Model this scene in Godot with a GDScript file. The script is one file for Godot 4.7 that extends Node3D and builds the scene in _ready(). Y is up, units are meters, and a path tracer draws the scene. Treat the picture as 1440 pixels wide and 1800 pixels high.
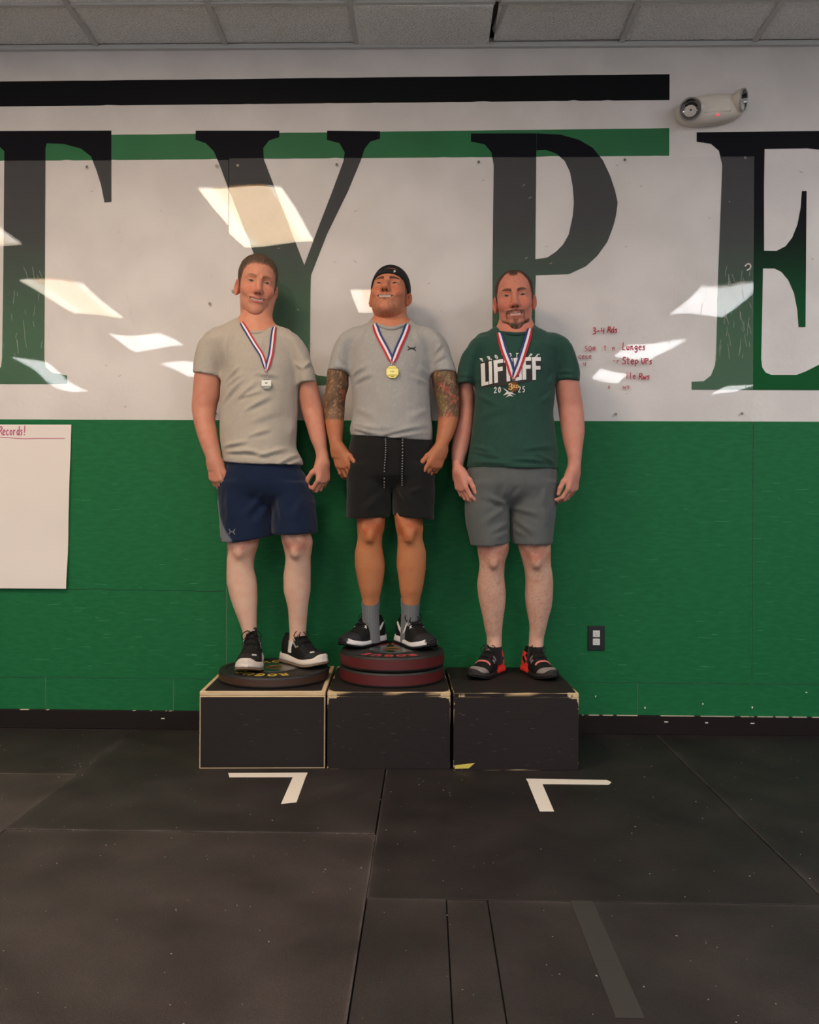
extends Node3D
# Three men with medals on a home-made podium of three wooden boxes, in front of a painted gym wall.
# Metres, y up. The back wall is the plane z = 0, the floor y = 0; the room lies towards +z.

const CEIL := 3.245
const BOX_H := 0.312

var M := {}            # materials by name
var taken := {}        # names already given at top level


func _ready() -> void:
	# ---- camera, air, light, exposure
	var cam := Camera3D.new()
	cam.name = "camera"
	add_child(cam)
	cam.position = Vector3(0, 1.037, 3.9)
	cam.basis = Basis(Vector3.UP, deg_to_rad(1.15)) * Basis(Vector3.BACK, 0.005)
	cam.fov = rad_to_deg(2.0 * atan(900.0 / 1450.0))
	cam.near = 0.05
	cam.far = 60.0
	cam.current = true
	var env := Environment.new()
	env.background_mode = Environment.BG_COLOR
	env.background_color = Color(0.90, 0.95, 1.0)
	env.background_energy_multiplier = 2.2
	env.tonemap_mode = Environment.TONE_MAPPER_LINEAR
	env.tonemap_exposure = 1.08
	env.sdfgi_enabled = true
	env.ssao_enabled = true
	env.ssil_enabled = true
	var we := WorldEnvironment.new()
	we.name = "environment"
	we.environment = env
	add_child(we)
	make_materials()
	for l in LAMPS:
		ceiling_lamp(l[0], l[1], l[2], l[3], l[4])
	# ---- the large structure
	room_shell()
	back_wall()
	ceiling_grid()
	floor_mats()
	# ---- things
	clear_sheets()
	podium()
	people()
	wall_things()
	tape_marks()


# ------------------------------------------------------------------ small helpers
const LAMPS := [  # x, z, energy, tint warm 0..1, label
	[-1.25, 2.24, 1.5, 1.0, "long ceiling light panel nearest the podium, left of middle"],
	[-3.6, 2.25, 1.0, 0.9, "long ceiling light panel at left in the row nearest the podium"],
	[3.0, 2.25, 1.5, 0.4, "added unseen ceiling light panel at right in the row nearest the podium"],  # unseen lamp, added to even out the light towards the right
	[-3.58, 4.55, 1.0, 0.85, "left ceiling light panel of the second row from the podium"],
	[-0.48, 4.55, 1.0, 0.8, "middle ceiling light panel of the second row from the podium"],
	[2.9, 4.6, 1.0, 0.1, "right ceiling light panel of the second row from the podium"],
	[-3.58, 6.55, 1.0, 0.1, "left ceiling light panel of the third row from the podium"],
	[-0.48, 6.55, 1.0, 0.1, "middle ceiling light panel of the third row from the podium"],
	[2.85, 6.9, 1.0, 0.05, "right ceiling light panel of the third row from the podium"],
	[-3.62, 8.8, 1.0, 0.05, "long ceiling light panel, left of the middle in the far row"],
	[2.85, 9.4, 1.0, 0.05, "long ceiling light panel, right of the middle in the far row"],
	[-5.97, 8.95, 1.0, 0.05, "long ceiling light panel, leftmost in the far row"],
	[5.65, 11.3, 1.0, 0.05, "long ceiling light panel, rightmost in the far row"],
]


func rng(s: int) -> RandomNumberGenerator:
	var r := RandomNumberGenerator.new()
	r.seed = s
	return r


func lin(r: int, g: int, b: int) -> Color:
	return Color8(r, g, b).srgb_to_linear()


func fnoise(s: int, freq: float, oct := 3) -> FastNoiseLite:
	var n := FastNoiseLite.new()
	n.noise_type = FastNoiseLite.TYPE_SIMPLEX_SMOOTH
	n.seed = s
	n.frequency = freq
	n.fractal_octaves = oct
	return n


func mat(c: Color, rough := 0.6, metal := 0.0) -> StandardMaterial3D:
	var m := StandardMaterial3D.new()
	m.albedo_color = c
	m.roughness = rough
	m.metallic = metal
	return m


func vmat(rough := 0.6, spec := 0.5) -> StandardMaterial3D:
	var m := StandardMaterial3D.new()
	m.vertex_color_use_as_albedo = true
	m.roughness = rough
	m.metallic_specular = spec
	return m


func noise_tex(s: int, freq: float, a: Color, b: Color, size := 512, oct := 4, lo := 0.25, hi := 0.75) -> NoiseTexture2D:
	var t := NoiseTexture2D.new()
	t.width = size
	t.height = size
	t.seamless = true
	t.generate_mipmaps = false
	t.noise = fnoise(s, freq, oct)
	var g := Gradient.new()
	g.set_color(0, a)
	g.set_offset(0, lo)
	g.set_color(1, b)
	g.set_offset(1, hi)
	t.color_ramp = g
	return t


func bump_tex(s: int, freq: float, strength: float, size := 512, oct := 3) -> NoiseTexture2D:
	var t := NoiseTexture2D.new()
	t.width = size
	t.height = size
	t.seamless = true
	t.generate_mipmaps = false
	t.as_normal_map = true
	t.bump_strength = strength
	t.noise = fnoise(s, freq, oct)
	return t


func world_tri(m: StandardMaterial3D, scale: Vector3, world := true) -> void:
	m.uv1_triplanar = true
	m.uv1_world_triplanar = world
	m.uv1_scale = scale


func thing(called: String, label: String, category: String, at := Vector3.ZERO, group := "") -> Node3D:
	var o := Node3D.new()
	o.name = numbered(called)
	add_child(o)
	o.position = at
	o.set_meta("label", label)
	o.set_meta("category", category)
	if group != "":
		o.set_meta("group", group)
	return o


func numbered(called: String) -> String:
	if not taken.has(called):
		taken[called] = 0
		return called
	taken[called] += 1
	return "%s_%03d" % [called, taken[called]]


func put(called: String, mesh: Mesh, m: Material, parent: Node3D, at := Vector3.ZERO) -> MeshInstance3D:
	var o := MeshInstance3D.new()
	o.name = called
	o.mesh = mesh
	o.material_override = m
	parent.add_child(o, true)
	o.position = at
	return o


func structure(called: String, mesh: Mesh, m: Material, at := Vector3.ZERO) -> MeshInstance3D:
	var o := put(numbered(called), mesh, m, self, at)
	o.set_meta("kind", "structure")
	return o


# A growing mesh: shared vertices give smooth shading.
class Buf:
	var v := PackedVector3Array()
	var n := PackedVector3Array()
	var c := PackedColorArray()
	var uv := PackedVector2Array()
	var i := PackedInt32Array()

	func quad(a: int, b: int, d: int, e: int) -> void:
		i.append_array(PackedInt32Array([a, b, d, a, d, e]))

	func flat_quad(a: Vector3, b: Vector3, d: Vector3, e: Vector3, col := Color.WHITE) -> void:  # counter-clockwise seen from outside
		var k := v.size()
		var nn := (b - a).cross(d - a).normalized()
		for p in [a, b, d, e]:
			v.append(p)
			n.append(nn)
			c.append(col)
		quad(k, k + 1, k + 2, k + 3)

	func smooth_normals() -> void:
		n.resize(v.size())
		n.fill(Vector3.ZERO)
		for t in range(0, i.size(), 3):
			var a := i[t]
			var b := i[t + 1]
			var d := i[t + 2]
			var fn := (v[b] - v[a]).cross(v[d] - v[a])
			n[a] += fn
			n[b] += fn
			n[d] += fn
		for k in v.size():
			n[k] = n[k].normalized()

	func add(o: Buf, t := Transform3D()) -> void:
		var k := v.size()
		for p in o.v:
			v.append(t * p)
		var turn := t.basis.inverse().transposed()
		for p in o.n:
			n.append((turn * p).normalized())
		c.append_array(o.c)
		for x in o.i:
			i.append(x + k)

	func volume() -> float:
		var s := 0.0
		for t in range(0, i.size(), 3):
			s += v[i[t]].dot(v[i[t + 1]].cross(v[i[t + 2]]))
		return s

	func outward() -> void:
		if volume() < 0.0:
			for t in range(0, i.size(), 3):
				var x := i[t]
				i[t] = i[t + 1]
				i[t + 1] = x

	func paint(col: Color) -> Buf:
		c.resize(v.size())
		c.fill(col)
		return self

	func mesh() -> ArrayMesh:  # triangles are kept counter-clockwise here and turned for Godot
		var a := []
		a.resize(Mesh.ARRAY_MAX)
		a[Mesh.ARRAY_VERTEX] = v
		a[Mesh.ARRAY_NORMAL] = n
		if c.size() == v.size():
			a[Mesh.ARRAY_COLOR] = c
		if uv.size() == v.size():
			a[Mesh.ARRAY_TEX_UV] = uv
		var turned := PackedInt32Array()
		turned.resize(i.size())
		for t in range(0, i.size(), 3):
			turned[t] = i[t]
			turned[t + 1] = i[t + 2]
			turned[t + 2] = i[t + 1]
		a[Mesh.ARRAY_INDEX] = turned
		var m := ArrayMesh.new()
		m.add_surface_from_arrays(Mesh.PRIMITIVE_TRIANGLES, a)
		return m


func axis_steps(h: float, r: float, fine: float, band: float) -> PackedFloat32Array:
	# coordinates across a side: three steps over each rounded edge, then fine ones for a band, then coarse ones
	var s := PackedFloat32Array([-h, -h + r * 0.3, -h + r])
	var x := -h + r
	var limit := minf(h, maxf(r, band))
	while fine > 0.0 and x + fine < -h + limit and x + fine < -fine:
		x += fine
		s.append(x)
	var left := -x * 2.0
	var n := maxi(1, int(left / 0.05)) if band > 0.0 else 1
	for k in range(1, n):
		s.append(x + left * k / n)
	var half := s.size()
	var out := s.duplicate()
	for k in range(half - 1, -1, -1):
		if -s[k] > out[out.size() - 1] + 1e-5:
			out.append(-s[k])
	return out


func rounded_box(size: Vector3, r: float, fine := 0.0, band := 0.0, col = null) -> Buf:
	var b := Buf.new()
	var h := size * 0.5
	var st := [axis_steps(h.x, r, fine, band), axis_steps(h.y, r, fine, band), axis_steps(h.z, r, fine, band)]
	for ax in 3:
		var u := (ax + 1) % 3
		var w := (ax + 2) % 3
		for sg in [-1.0, 1.0]:
			var base := b.v.size()
			var su: PackedFloat32Array = st[u]
			var sw: PackedFloat32Array = st[w]
			for a in su:
				for d in sw:
					var q := Vector3.ZERO
					q[ax] = sg * h[ax]
					q[u] = a
					q[w] = d
					var inner := q.clamp(-(h - Vector3.ONE * r), h - Vector3.ONE * r)
					var nn := (q - inner).normalized()
					b.v.append(inner + nn * r)
					b.n.append(nn)
					if col != null:
						b.c.append(col.call(inner + nn * r, nn))
			for x in su.size() - 1:
				for y in sw.size() - 1:
					var k := base + x * sw.size() + y
					if sg > 0.0:
						b.quad(k, k + sw.size(), k + sw.size() + 1, k + 1)
					else:
						b.quad(k, k + 1, k + sw.size() + 1, k + sw.size())
	return b


func prism(poly: PackedVector2Array, z0: float, z1: float, col = null) -> Buf:
	var b := Buf.new()
	if Geometry2D.is_polygon_clockwise(poly):
		poly.reverse()
	var tri := Geometry2D.triangulate_polygon(poly)
	for side in 2:
		var k := b.v.size()
		for p in poly:
			b.v.append(Vector3(p.x, p.y, z1 if side == 0 else z0))
			b.n.append(Vector3(0, 0, 1 if side == 0 else -1))
		for t in range(0, tri.size(), 3):
			var a := tri[t] + k
			var d := tri[t + 1] + k
			var e := tri[t + 2] + k
			var ccw := (b.v[d] - b.v[a]).cross(b.v[e] - b.v[a]).z > 0.0
			if ccw == (side == 0):
				b.i.append_array(PackedInt32Array([a, d, e]))
			else:
				b.i.append_array(PackedInt32Array([a, e, d]))
	for j in poly.size():
		var p := poly[j]
		var q := poly[(j + 1) % poly.size()]
		b.flat_quad(Vector3(p.x, p.y, z0), Vector3(q.x, q.y, z0), Vector3(q.x, q.y, z1), Vector3(p.x, p.y, z1))
	b.c.clear()
	if col != null:
		for p in b.v:
			b.c.append(col.call(p))
	return b


func slab(x0: float, x1: float, y0: float, y1: float, z0: float, z1: float, r := 0.0008) -> Buf:  # a bevelled block between bounds
	var b := rounded_box(Vector3(x1 - x0, y1 - y0, z1 - z0), r)
	var o := Buf.new()
	o.add(b, Transform3D(Basis(), Vector3(x0 + x1, y0 + y1, z0 + z1) * 0.5))
	return o


func tube(path: PackedVector3Array, rad: float, sides := 8, col = null, tip := 1.0) -> Buf:
	var b := Buf.new()
	var m := path.size()
	var up := Vector3(0.13, 0.31, 0.94).normalized()
	for k in m:
		var t := (path[mini(k + 1, m - 1)] - path[maxi(k - 1, 0)]).normalized()
		var x := up.cross(t).normalized()
		var y := t.cross(x)
		up = y
		var r := rad * (tip if k == 0 or k == m - 1 else 1.0)
		for s in sides:
			var a := TAU * s / sides
			b.v.append(path[k] + (x * cos(a) + y * sin(a)) * r)
			if col != null:
				b.c.append(col.call(k))
	for k in m - 1:
		for s in sides:
			var s2 := (s + 1) % sides
			b.quad(k * sides + s, k * sides + s2, (k + 1) * sides + s2, (k + 1) * sides + s)
	for e in [0, m - 1]:
		b.v.append(path[e])
		if col != null:
			b.c.append(col.call(e))
		var c0 := b.v.size() - 1
		for s in sides:
			var s2 := (s + 1) % sides
			if e == 0:
				b.i.append_array(PackedInt32Array([c0, s2, s]))
			else:
				b.i.append_array(PackedInt32Array([c0, e * sides + s, e * sides + s2]))
	b.outward()
	b.smooth_normals()
	return b


func curve(pts: Array, per := 6) -> PackedVector3Array:  # a smooth line through points
	var out := PackedVector3Array()
	for k in pts.size() - 1:
		var p0: Vector3 = pts[maxi(k - 1, 0)]
		var p1: Vector3 = pts[k]
		var p2: Vector3 = pts[k + 1]
		var p3: Vector3 = pts[mini(k + 2, pts.size() - 1)]
		for s in per:
			out.append(p1.cubic_interpolate(p2, p0, p3, float(s) / per))
	out.append(pts[pts.size() - 1])
	return out


func lathe(prof: Array, seg := 64, hard := true) -> Buf:  # profile of [radius, height] from the bottom outwards to the top, turned round y
	var b := Buf.new()
	for k in prof.size() - 1:
		var p: Array = prof[k]
		var q: Array = prof[k + 1]
		var base := b.v.size()
		for s in seg + 1:
			var a := TAU * s / seg
			var d := Vector3(cos(a), 0, sin(a))
			var nn = (d * (q[1] - p[1]) + Vector3.UP * (p[0] - q[0])).normalized()
			b.v.append(d * p[0] + Vector3.UP * p[1])
			b.v.append(d * q[0] + Vector3.UP * q[1])
			b.n.append(nn)
			b.n.append(nn)
		for s in seg:
			var j := base + s * 2
			b.quad(j, j + 1, j + 3, j + 2)
	return b


func ellipsoid_buf(r: Vector3, power := 1.0, seg := 32, rings := 20) -> Buf:
	var b := Buf.new()
	for a in rings + 1:
		var th := PI * a / rings
		for s in seg:
			var ph := TAU * s / seg
			var d := Vector3(sin(th) * cos(ph), cos(th), sin(th) * sin(ph))
			b.v.append(Vector3(signf(d.x) * pow(absf(d.x), power), signf(d.y) * pow(absf(d.y), power), signf(d.z) * pow(absf(d.z), power)) * r)
	for a in rings:
		for s in seg:
			var s2 := (s + 1) % seg
			b.quad(a * seg + s, a * seg + s2, (a + 1) * seg + s2, (a + 1) * seg + s)
	b.outward()
	b.smooth_normals()
	return b


func flat_stroke(lines: Array, wid: float, z0: float, z1: float) -> Buf:  # handwriting: each polyline of Vector2 becomes a thin raised band
	var b := Buf.new()
	for ln in lines:
		for k in ln.size() - 1:
			var p: Vector2 = ln[k]
			var q: Vector2 = ln[k + 1]
			var t := (q - p).normalized()
			var s := Vector2(-t.y, t.x) * wid * 0.5
			var e := t * wid * 0.35
			var poly := PackedVector2Array([p - s - e, q - s + e, q + s + e, p + s - e])
			b.add(prism(poly, z0, z1))
	return b


# Strokes of the few handwritten letters, in a box one unit high (x-height 0.6).
const PEN := {
	"R": [[0, 0, 0.05, 0.5, 0.1, 1], [0.1, 1, 0.4, 1, 0.5, 0.8, 0.35, 0.55, 0.07, 0.5], [0.2, 0.5, 0.55, 0]],
	"e": [[0.02, 0.3, 0.4, 0.38, 0.38, 0.56, 0.2, 0.62, 0.04, 0.45, 0.05, 0.15, 0.2, 0, 0.42, 0.08]],
	"c": [[0.4, 0.52, 0.22, 0.6, 0.04, 0.4, 0.06, 0.12, 0.22, 0, 0.42, 0.1]],
	"o": [[0.22, 0.6, 0.04, 0.4, 0.06, 0.12, 0.22, 0, 0.4, 0.15, 0.4, 0.45, 0.22, 0.6]],
	"r": [[0.08, 0.6, 0.06, 0], [0.07, 0.4, 0.2, 0.58, 0.38, 0.55]],
	"d": [[0.4, 0.5, 0.2, 0.6, 0.03, 0.35, 0.1, 0.03, 0.3, 0.05, 0.42, 0.3], [0.46, 1.05, 0.42, 0.3, 0.46, 0]],
	"s": [[0.36, 0.55, 0.2, 0.62, 0.08, 0.48, 0.3, 0.25, 0.26, 0.04, 0.04, 0.02]],
	"!": [[0.2, 1.1, 0.14, 0.3], [0.12, 0.08, 0.13, 0]],
	"3": [[0.05, 0.95, 0.35, 1, 0.4, 0.75, 0.15, 0.55, 0.42, 0.4, 0.38, 0.08, 0.02, 0]],
	"-": [[0.05, 0.45, 0.4, 0.5]],
	"4": [[0.1, 1, 0.05, 0.5, 0.5, 0.52], [0.42, 0.95, 0.36, 0]],
	"5": [[0.45, 1, 0.12, 0.95, 0.1, 0.6, 0.4, 0.5, 0.4, 0.12, 0.05, 0]],
	"0": [[0.25, 1, 0.05, 0.7, 0.06, 0.2, 0.25, 0, 0.45, 0.25, 0.45, 0.75, 0.25, 1]],
	"#": [[0.15, 0.9, 0.1, 0.1], [0.38, 0.95, 0.32, 0.1], [0, 0.65, 0.5, 0.7], [0, 0.35, 0.48, 0.4]],
	"L": [[0.1, 1.1, 0.04, 0.4, 0.05, 0, 0.4, 0.05]],
	"u": [[0.05, 0.6, 0.05, 0.15, 0.18, 0, 0.36, 0.15], [0.38, 0.6, 0.38, 0]],
	"n": [[0.05, 0.6, 0.05, 0], [0.06, 0.4, 0.22, 0.6, 0.36, 0.45, 0.36, 0]],
	"g": [[0.38, 0.55, 0.18, 0.6, 0.04, 0.35, 0.18, 0.1, 0.38, 0.3], [0.4, 0.6, 0.38, -0.2, 0.2, -0.4, 0.04, -0.25]],
	"S": [[0.5, 0.9, 0.3, 1.02, 0.08, 0.85, 0.12, 0.62, 0.42, 0.42, 0.44, 0.12, 0.2, 0, 0, 0.1]],
	"t": [[0.2, 0.95, 0.17, 0.1, 0.3, 0.02], [0.02, 0.65, 0.38, 0.68]],
	"p": [[0.06, 0.6, 0.04, -0.3], [0.06, 0.5, 0.26, 0.62, 0.42, 0.4, 0.28, 0.08, 0.06, 0.12]],
	"l": [[0.16, 1.05, 0.12, 0]],
	"w": [[0, 0.58, 0.1, 0, 0.24, 0.4, 0.38, 0, 0.5, 0.6]],
	"U": [[0.04, 0.95, 0.06, 0.2, 0.24, 0, 0.42, 0.2, 0.46, 0.95]],
	"P": [[0.08, 0, 0.06, 0.95, 0.4, 0.9, 0.44, 0.65, 0.08, 0.5]],
	"T": [[0, 1, 0.5, 1], [0.25, 1, 0.25, 0]],
	"O": [[0.25, 1, 0.04, 0.75, 0.04, 0.25, 0.25, 0, 0.46, 0.25, 0.46, 0.75, 0.25, 1]],
	"Y": [[0, 1, 0.25, 0.5, 0.5, 1], [0.25, 0.5, 0.25, 0]],
	"E": [[0.48, 1, 0.06, 1, 0.06, 0, 0.48, 0], [0.06, 0.5, 0.4, 0.5]],
	"2": [[0.02, 0.75, 0.2, 1, 0.44, 0.85, 0.4, 0.55, 0.02, 0, 0.5, 0]],
}


func written(text: String, at: Vector2, high: float, wide: float, slope := 0.0) -> Array:
	var lines := []
	var x := at.x
	for ch in text:
		if PEN.has(ch):
			for st in PEN[ch]:
				var ln := PackedVector2Array()
				for k in range(0, st.size(), 2):
					ln.append(Vector2(x + st[k] * wide, at.y + (x - at.x) * slope + st[k + 1] * high))
				lines.append(ln)
		x += wide * (0.62 if ch != " " else 0.45)
	return lines


func poly_fill(im: Image, poly: Array, col: Color) -> void:  # flat print: fills a polygon of [x, y, x, y ...] pixels
	var p := PackedVector2Array()
	var lo := Vector2(1e9, 1e9)
	var hi := -lo
	for k in range(0, poly.size(), 2):
		var q := Vector2(poly[k], poly[k + 1])
		p.append(q)
		lo = lo.min(q)
		hi = hi.max(q)
	for y in range(maxi(0, int(lo.y)), mini(im.get_height() - 1, int(hi.y)) + 1):
		for x in range(maxi(0, int(lo.x)), mini(im.get_width() - 1, int(hi.x)) + 1):
			if Geometry2D.is_point_in_polygon(Vector2(x + 0.5, y + 0.5), p):
				im.set_pixel(x, y, col)


func poly_line(im: Image, pts: PackedVector2Array, wid: float, col: Color) -> void:
	for k in pts.size() - 1:
		var t := (pts[k + 1] - pts[k]).normalized() * wid * 0.5
		var s := Vector2(-t.y, t.x)
		var a := pts[k] - t * 0.6
		var b := pts[k + 1] + t * 0.6
		poly_fill(im, [a.x - s.x, a.y - s.y, b.x - s.x, b.y - s.y, b.x + s.x, b.y + s.y, a.x + s.x, a.y + s.y], col)


# ------------------------------------------------------------------ materials
func make_materials() -> void:
	var m := mat(Color.WHITE, 0.75)
	m.albedo_texture = noise_tex(3, 0.006, Color8(212, 206, 205), Color8(221, 215, 214), 512, 4)
	m.normal_enabled = true
	m.normal_texture = bump_tex(5, 0.08, 1.5)
	m.normal_scale = 0.25
	world_tri(m, Vector3(0.7, 0.7, 0.7))
	M.wall_white = m
	m = mat(Color.WHITE, 0.6)
	m.metallic_specular = 0.3
	m.albedo_texture = noise_tex(7, 0.03, Color8(22, 99, 57), Color8(27, 105, 62), 512, 4)
	m.normal_enabled = true
	m.normal_texture = bump_tex(8, 0.05, 4.0, 512, 4)
	m.normal_scale = 0.10
	world_tri(m, Vector3(0.8, 3.0, 0.8))
	M.green = m
	m = mat(Color.WHITE, 0.6)
	m.albedo_texture = noise_tex(9, 0.01, Color8(20, 100, 56), Color8(26, 108, 62), 256, 3)
	world_tri(m, Vector3(0.6, 0.6, 0.6))
	M.green_stripe = m
	M.black_paint = mat(Color8(17, 18, 22), 0.55)
	M.letter = vmat(0.65, 0.25)
	M.black_paint.metallic_specular = 0.25
	m = mat(Color.WHITE, 0.95)
	m.albedo_texture = noise_tex(11, 0.09, Color8(222, 222, 224), Color8(244, 244, 244), 512, 3, 0.15, 0.5)
	m.normal_enabled = true
	m.normal_texture = bump_tex(12, 0.09, 10.0)
	m.normal_scale = 1.0
	world_tri(m, Vector3(1.6, 1.6, 1.6))
	M.tile = m
	M.tee = mat(Color8(190, 190, 190), 0.5)
	M.dark = mat(Color8(20, 20, 22), 0.9)
	M.bounce_floor = mat(Color8(172, 168, 164), 0.6)
	M.room = mat(Color8(176, 170, 164), 0.8)
	M.mat_floor = vmat(0.62, 0.4)
	M.mat_floor.albedo_texture = rubber_texture()
	M.mat_floor.normal_enabled = true
	M.mat_floor.normal_texture = bump_tex(15, 0.35, 2.0, 512, 2)
	M.mat_floor.normal_scale = 0.25
	world_tri(M.mat_floor, Vector3(0.9, 0.9, 0.9))
	M.worn = vmat(0.6, 0.3)
	M.worn.normal_enabled = true
	M.worn.normal_texture = bump_tex(16, 0.05, 3.0, 256, 4)
	M.worn.normal_scale = 0.12
	world_tri(M.worn, Vector3(0.8, 2.5, 1.5))
	M.fabric = vmat(0.85, 0.3)
	M.fabric.rim_enabled = true
	M.fabric.rim = 0.25
	M.fabric.rim_tint = 0.6
	M.fabric.normal_enabled = true
	M.fabric.normal_texture = bump_tex(17, 0.25, 2.0, 256, 2)
	M.fabric.normal_scale = 0.25
	world_tri(M.fabric, Vector3(6, 6, 6), false)
	M.skin = vmat(0.55, 0.4)
	M.skin.subsurf_scatter_enabled = true
	M.skin.subsurf_scatter_strength = 0.12
	M.hair = vmat(0.7, 0.3)
	M.shoe = vmat(0.7, 0.35)
	M.sole = vmat(0.6, 0.4)
	M.lace = mat(Color8(14, 14, 15), 0.85)
	M.rubber = mat(Color8(28, 27, 26), 0.55)
	M.clear = mat(Color(1, 1, 1, 0.03), 0.02)
	M.clear.transparency = BaseMaterial3D.TRANSPARENCY_ALPHA
	M.clear.metallic_specular = 0.29
	M.red_ink = mat(Color8(196, 20, 52), 0.6)
	M.red_ink_faint = mat(Color8(205, 110, 122), 0.7)
	M.pink_ink = mat(Color8(186, 22, 112), 0.6)
	M.paper = mat(Color8(226, 218, 214), 0.85)
	M.tape = mat(Color8(226, 217, 207), 0.6)
	M.chrome = mat(Color8(190, 190, 195), 0.12, 1.0)
	M.steel = mat(Color8(170, 172, 172), 0.25, 1.0)
	M.screw = mat(Color8(120, 116, 110), 0.35, 0.8)


func rubber_texture() -> ImageTexture:
	var n := 512
	var by := PackedByteArray()
	by.resize(n * n * 3)
	var r := rng(21)
	var base := fnoise(22, 0.02, 4)
	for y in n:
		for x in n:
			# wrap the noise so that the picture repeats without a seam
			var a := TAU * x / n
			var b := TAU * y / n
			var g := base.get_noise_3d(cos(a) * 40.0 + 40.0 * cos(b), sin(a) * 40.0, sin(b) * 40.0)
			var val := clampf(0.80 + g * 0.10 + r.randf_range(-0.10, 0.10), 0.3, 1.0)
			var k := (y * n + x) * 3
			by[k] = int(val * 255)
			by[k + 1] = int(val * 250)
			by[k + 2] = int(val * 245)
	var im := Image.create_from_data(n, n, false, Image.FORMAT_RGB8, by)
	return ImageTexture.create_from_image(im)


# ------------------------------------------------------------------ lamps and the room
func ceiling_lamp(x: float, z: float, energy: float, warm: float, label: String) -> void:
	var t := thing("ceiling_light", label, "ceiling light", Vector3(x, CEIL, z), "long light panels in the suspended ceiling")
	var tint := Color(1.0, lerpf(0.97, 0.70, warm), lerpf(0.95, 0.36, warm))
	var glow := mat(Color(0.9, 0.9, 0.9), 0.6)
	glow.emission_enabled = true
	glow.emission = tint
	glow.emission_energy_multiplier = lerpf(8.0, 5.5, warm)
	var edge := mat(Color(0.9, 0.9, 0.9), 0.6)
	edge.emission_enabled = true
	edge.emission = Color(1, 0.98, 0.95)
	edge.emission_energy_multiplier = 8.0
	put("diffuser_panel", rounded_box(Vector3(0.36, 0.012, 1.08), 0.003).mesh(), glow, t, Vector3(0, -0.006, 0))
	for s in [-1, 1]:
		put("side_diffuser", rounded_box(Vector3(0.11, 0.012, 1.08), 0.003).mesh(), edge, t, Vector3(0.238 * s, -0.006, 0))
		put("frame", rounded_box(Vector3(0.02, 0.025, 1.14), 0.004).mesh(), M.tee, t, Vector3(0.305 * s, -0.008, 0))
		put("frame", rounded_box(Vector3(0.6, 0.025, 0.02), 0.004).mesh(), M.tee, t, Vector3(0, -0.008, 0.555 * s))
	if warm == 1.0:  # this panel hangs a little askew
		t.rotation.y = 0.075
	var a := AreaLight3D.new()
	a.name = "lamp"
	t.add_child(a)
	a.position = Vector3(0, -0.03, 0)
	a.rotation.x = -PI / 2
	a.area_size = Vector2(0.58, 1.08)
	a.light_color = Color(0.95, 0.975, 1.0) if warm < 0.5 else Color(1, 0.985, 0.96).lerp(Color(1, 0.91, 0.78), (warm - 0.5) * 2.0)
	a.light_energy = energy * LAMP_POWER
	a.shadow_enabled = true
	a.area_range = 30.0


const LAMP_POWER := 2.7


func room_shell() -> void:
	structure("floor", slab(-7.4, 7.4, -0.25, -0.012, -0.3, 13.3, 0.002).mesh(), M.dark)
	structure("wall_left", slab(-7.4, -7.2, -0.012, 3.5, 0.0, 13.0, 0.002).mesh(), M.room)
	structure("wall_right", slab(7.2, 7.4, -0.012, 3.5, 0.0, 13.0, 0.002).mesh(), M.room)
	# unseen end wall, with windows added to bring in daylight
	var front := Buf.new()
	for s in [[-7.4, 7.4, -0.012, 0.55], [-7.4, 7.4, 2.3, 3.5], [-7.4, -6.6, 0.55, 2.3], [-0.35, 0.35, 0.55, 2.3], [6.6, 7.4, 0.55, 2.3]]:
		front.add(slab(s[0], s[1], s[2], s[3], 13.0, 13.25, 0.002))
	structure("wall_front", front.mesh(), M.room)
	for k in 2:
		var w := Node3D.new()
		w.name = "added_window_%d" % (k + 1)
		add_child(w)
		w.set_meta("kind", "structure")
		var x0 := -6.6 if k == 0 else 0.35
		for j in 3:
			put("pane", slab(x0 + 2.083 * j + 0.03, x0 + 2.083 * (j + 1) - 0.03, 0.56, 2.29, 13.1, 13.108, 0.001).mesh(), M.clear, w)
		for j in 4:
			put("mullion", slab(x0 + 2.083 * j - 0.03, x0 + 2.083 * j + 0.03, 0.55, 2.3, 13.06, 13.14, 0.004).mesh(), M.tee, w)


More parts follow.
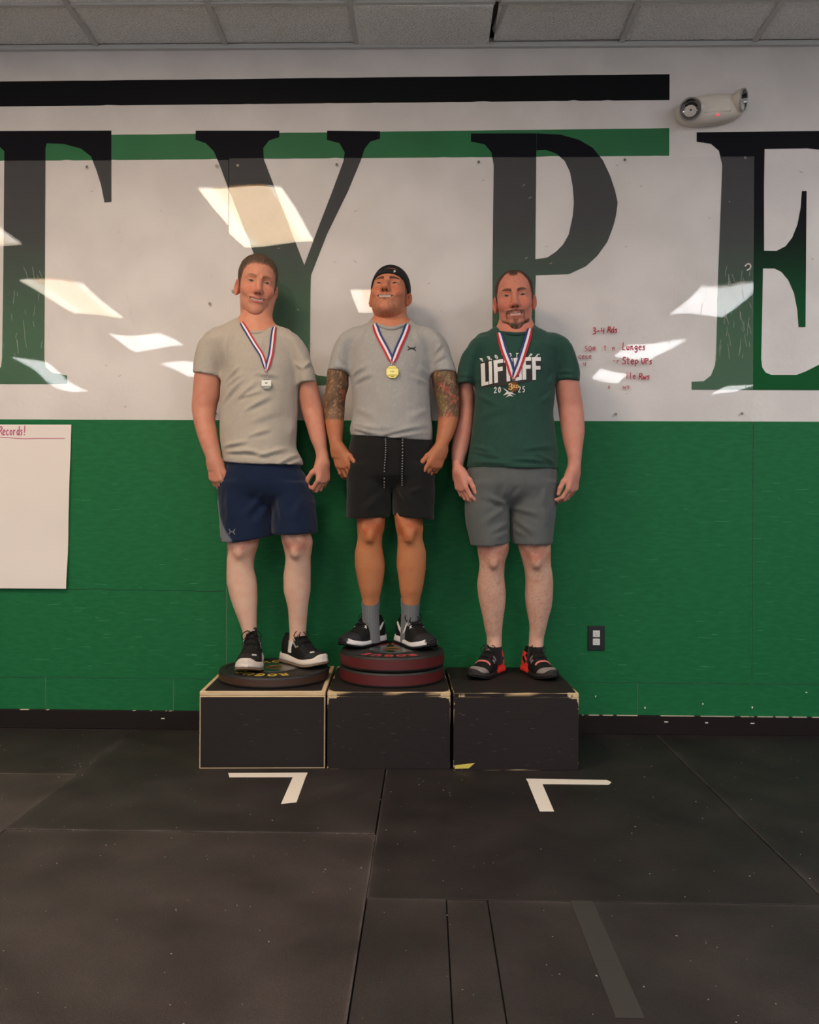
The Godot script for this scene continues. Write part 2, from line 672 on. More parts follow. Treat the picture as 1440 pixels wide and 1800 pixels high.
func back_wall() -> void:
	var wall := structure("wall_back", slab(-7.4, 7.4, -0.012, 3.5, -0.25, 0.0, 0.002).mesh(), M.wall_white)
	# painted plywood below: four-foot sheets over a narrow strip, small open joints
	var seams := [-7.2, -5.82, -3.385, -0.945, 1.529, 3.97, 6.41, 7.2]
	for k in seams.size() - 1:
		put("plywood_panel", slab(seams[k] + 0.0012, seams[k + 1] - 0.0012, 0.24, 1.469, 0.0, 0.006, 0.0015).mesh(), M.green, wall)
	var low := [-7.2, -4.2, -1.812, -1.197, 1.0, 3.4, 7.2]
	for k in low.size() - 1:
		put("plywood_strip", slab(low[k] + 0.0008, low[k + 1] - 0.0008, 0.085, 0.2385, 0.0, 0.0035, 0.001).mesh(), M.green, wall)
	# two painted bands
	put("painted_stripe", stripe(3.083, 3.1, 2.964, 2.979, 31).mesh(), M.black_paint, wall)
	put("painted_stripe", stripe(2.822, 2.846, 2.704, 2.717, 32).mesh(), M.green_stripe, wall)
	for w in LETTERS:
		var poly := PackedVector2Array()
		for k in range(0, w.size(), 2):
			poly.append(Vector2(w[k], w[k + 1]))
		put("painted_letter", letter_mesh(poly), M.letter, wall)
	# a split in the face of the plywood, and scrapes that run with its grain
	var split := PackedVector2Array()
	for k in 25:
		split.append(Vector2(lerpf(-2.4, -0.96, k / 24.0), 0.668 + 0.002 * sin(k * 1.9) - 0.0005 * k))
	put("split", flat_stroke([split], 0.003, 0.0055, 0.0063).mesh(), mat(Color8(10, 52, 30), 0.8), wall)
	var sr := rng(45)
	var scr := []
	for k in 150:
		var x := sr.randf_range(-1.9, 1.85)
		var y := 0.28 + 0.95 * pow(sr.randf(), 1.3)
		var len := sr.randf_range(0.01, 0.07)
		var a := sr.randf_range(-0.05, 0.08)
		scr.append(PackedVector2Array([Vector2(x, y), Vector2(x + len * 0.5, y + a * len * 0.4), Vector2(x + len, y + a * len)]))
	put("scrapes", flat_stroke(scr, 0.0011, 0.0055, 0.0063).mesh(), mat(Color8(62, 138, 96), 0.7), wall).set_meta("kind", "stuff")
	var sm := []
	for k in 46:
		var x := sr.randf_range(-1.95, 1.85)
		var y := sr.randf_range(1.5, 2.68)
		var len := sr.randf_range(0.003, 0.014)
		var a := sr.randf_range(-0.8, 0.8)
		sm.append(PackedVector2Array([Vector2(x, y), Vector2(x + len, y + a * len)]))
	put("smudges", flat_stroke(sm, 0.0022, 0.0005, 0.0026).mesh(), mat(Color8(176, 168, 160), 0.8), wall).set_meta("kind", "stuff")
	# black baseboard with a chipped top edge
	var n := fnoise(41, 14.0, 3)
	var chip := func(p: Vector3, nn: Vector3) -> Color:
		var worn := n.get_noise_2d(p.x, 0.0) + (0.25 if p.x > 0.7 else -0.2)
		if nn.y > 0.2 and worn > 0.08:
			return Color(0.5, 0.42, 0.34)
		return Color(0.012, 0.011, 0.011)
	var steps := Buf.new()
	for k in 6:
		var b := rounded_box(Vector3(2.4, 0.089, 0.014), 0.003, 0.006, 2.4, func(p: Vector3, nn: Vector3) -> Color: return chip.call(p + Vector3(-6.0 + k * 2.4, 0, 0), nn))
		steps.add(b, Transform3D(Basis(), Vector3(-6.0 + k * 2.4, 0.0445, 0.009)))
	var base := structure("baseboard_back", steps.mesh(), M.worn)
	# chips of paint knocked off near the floor
	var r := rng(44)
	for p in [[1.03, 0.118], [1.3, 0.14], [0.80, 0.17], [1.53, 0.125], [1.78, 0.2]]:
		put("paint_chip", slab(p[0], p[0] + r.randf_range(0.004, 0.010), p[1], p[1] + r.randf_range(0.004, 0.010), 0.003, 0.0045, 0.0005).mesh(), M.tape, wall)
	for p in [[1.12, 0.058], [1.31, 0.056], [1.52, 0.055], [-1.25, 0.05]]:
		put("paint_chip", slab(p[0], p[0] + r.randf_range(0.012, 0.024), p[1], p[1] + 0.005, 0.015, 0.0168, 0.0004).mesh(), M.tape, base)


func stripe(yt0: float, yt1: float, yb0: float, yb1: float, s: int) -> Buf:
	# a band of paint from beyond the left of the view to x = 1.134, with a slightly ragged lower edge
	var n := fnoise(s, 9.0, 3)
	var poly := PackedVector2Array()
	var x0 := -4.0
	var x1 := 1.134
	for k in 161:
		var t := k / 160.0
		var x := lerpf(x0, x1, t)
		var f := (x + 2.045) / 3.18
		poly.append(Vector2(x, lerpf(yb0, yb1, f) + maxf(0.0, n.get_noise_1d(x * 3.0) - 0.25) * 0.012))
	for k in 41:
		var x := lerpf(x1, x0, k / 40.0)
		poly.append(Vector2(x, lerpf(yt0, yt1, (x + 2.045) / 3.18) + n.get_noise_1d(x + 40.0) * 0.002))
	return prism(poly, -0.001, 0.0012)


func letter_mesh(poly: PackedVector2Array) -> ArrayMesh:
	# black paint above that was blended by hand into green below; cut into level bands so that the blend has vertices to sit on
	var out := Buf.new()
	var black := lin(20, 20, 22)
	var green := lin(16, 84, 46)
	var col := func(p: Vector3) -> Color:
		return black.lerp(green, smoothstep(2.45, 1.80, p.y))
	var y := 1.6
	while y < 2.9:
		var band := PackedVector2Array([Vector2(-6, y), Vector2(6, y), Vector2(6, y + 0.06), Vector2(-6, y + 0.06)])
		for piece in Geometry2D.intersect_polygons(poly, band):
			out.add(prism(piece, -0.001, 0.0022, col))
		y += 0.06
	return out.mesh()


func ceiling_grid() -> void:
	var c := structure("ceiling", slab(-7.4, 7.4, CEIL + 0.09, CEIL + 0.3, -0.3, 13.3, 0.002).mesh(), M.room)
	# beyond the front rows nothing is seen from the room's end wall: one even field of tiles with openings for the lamps is enough there
	put("ceiling_field", slab(-7.2, 7.2, CEIL + 0.004, CEIL + 0.02, 1.0, 13.0, 0.002).mesh(), M.tile, c)
	var xs := [-3.415, -2.8, -2.185, -1.575, -0.96, -0.34, 0.3, 0.905, 1.522, 2.14, 2.755, 3.37]
	for k in xs.size() - 1:
		var w: float = xs[k + 1] - xs[k]
		for row in 2:
			var z0 := 0.02 if row == 0 else 0.335
			var z1 := 0.318 if row == 0 else 0.99
			var o := put("ceiling_tile", rounded_box(Vector3(w - 0.012, 0.016, z1 - z0), 0.002).mesh(), M.tile, c, Vector3(xs[k] + w * 0.5, CEIL + 0.012, (z0 + z1) * 0.5))
			if k == 5 and row == 0:
				o.position.y -= 0.014
				o.position.x -= 0.012
				o.rotation.z = -0.01
			elif k == 6 and row == 0:
				o.position.y += 0.003
				o.rotation.z = 0.006
	for k in xs.size():
		if k != 6:
			put("ceiling_tee", rounded_box(Vector3(0.024, 0.012, 0.98), 0.002).mesh(), M.tee, c, Vector3(xs[k], CEIL - 0.002, 0.51))
		else:
			put("ceiling_tee", rounded_box(Vector3(0.024, 0.012, 0.6), 0.002).mesh(), M.tee, c, Vector3(xs[k], CEIL - 0.002, 0.64))
			put("bent_tee", rounded_box(Vector3(0.016, 0.03, 0.24), 0.002).mesh(), M.tee, c, Vector3(xs[k] + 0.02, CEIL + 0.012, 0.2)).rotation = Vector3(0.05, 0.12, 0.5)
	for z in [0.327, 0.995]:
		for k in xs.size() - 1:
			var w: float = xs[k + 1] - xs[k]
			put("cross_tee", rounded_box(Vector3(w - 0.024, 0.011, 0.022), 0.002).mesh(), M.tee, c, Vector3(xs[k] + w * 0.5, CEIL - 0.001, z))
	structure("trim_1", slab(-7.2, 7.2, CEIL - 0.02, CEIL + 0.002, 0.0, 0.02, 0.002).mesh(), M.tee)
	# upper part of the side and end walls meets the hung ceiling; a dark-coloured strip stands for the shade above the tiles
	structure("void_shade_2", slab(-7.2, 7.2, CEIL + 0.03, CEIL + 0.09, 0.0, 0.012, 0.002).mesh(), M.dark)


func floor_mats() -> void:
	var fl: Node3D = get_node("floor")
	# x0, x1, z0, z1, tone, brownness, dusty edges: bit 1 left, 2 right, 4 near, 8 far
	var list := [
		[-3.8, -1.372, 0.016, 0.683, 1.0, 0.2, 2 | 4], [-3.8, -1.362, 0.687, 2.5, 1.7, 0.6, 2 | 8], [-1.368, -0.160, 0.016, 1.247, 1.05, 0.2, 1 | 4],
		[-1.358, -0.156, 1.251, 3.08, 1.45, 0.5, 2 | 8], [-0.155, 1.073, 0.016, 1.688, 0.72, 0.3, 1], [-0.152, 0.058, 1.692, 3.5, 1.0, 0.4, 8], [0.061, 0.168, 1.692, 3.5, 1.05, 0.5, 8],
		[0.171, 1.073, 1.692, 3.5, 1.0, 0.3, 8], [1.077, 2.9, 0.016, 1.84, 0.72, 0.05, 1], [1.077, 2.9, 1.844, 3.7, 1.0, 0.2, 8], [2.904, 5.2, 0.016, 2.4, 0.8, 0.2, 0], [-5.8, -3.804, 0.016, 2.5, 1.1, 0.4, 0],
	]
	var n := fnoise(51, 1.3, 4)
	var n2 := fnoise(52, 30.0, 2)
	for k in list.size():
		var e: Array = list[k]
		var size := Vector3(e[1] - e[0], 0.012, e[3] - e[2])
		var mid := Vector3((e[0] + e[1]) * 0.5, -0.006 + 0.0007 * (k % 3), (e[2] + e[3]) * 0.5)
		var dust: int = e[6]
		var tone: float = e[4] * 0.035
		var brown: float = e[5]
		var tint := func(p: Vector3, nn: Vector3) -> Color:
			var q := p + mid
			var worn := n.get_noise_2d(q.x * 2.0, q.z * 2.0)
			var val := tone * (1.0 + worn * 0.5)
			var h := size * 0.5
			var edge := 0.0
			if dust & 1: edge = maxf(edge, 1.0 - (p.x + h.x) / 0.05)
			if dust & 2: edge = maxf(edge, 1.0 - (h.x - p.x) / 0.05)
			if dust & 4: edge = maxf(edge, 1.0 - (h.z - p.z) / 0.05)
			if dust & 8: edge = maxf(edge, 1.0 - (p.z + h.z) / 0.05)
			edge = maxf(edge, 0.0)
			var line := 1.0 if edge > 0.9 else 0.0
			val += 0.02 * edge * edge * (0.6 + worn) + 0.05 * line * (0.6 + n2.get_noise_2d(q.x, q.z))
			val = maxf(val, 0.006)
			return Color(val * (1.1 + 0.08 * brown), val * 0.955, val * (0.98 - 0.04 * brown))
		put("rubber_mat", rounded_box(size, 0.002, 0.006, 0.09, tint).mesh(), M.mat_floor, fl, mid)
	put("floor_field", slab(-7.2, 7.2, -0.012, -0.004, 3.72, 13.0, 0.001).mesh(), M.bounce_floor, fl)  # unseen pale floor, added to bounce light up to the ceiling
	# pale crumbs and lint trodden into the rubber
	var r := rng(61)
	var crumbs := Buf.new()
	for k in 420:
		var x := r.randf_range(-1.9, 1.9)
		var z := r.randf_range(0.1, 2.4)
		var s := r.randf_range(0.0009, 0.0024)
		var b := ellipsoid_buf(Vector3(s, s * 0.5, s * r.randf_range(0.6, 1.8)), 1.0, 6, 4)
		crumbs.add(b, Transform3D(Basis(Vector3.UP, r.randf() * TAU), Vector3(x, 0.0012, z)))
	var o := put("crumbs", crumbs.mesh(), mat(Color8(150, 143, 132), 0.8), fl)
	o.set_meta("kind", "stuff")


func clear_sheets() -> void:
	# two clear plastic sheets screwed over the white wall; they bow a little between their screws
	var spans := [[-3.384, -0.944, 2.7], [-0.941, 1.526, 2.708], [-5.83, -3.388, 2.695]]
	var labels := ["clear plastic sheet screwed over the wall at the left, under the letter T", "clear plastic sheet screwed over the wall behind the men, with red handwriting", "clear plastic sheet beyond the left edge of the picture"]
	for k in 2:
		var s: Array = spans[k]
		var n := fnoise(71 + k, 0.9, 2)
		var b := Buf.new()
		var nx := 48
		var ny := 26
		for side in 2:
			for j in ny + 1:
				for i in nx + 1:
					var fx := float(i) / nx
					var fy := float(j) / ny
					var p := Vector3(lerpf(s[0], s[1], fx), lerpf(1.472, s[2], fy), 0.0)
					p.z = 0.0082 + n.get_noise_2d(p.x, p.y * 1.2) * 0.0032 + (0.0035 if side == 0 else 0.0)
					b.v.append(p)
		var cnt := (nx + 1) * (ny + 1)
		for j in ny:
			for i in nx:
				var a := j * (nx + 1) + i
				b.quad(a, a + 1, a + nx + 2, a + nx + 1)
				b.quad(cnt + a, cnt + a + nx + 1, cnt + a + nx + 2, cnt + a + 1)
		b.smooth_normals()
		var loop := []
		for i in nx:
			loop.append(i)
		for j in ny:
			loop.append(j * (nx + 1) + nx)
		for i in nx:
			loop.append(ny * (nx + 1) + nx - i)
		for j in ny:
			loop.append((ny - j) * (nx + 1))
		for q in loop.size():
			var e: int = loop[q]
			var g: int = loop[(q + 1) % loop.size()]
			b.flat_quad(b.v[cnt + e], b.v[cnt + g], b.v[g], b.v[e])
		b.c.clear()
		var t := thing("plastic_sheet", labels[k], "plastic sheet", Vector3.ZERO, "")
		put("sheet", b.mesh(), M.clear, t)
		var holes := [[-1.0, 2.672], [-1.62, 2.67], [-2.2, 2.67], [-1.0, 1.5], [-2.2, 1.5], [-1.03, 2.02], [-3.3, 2.67]] if k == 0 else [[-0.9, 2.674], [-0.43, 2.676], [0.24, 2.686], [0.925, 2.694], [1.484, 2.702], [0.888, 1.502], [1.476, 1.506], [-0.9, 1.52], [-0.3, 1.5], [0.3, 1.5], [-0.92, 2.08]]
		for h in holes:
			var w := lathe([[0.0065, 0.0], [0.0065, 0.0008], [0.0045, 0.0014], [0.003, 0.0014], [0.0026, 0.0022], [0.0, 0.0024]], 20)
			put("screw", w.mesh(), M.screw, t, Vector3(h[0], h[1], 0.0112)).rotation.x = PI / 2
		# scratches in the plastic
		var r := rng(80 + k)
		var lines := []
		var many := 70 if k == 0 else 90
		for q in many:
			var near_left := k == 0
			var x := r.randf_range(-2.05, -1.3) if near_left else r.randf_range(1.12, 1.52)
			var y := r.randf_range(1.75, 2.15)
			var len := r.randf_range(0.015, 0.07)
			var a := r.randf_range(-0.45, 0.25)
			var bend := r.randf_range(-0.003, 0.003)
			lines.append(PackedVector2Array([Vector2(x, y), Vector2(x + a * len * 0.5 + bend, y + len * 0.5), Vector2(x + a * len, y + len)]))
		put("scratches", flat_stroke(lines, 0.0007, 0.0122, 0.0126).mesh(), mat(Color8(196, 191, 185), 0.8), t).set_meta("kind", "stuff")
		if k == 1:
			put("white_hook", flat_stroke([PackedVector2Array([Vector2(1.487, 2.195), Vector2(1.496, 2.205), Vector2(1.508, 2.204), Vector2(1.513, 2.193), Vector2(1.507, 2.181), Vector2(1.496, 2.176)])], 0.006, 0.0122, 0.0127).mesh(), M.tape, t)  # small white hooked stroke on the face of the sheet
			# training notes in red marker, half rubbed out
			var words := [["3-4", 0.778, 1.876, 0.03, 0.031], ["Rds", 0.848, 1.884, 0.026, 0.027], ["Lunges", 0.918, 1.802, 0.03, 0.03], ["Step", 0.917, 1.736, 0.032, 0.032], ["UPs", 1.006, 1.736, 0.028, 0.03], ["lle", 0.935, 1.668, 0.026, 0.026], ["Rws", 0.995, 1.665, 0.026, 0.03]]
			for w in words:
				put("marker_word", flat_stroke(written(w[0], Vector2(w[1], w[2]), w[3], w[4]), 0.0042, 0.0122, 0.0127).mesh(), M.red_ink, t)
			words = [["50#", 0.74, 1.796, 0.024, 0.03], ["t", 0.83, 1.8, 0.024, 0.03], ["n", 0.87, 1.8, 0.024, 0.026], ["cece", 0.712, 1.762, 0.022, 0.026], ["u", 0.735, 1.73, 0.022, 0.028], ["-r", 0.872, 1.74, 0.022, 0.03], ["ws", 0.92, 1.62, 0.022, 0.03], ["s", 0.85, 1.62, 0.02, 0.026]]
			for w in words:
				put("faded_word", flat_stroke(written(w[0], Vector2(w[1], w[2]), w[3], w[4]), 0.0036, 0.0122, 0.0126).mesh(), M.red_ink_faint, t)


# outlines of the painted letters on the wall, x and y by turns
const LETTERS := [
	[-2.347, 2.846, -1.508, 2.846, -1.506, 2.507, -1.539, 2.504, -1.556, 2.588, -1.578, 2.656, -1.605, 2.724, -1.655, 2.762, -1.737, 2.784, -1.819, 2.787, -1.824, 2.760, -1.824, 2.168, -1.825, 1.761, -1.819, 1.720, -1.786, 1.693, -1.715, 1.680, -1.715, 1.639, -2.126, 1.638, -2.126, 1.679, -2.071, 1.693, -2.033, 1.720, -2.028, 1.761, -2.024, 2.168, -2.022, 2.712, -2.022, 2.750, -2.055, 2.780, -2.126, 2.786, -2.209, 2.762, -2.258, 2.713, -2.291, 2.631, -2.306, 2.509, -2.345, 2.509],  # T
	[-1.104, 2.844, -0.705, 2.842, -0.705, 2.812, -0.754, 2.796, -0.781, 2.761, -0.778, 2.707, -0.734, 2.594, -0.657, 2.394, -0.583, 2.205, -0.517, 2.383, -0.450, 2.558, -0.399, 2.698, -0.394, 2.738, -0.419, 2.782, -0.478, 2.798, -0.478, 2.841, -0.227, 2.837, -0.227, 2.802, -0.273, 2.789, -0.300, 2.754, -0.313, 2.711, -0.377, 2.555, -0.476, 2.351, -0.551, 2.156, -0.553, 2.059, -0.554, 1.736, -0.546, 1.703, -0.518, 1.682, -0.451, 1.674, -0.451, 1.634, -0.857, 1.638, -0.857, 1.676, -0.792, 1.690, -0.762, 1.714, -0.757, 1.749, -0.756, 2.113, -0.822, 2.254, -0.896, 2.443, -0.943, 2.559, -0.992, 2.689, -1.017, 2.746, -1.055, 2.784, -1.104, 2.801],  # Y
	[0.203, 2.825, 0.511, 2.824, 0.511, 2.743, 0.509, 2.231, 0.565, 2.239, 0.605, 2.266, 0.639, 2.300, 0.666, 2.349, 0.684, 2.434, 0.689, 2.499, 0.683, 2.574, 0.670, 2.643, 0.645, 2.694, 0.605, 2.729, 0.557, 2.746, 0.512, 2.744, 0.512, 2.824, 0.623, 2.818, 0.712, 2.793, 0.776, 2.755, 0.824, 2.696, 0.859, 2.621, 0.881, 2.554, 0.894, 2.498, 0.887, 2.439, 0.874, 2.386, 0.847, 2.313, 0.800, 2.247, 0.747, 2.198, 0.667, 2.161, 0.512, 2.156, 0.509, 2.059, 0.508, 1.751, 0.519, 1.710, 0.551, 1.689, 0.616, 1.678, 0.616, 1.630, 0.220, 1.632, 0.219, 1.675, 0.276, 1.689, 0.305, 1.716, 0.310, 1.750, 0.308, 2.193, 0.311, 2.677, 0.300, 2.736, 0.268, 2.774, 0.203, 2.787],  # P
	[1.262, 2.826, 1.989, 2.831, 1.991, 2.564, 1.964, 2.565, 1.937, 2.650, 1.898, 2.711, 1.831, 2.743, 1.779, 2.749, 1.578, 2.747, 1.576, 2.566, 1.578, 2.270, 1.636, 2.269, 1.678, 2.291, 1.709, 2.331, 1.733, 2.392, 1.748, 2.472, 1.753, 2.549, 1.774, 2.549, 1.773, 2.245, 1.772, 1.912, 1.741, 1.912, 1.735, 1.992, 1.719, 2.072, 1.692, 2.133, 1.660, 2.171, 1.628, 2.187, 1.573, 2.187, 1.571, 2.006, 1.567, 1.765, 1.572, 1.723, 1.588, 1.699, 1.615, 1.688, 1.731, 1.688, 1.773, 1.704, 1.836, 1.736, 1.915, 1.806, 1.972, 1.952, 2.004, 1.952, 1.995, 1.617, 1.244, 1.618, 1.244, 1.655, 1.300, 1.658, 1.334, 1.685, 1.353, 1.733, 1.358, 1.792, 1.364, 2.112, 1.378, 2.540, 1.382, 2.673, 1.366, 2.740, 1.329, 2.772, 1.262, 2.783],  # E
]


# ------------------------------------------------------------------ podium
func podium() -> void:
	wooden_box(Vector3(-0.667, 0, 0.316), 0.505, 0.045, 0, "black wooden box left in the podium, its top front edge evenly worn pale")
	wooden_box(Vector3(-0.155, 0, 0.306), 0.496, 0.035, 1, "black wooden box in the middle of the podium, carrying two stacked weight plates")
	wooden_box(Vector3(0.357, 0, 0.304), 0.504, 0.035, 2, "black wooden box right in the podium, without a plate, yellow scrap low on its front")
	weight_plate(Vector3(-0.657, BOX_H, 0.322), 0.236, 0.047, Color8(64, 42, 32), Color8(196, 166, 62), 0.0, "single thin weight plate with yellow lettering and brown rim on the left box", "")
	weight_plate(Vector3(-0.146, BOX_H, 0.298), 0.226, 0.062, Color8(84, 24, 26), Color8(186, 66, 72), 2.4, "lower of the two dark red rimmed weight plates, lying on the middle box", "weight plates stacked on the middle box")
	weight_plate(Vector3(-0.144, BOX_H + 0.0655, 0.3), 0.226, 0.062, Color8(84, 24, 26), Color8(186, 66, 72), 0.15, "upper of the two dark red rimmed weight plates, directly under the middle man's shoes", "weight plates stacked on the middle box")


func wooden_box(at: Vector3, wide: float, turn: float, kind: int, label: String) -> void:
	var t := thing("podium_box", label, "box", at, "black wooden boxes of the podium")
	t.rotation.y = turn
	var deep := 0.55
	var th := 0.018
	var n := fnoise(90 + kind, 1.0, 4)
	var base: float = [0.0068, 0.0012, 0.0014][kind]
	var amp: float = [0.004, 0.011, 0.013][kind]
	var make := func(size: Vector3, mid: Vector3, scale: float) -> Buf:
		var h := size * 0.5
		var col := func(p: Vector3, _nn: Vector3) -> Color:
			var a := h.x - absf(p.x)
			var b := h.y - absf(p.y)
			var c := h.z - absf(p.z)
			var e := maxf(minf(a, b), minf(maxf(a, b), c))
			var q := p + mid
			var v := n.get_noise_3d(q.x * 22.0, q.y * 70.0, q.z * 22.0)
			var wear := (base + amp * maxf(0.0, v * 1.7 - (0.0 if kind == 0 else 0.25))) * scale
			# corners lose more paint than the edges between them
			var corner := Vector3(wide * 0.5 - absf(q.x), (BOX_H - q.y) if kind == 2 and q.x > 0.0 or kind == 1 else 1.0, 0.275 - absf(q.z)).length()
			wear += 0.02 * smoothstep(0.06, 0.0, corner) * (0.7 + v)
			if kind == 0:
				wear += 0.012 * smoothstep(0.04, 0.0, wide * 0.5 - absf(q.x)) * smoothstep(0.03, 0.0, BOX_H - q.y)
			if e < wear:
				return Color(0.62, 0.48, 0.31).lerp(Color(0.5, 0.34, 0.18), clampf(v + 0.3, 0.0, 1.0))
			return Color(0.022, 0.019, 0.018)
		return rounded_box(size, 0.003, 0.003, 0.05, col)
	var parts := [
		["top_panel", Vector3(wide, th, deep), Vector3(0, BOX_H - th * 0.5, 0), 1.0],
		["front_panel", Vector3(wide, BOX_H - th - 0.0006, th), Vector3(0, (BOX_H - th) * 0.5, deep * 0.5 - th * 0.5), 0.55],
		["back_panel", Vector3(wide, BOX_H - th - 0.0006, th), Vector3(0, (BOX_H - th) * 0.5, -deep * 0.5 + th * 0.5), 0.5],
		["side_panel", Vector3(th, BOX_H - th - 0.0006, deep - th * 2 - 0.001), Vector3(-wide * 0.5 + th * 0.5, (BOX_H - th) * 0.5, 0), 0.5],
		["side_panel", Vector3(th, BOX_H - th - 0.0006, deep - th * 2 - 0.001), Vector3(wide * 0.5 - th * 0.5, (BOX_H - th) * 0.5, 0), 0.5],
	]
	for p in parts:
		var b: Buf = make.call(p[1], p[2], float(p[3]) * (1.0 if kind == 0 else 0.75))
		put(p[0], b.mesh(), M.worn, t, p[2])
	# scuffs: short pale scratches in the paint of the front
	var r := rng(120 + kind)
	var lines := []
	for k in [9, 22, 22][kind]:
		var x := r.randf_range(-wide * 0.47, wide * 0.47)
		var y := r.randf_range(0.02, BOX_H - 0.03)
		var l := r.randf_range(0.004, 0.02)
		var s := r.randf_range(-0.3, 0.3)
		lines.append(PackedVector2Array([Vector2(x, y), Vector2(x + l, y + l * s)]))
	put("scuffs", flat_stroke(lines, 0.001, deep * 0.5 - 0.001, deep * 0.5 + 0.0003).mesh(), mat(Color8(86, 77, 66), 0.8), t).set_meta("kind", "stuff")
	if kind == 2:
		put("tape_scrap", prism(PackedVector2Array([Vector2(-0.247, 0.008), Vector2(-0.19, 0.010), Vector2(-0.166, 0.031), Vector2(-0.21, 0.026), Vector2(-0.245, 0.022)]), deep * 0.5 - 0.001, deep * 0.5 + 0.0009).mesh(), mat(Color8(205, 190, 88), 0.6), t)


func weight_plate(at: Vector3, r: float, h: float, band: Color, ink: Color, turn: float, label: String, group: String) -> void:
	var t := thing("weight_plate", label, "weight plate", at, group)
	t.rotation.y = turn
	var e := 0.009
	put("rubber_body", lathe([[0.0, 0.0], [r - e, 0.0], [r - 0.003, 0.002], [r, e], [r, h - e], [r - 0.003, h - 0.002], [r - e, h], [r - 0.026, h], [r - 0.032, h - 0.004], [0.116, h - 0.004], [0.11, h - 0.0015], [0.0, h - 0.0015]], 96).mesh(), M.rubber, t)
	put("colored_rim", lathe([[r - 0.001, e + 0.001], [r + 0.0008, e + 0.002], [r + 0.0008, h - e - 0.002], [r - 0.001, h - e - 0.001]], 96).mesh(), mat(band, 0.5), t)
	put("steel_hub", lathe([[0.1, h - 0.002], [0.1, h], [0.097, h + 0.0008], [0.03, h + 0.0008], [0.028, h - 0.001]], 64).mesh(), M.steel, t)
	put("hub_ring", lathe([[0.026, h - 0.002], [0.032, h + 0.003], [0.036, h + 0.003], [0.041, h]], 48).mesh(), mat(Color8(150, 118, 70), 0.35, 0.8), t)
	# lettering along the rim, tops outwards
	var word := "ROGUE"
	for side in 2:
		for k in word.length():
			var tm := TextMesh.new()
			var f := SystemFont.new()
			f.font_names = PackedStringArray(["Droid Sans"])
			f.font_weight = 700
			tm.font = f
			tm.text = word[k]
			tm.font_size = 40
			tm.pixel_size = 0.0016
			tm.depth = 0.0012
			var a := deg_to_rad(26.0) - deg_to_rad(19.0) * k + PI * side
			var o := put("raised_letter", tm, mat(ink, 0.6), t)
			var dir := Vector3(sin(a), 0, cos(a))
			o.position = dir * 0.155 + Vector3.UP * (h - 0.0036)
			o.basis = Basis(dir.cross(Vector3.UP), dir, Vector3.UP)


# ------------------------------------------------------------------ soft shapes: distance fields meshed with surface nets
class Prim:
	var kind := 0          # 0 a limb lofted along y, 1 a tapered capsule, 2 an ellipsoid, 3 a neckline cut
	var k := 0.01
	var y0 := 0.0
	var step := 0.004
	var n := 0
	var cx := PackedFloat32Array()
	var cz := PackedFloat32Array()
	var ra := PackedFloat32Array()
	var rb := PackedFloat32Array()
	var sl := PackedFloat32Array()
	var cuts := []
	var a := Vector3.ZERO
	var b := Vector3.ZERO
	var r1 := 0.0
	var r2 := 0.0
	var rad := Vector3.ONE

	func dist(p: Vector3) -> float:
		var d := 0.0
		if kind == 0:
			var t := (p.y - y0) / step
			var tc := clampf(t, 0.0, n - 1.001)
			var i := int(tc)
			var f := tc - i
			var ax := lerpf(ra[i], ra[i + 1], f)
			var az := lerpf(rb[i], rb[i + 1], f)
			var ex := (p.x - lerpf(cx[i], cx[i + 1], f)) / ax
			var ez := (p.z - lerpf(cz[i], cz[i + 1], f)) / az
			d = (sqrt(ex * ex + ez * ez) - 1.0) * minf(ax, az) / sl[i]
			if t != tc:
				var dy := absf(t - tc) * step
				d = dy if d < 0.0 else sqrt(d * d + dy * dy)
		elif kind == 1:
			var ab := b - a
			var t := clampf((p - a).dot(ab) / ab.length_squared(), 0.0, 1.0)
			d = (p - a - ab * t).length() - lerpf(r1, r2, t)
		elif kind == 2:
			var q := p - a
			var k0 := (q / rad).length()
			var k1 := (q / (rad * rad)).length()
			d = k0 * (k0 - 1.0) / maxf(k1, 1e-6)
		else:
			var q := p - a
			var ex := q.x / rad.x
			var ez := q.z / rad.z
			d = maxf((sqrt(ex * ex + ez * ez) - 1.0) * minf(rad.x, rad.z), (q.z * r1 - q.y) * 0.8)
			d = -d
		for c in cuts:  # keeps what lies above (sign 1) or below (-1) a slanted or bowed level
			var x: float = p.x - c[1]
			d = maxf(d, c[4] * (c[0] + c[2] * x + c[3] * x * x - p.y))
		return d


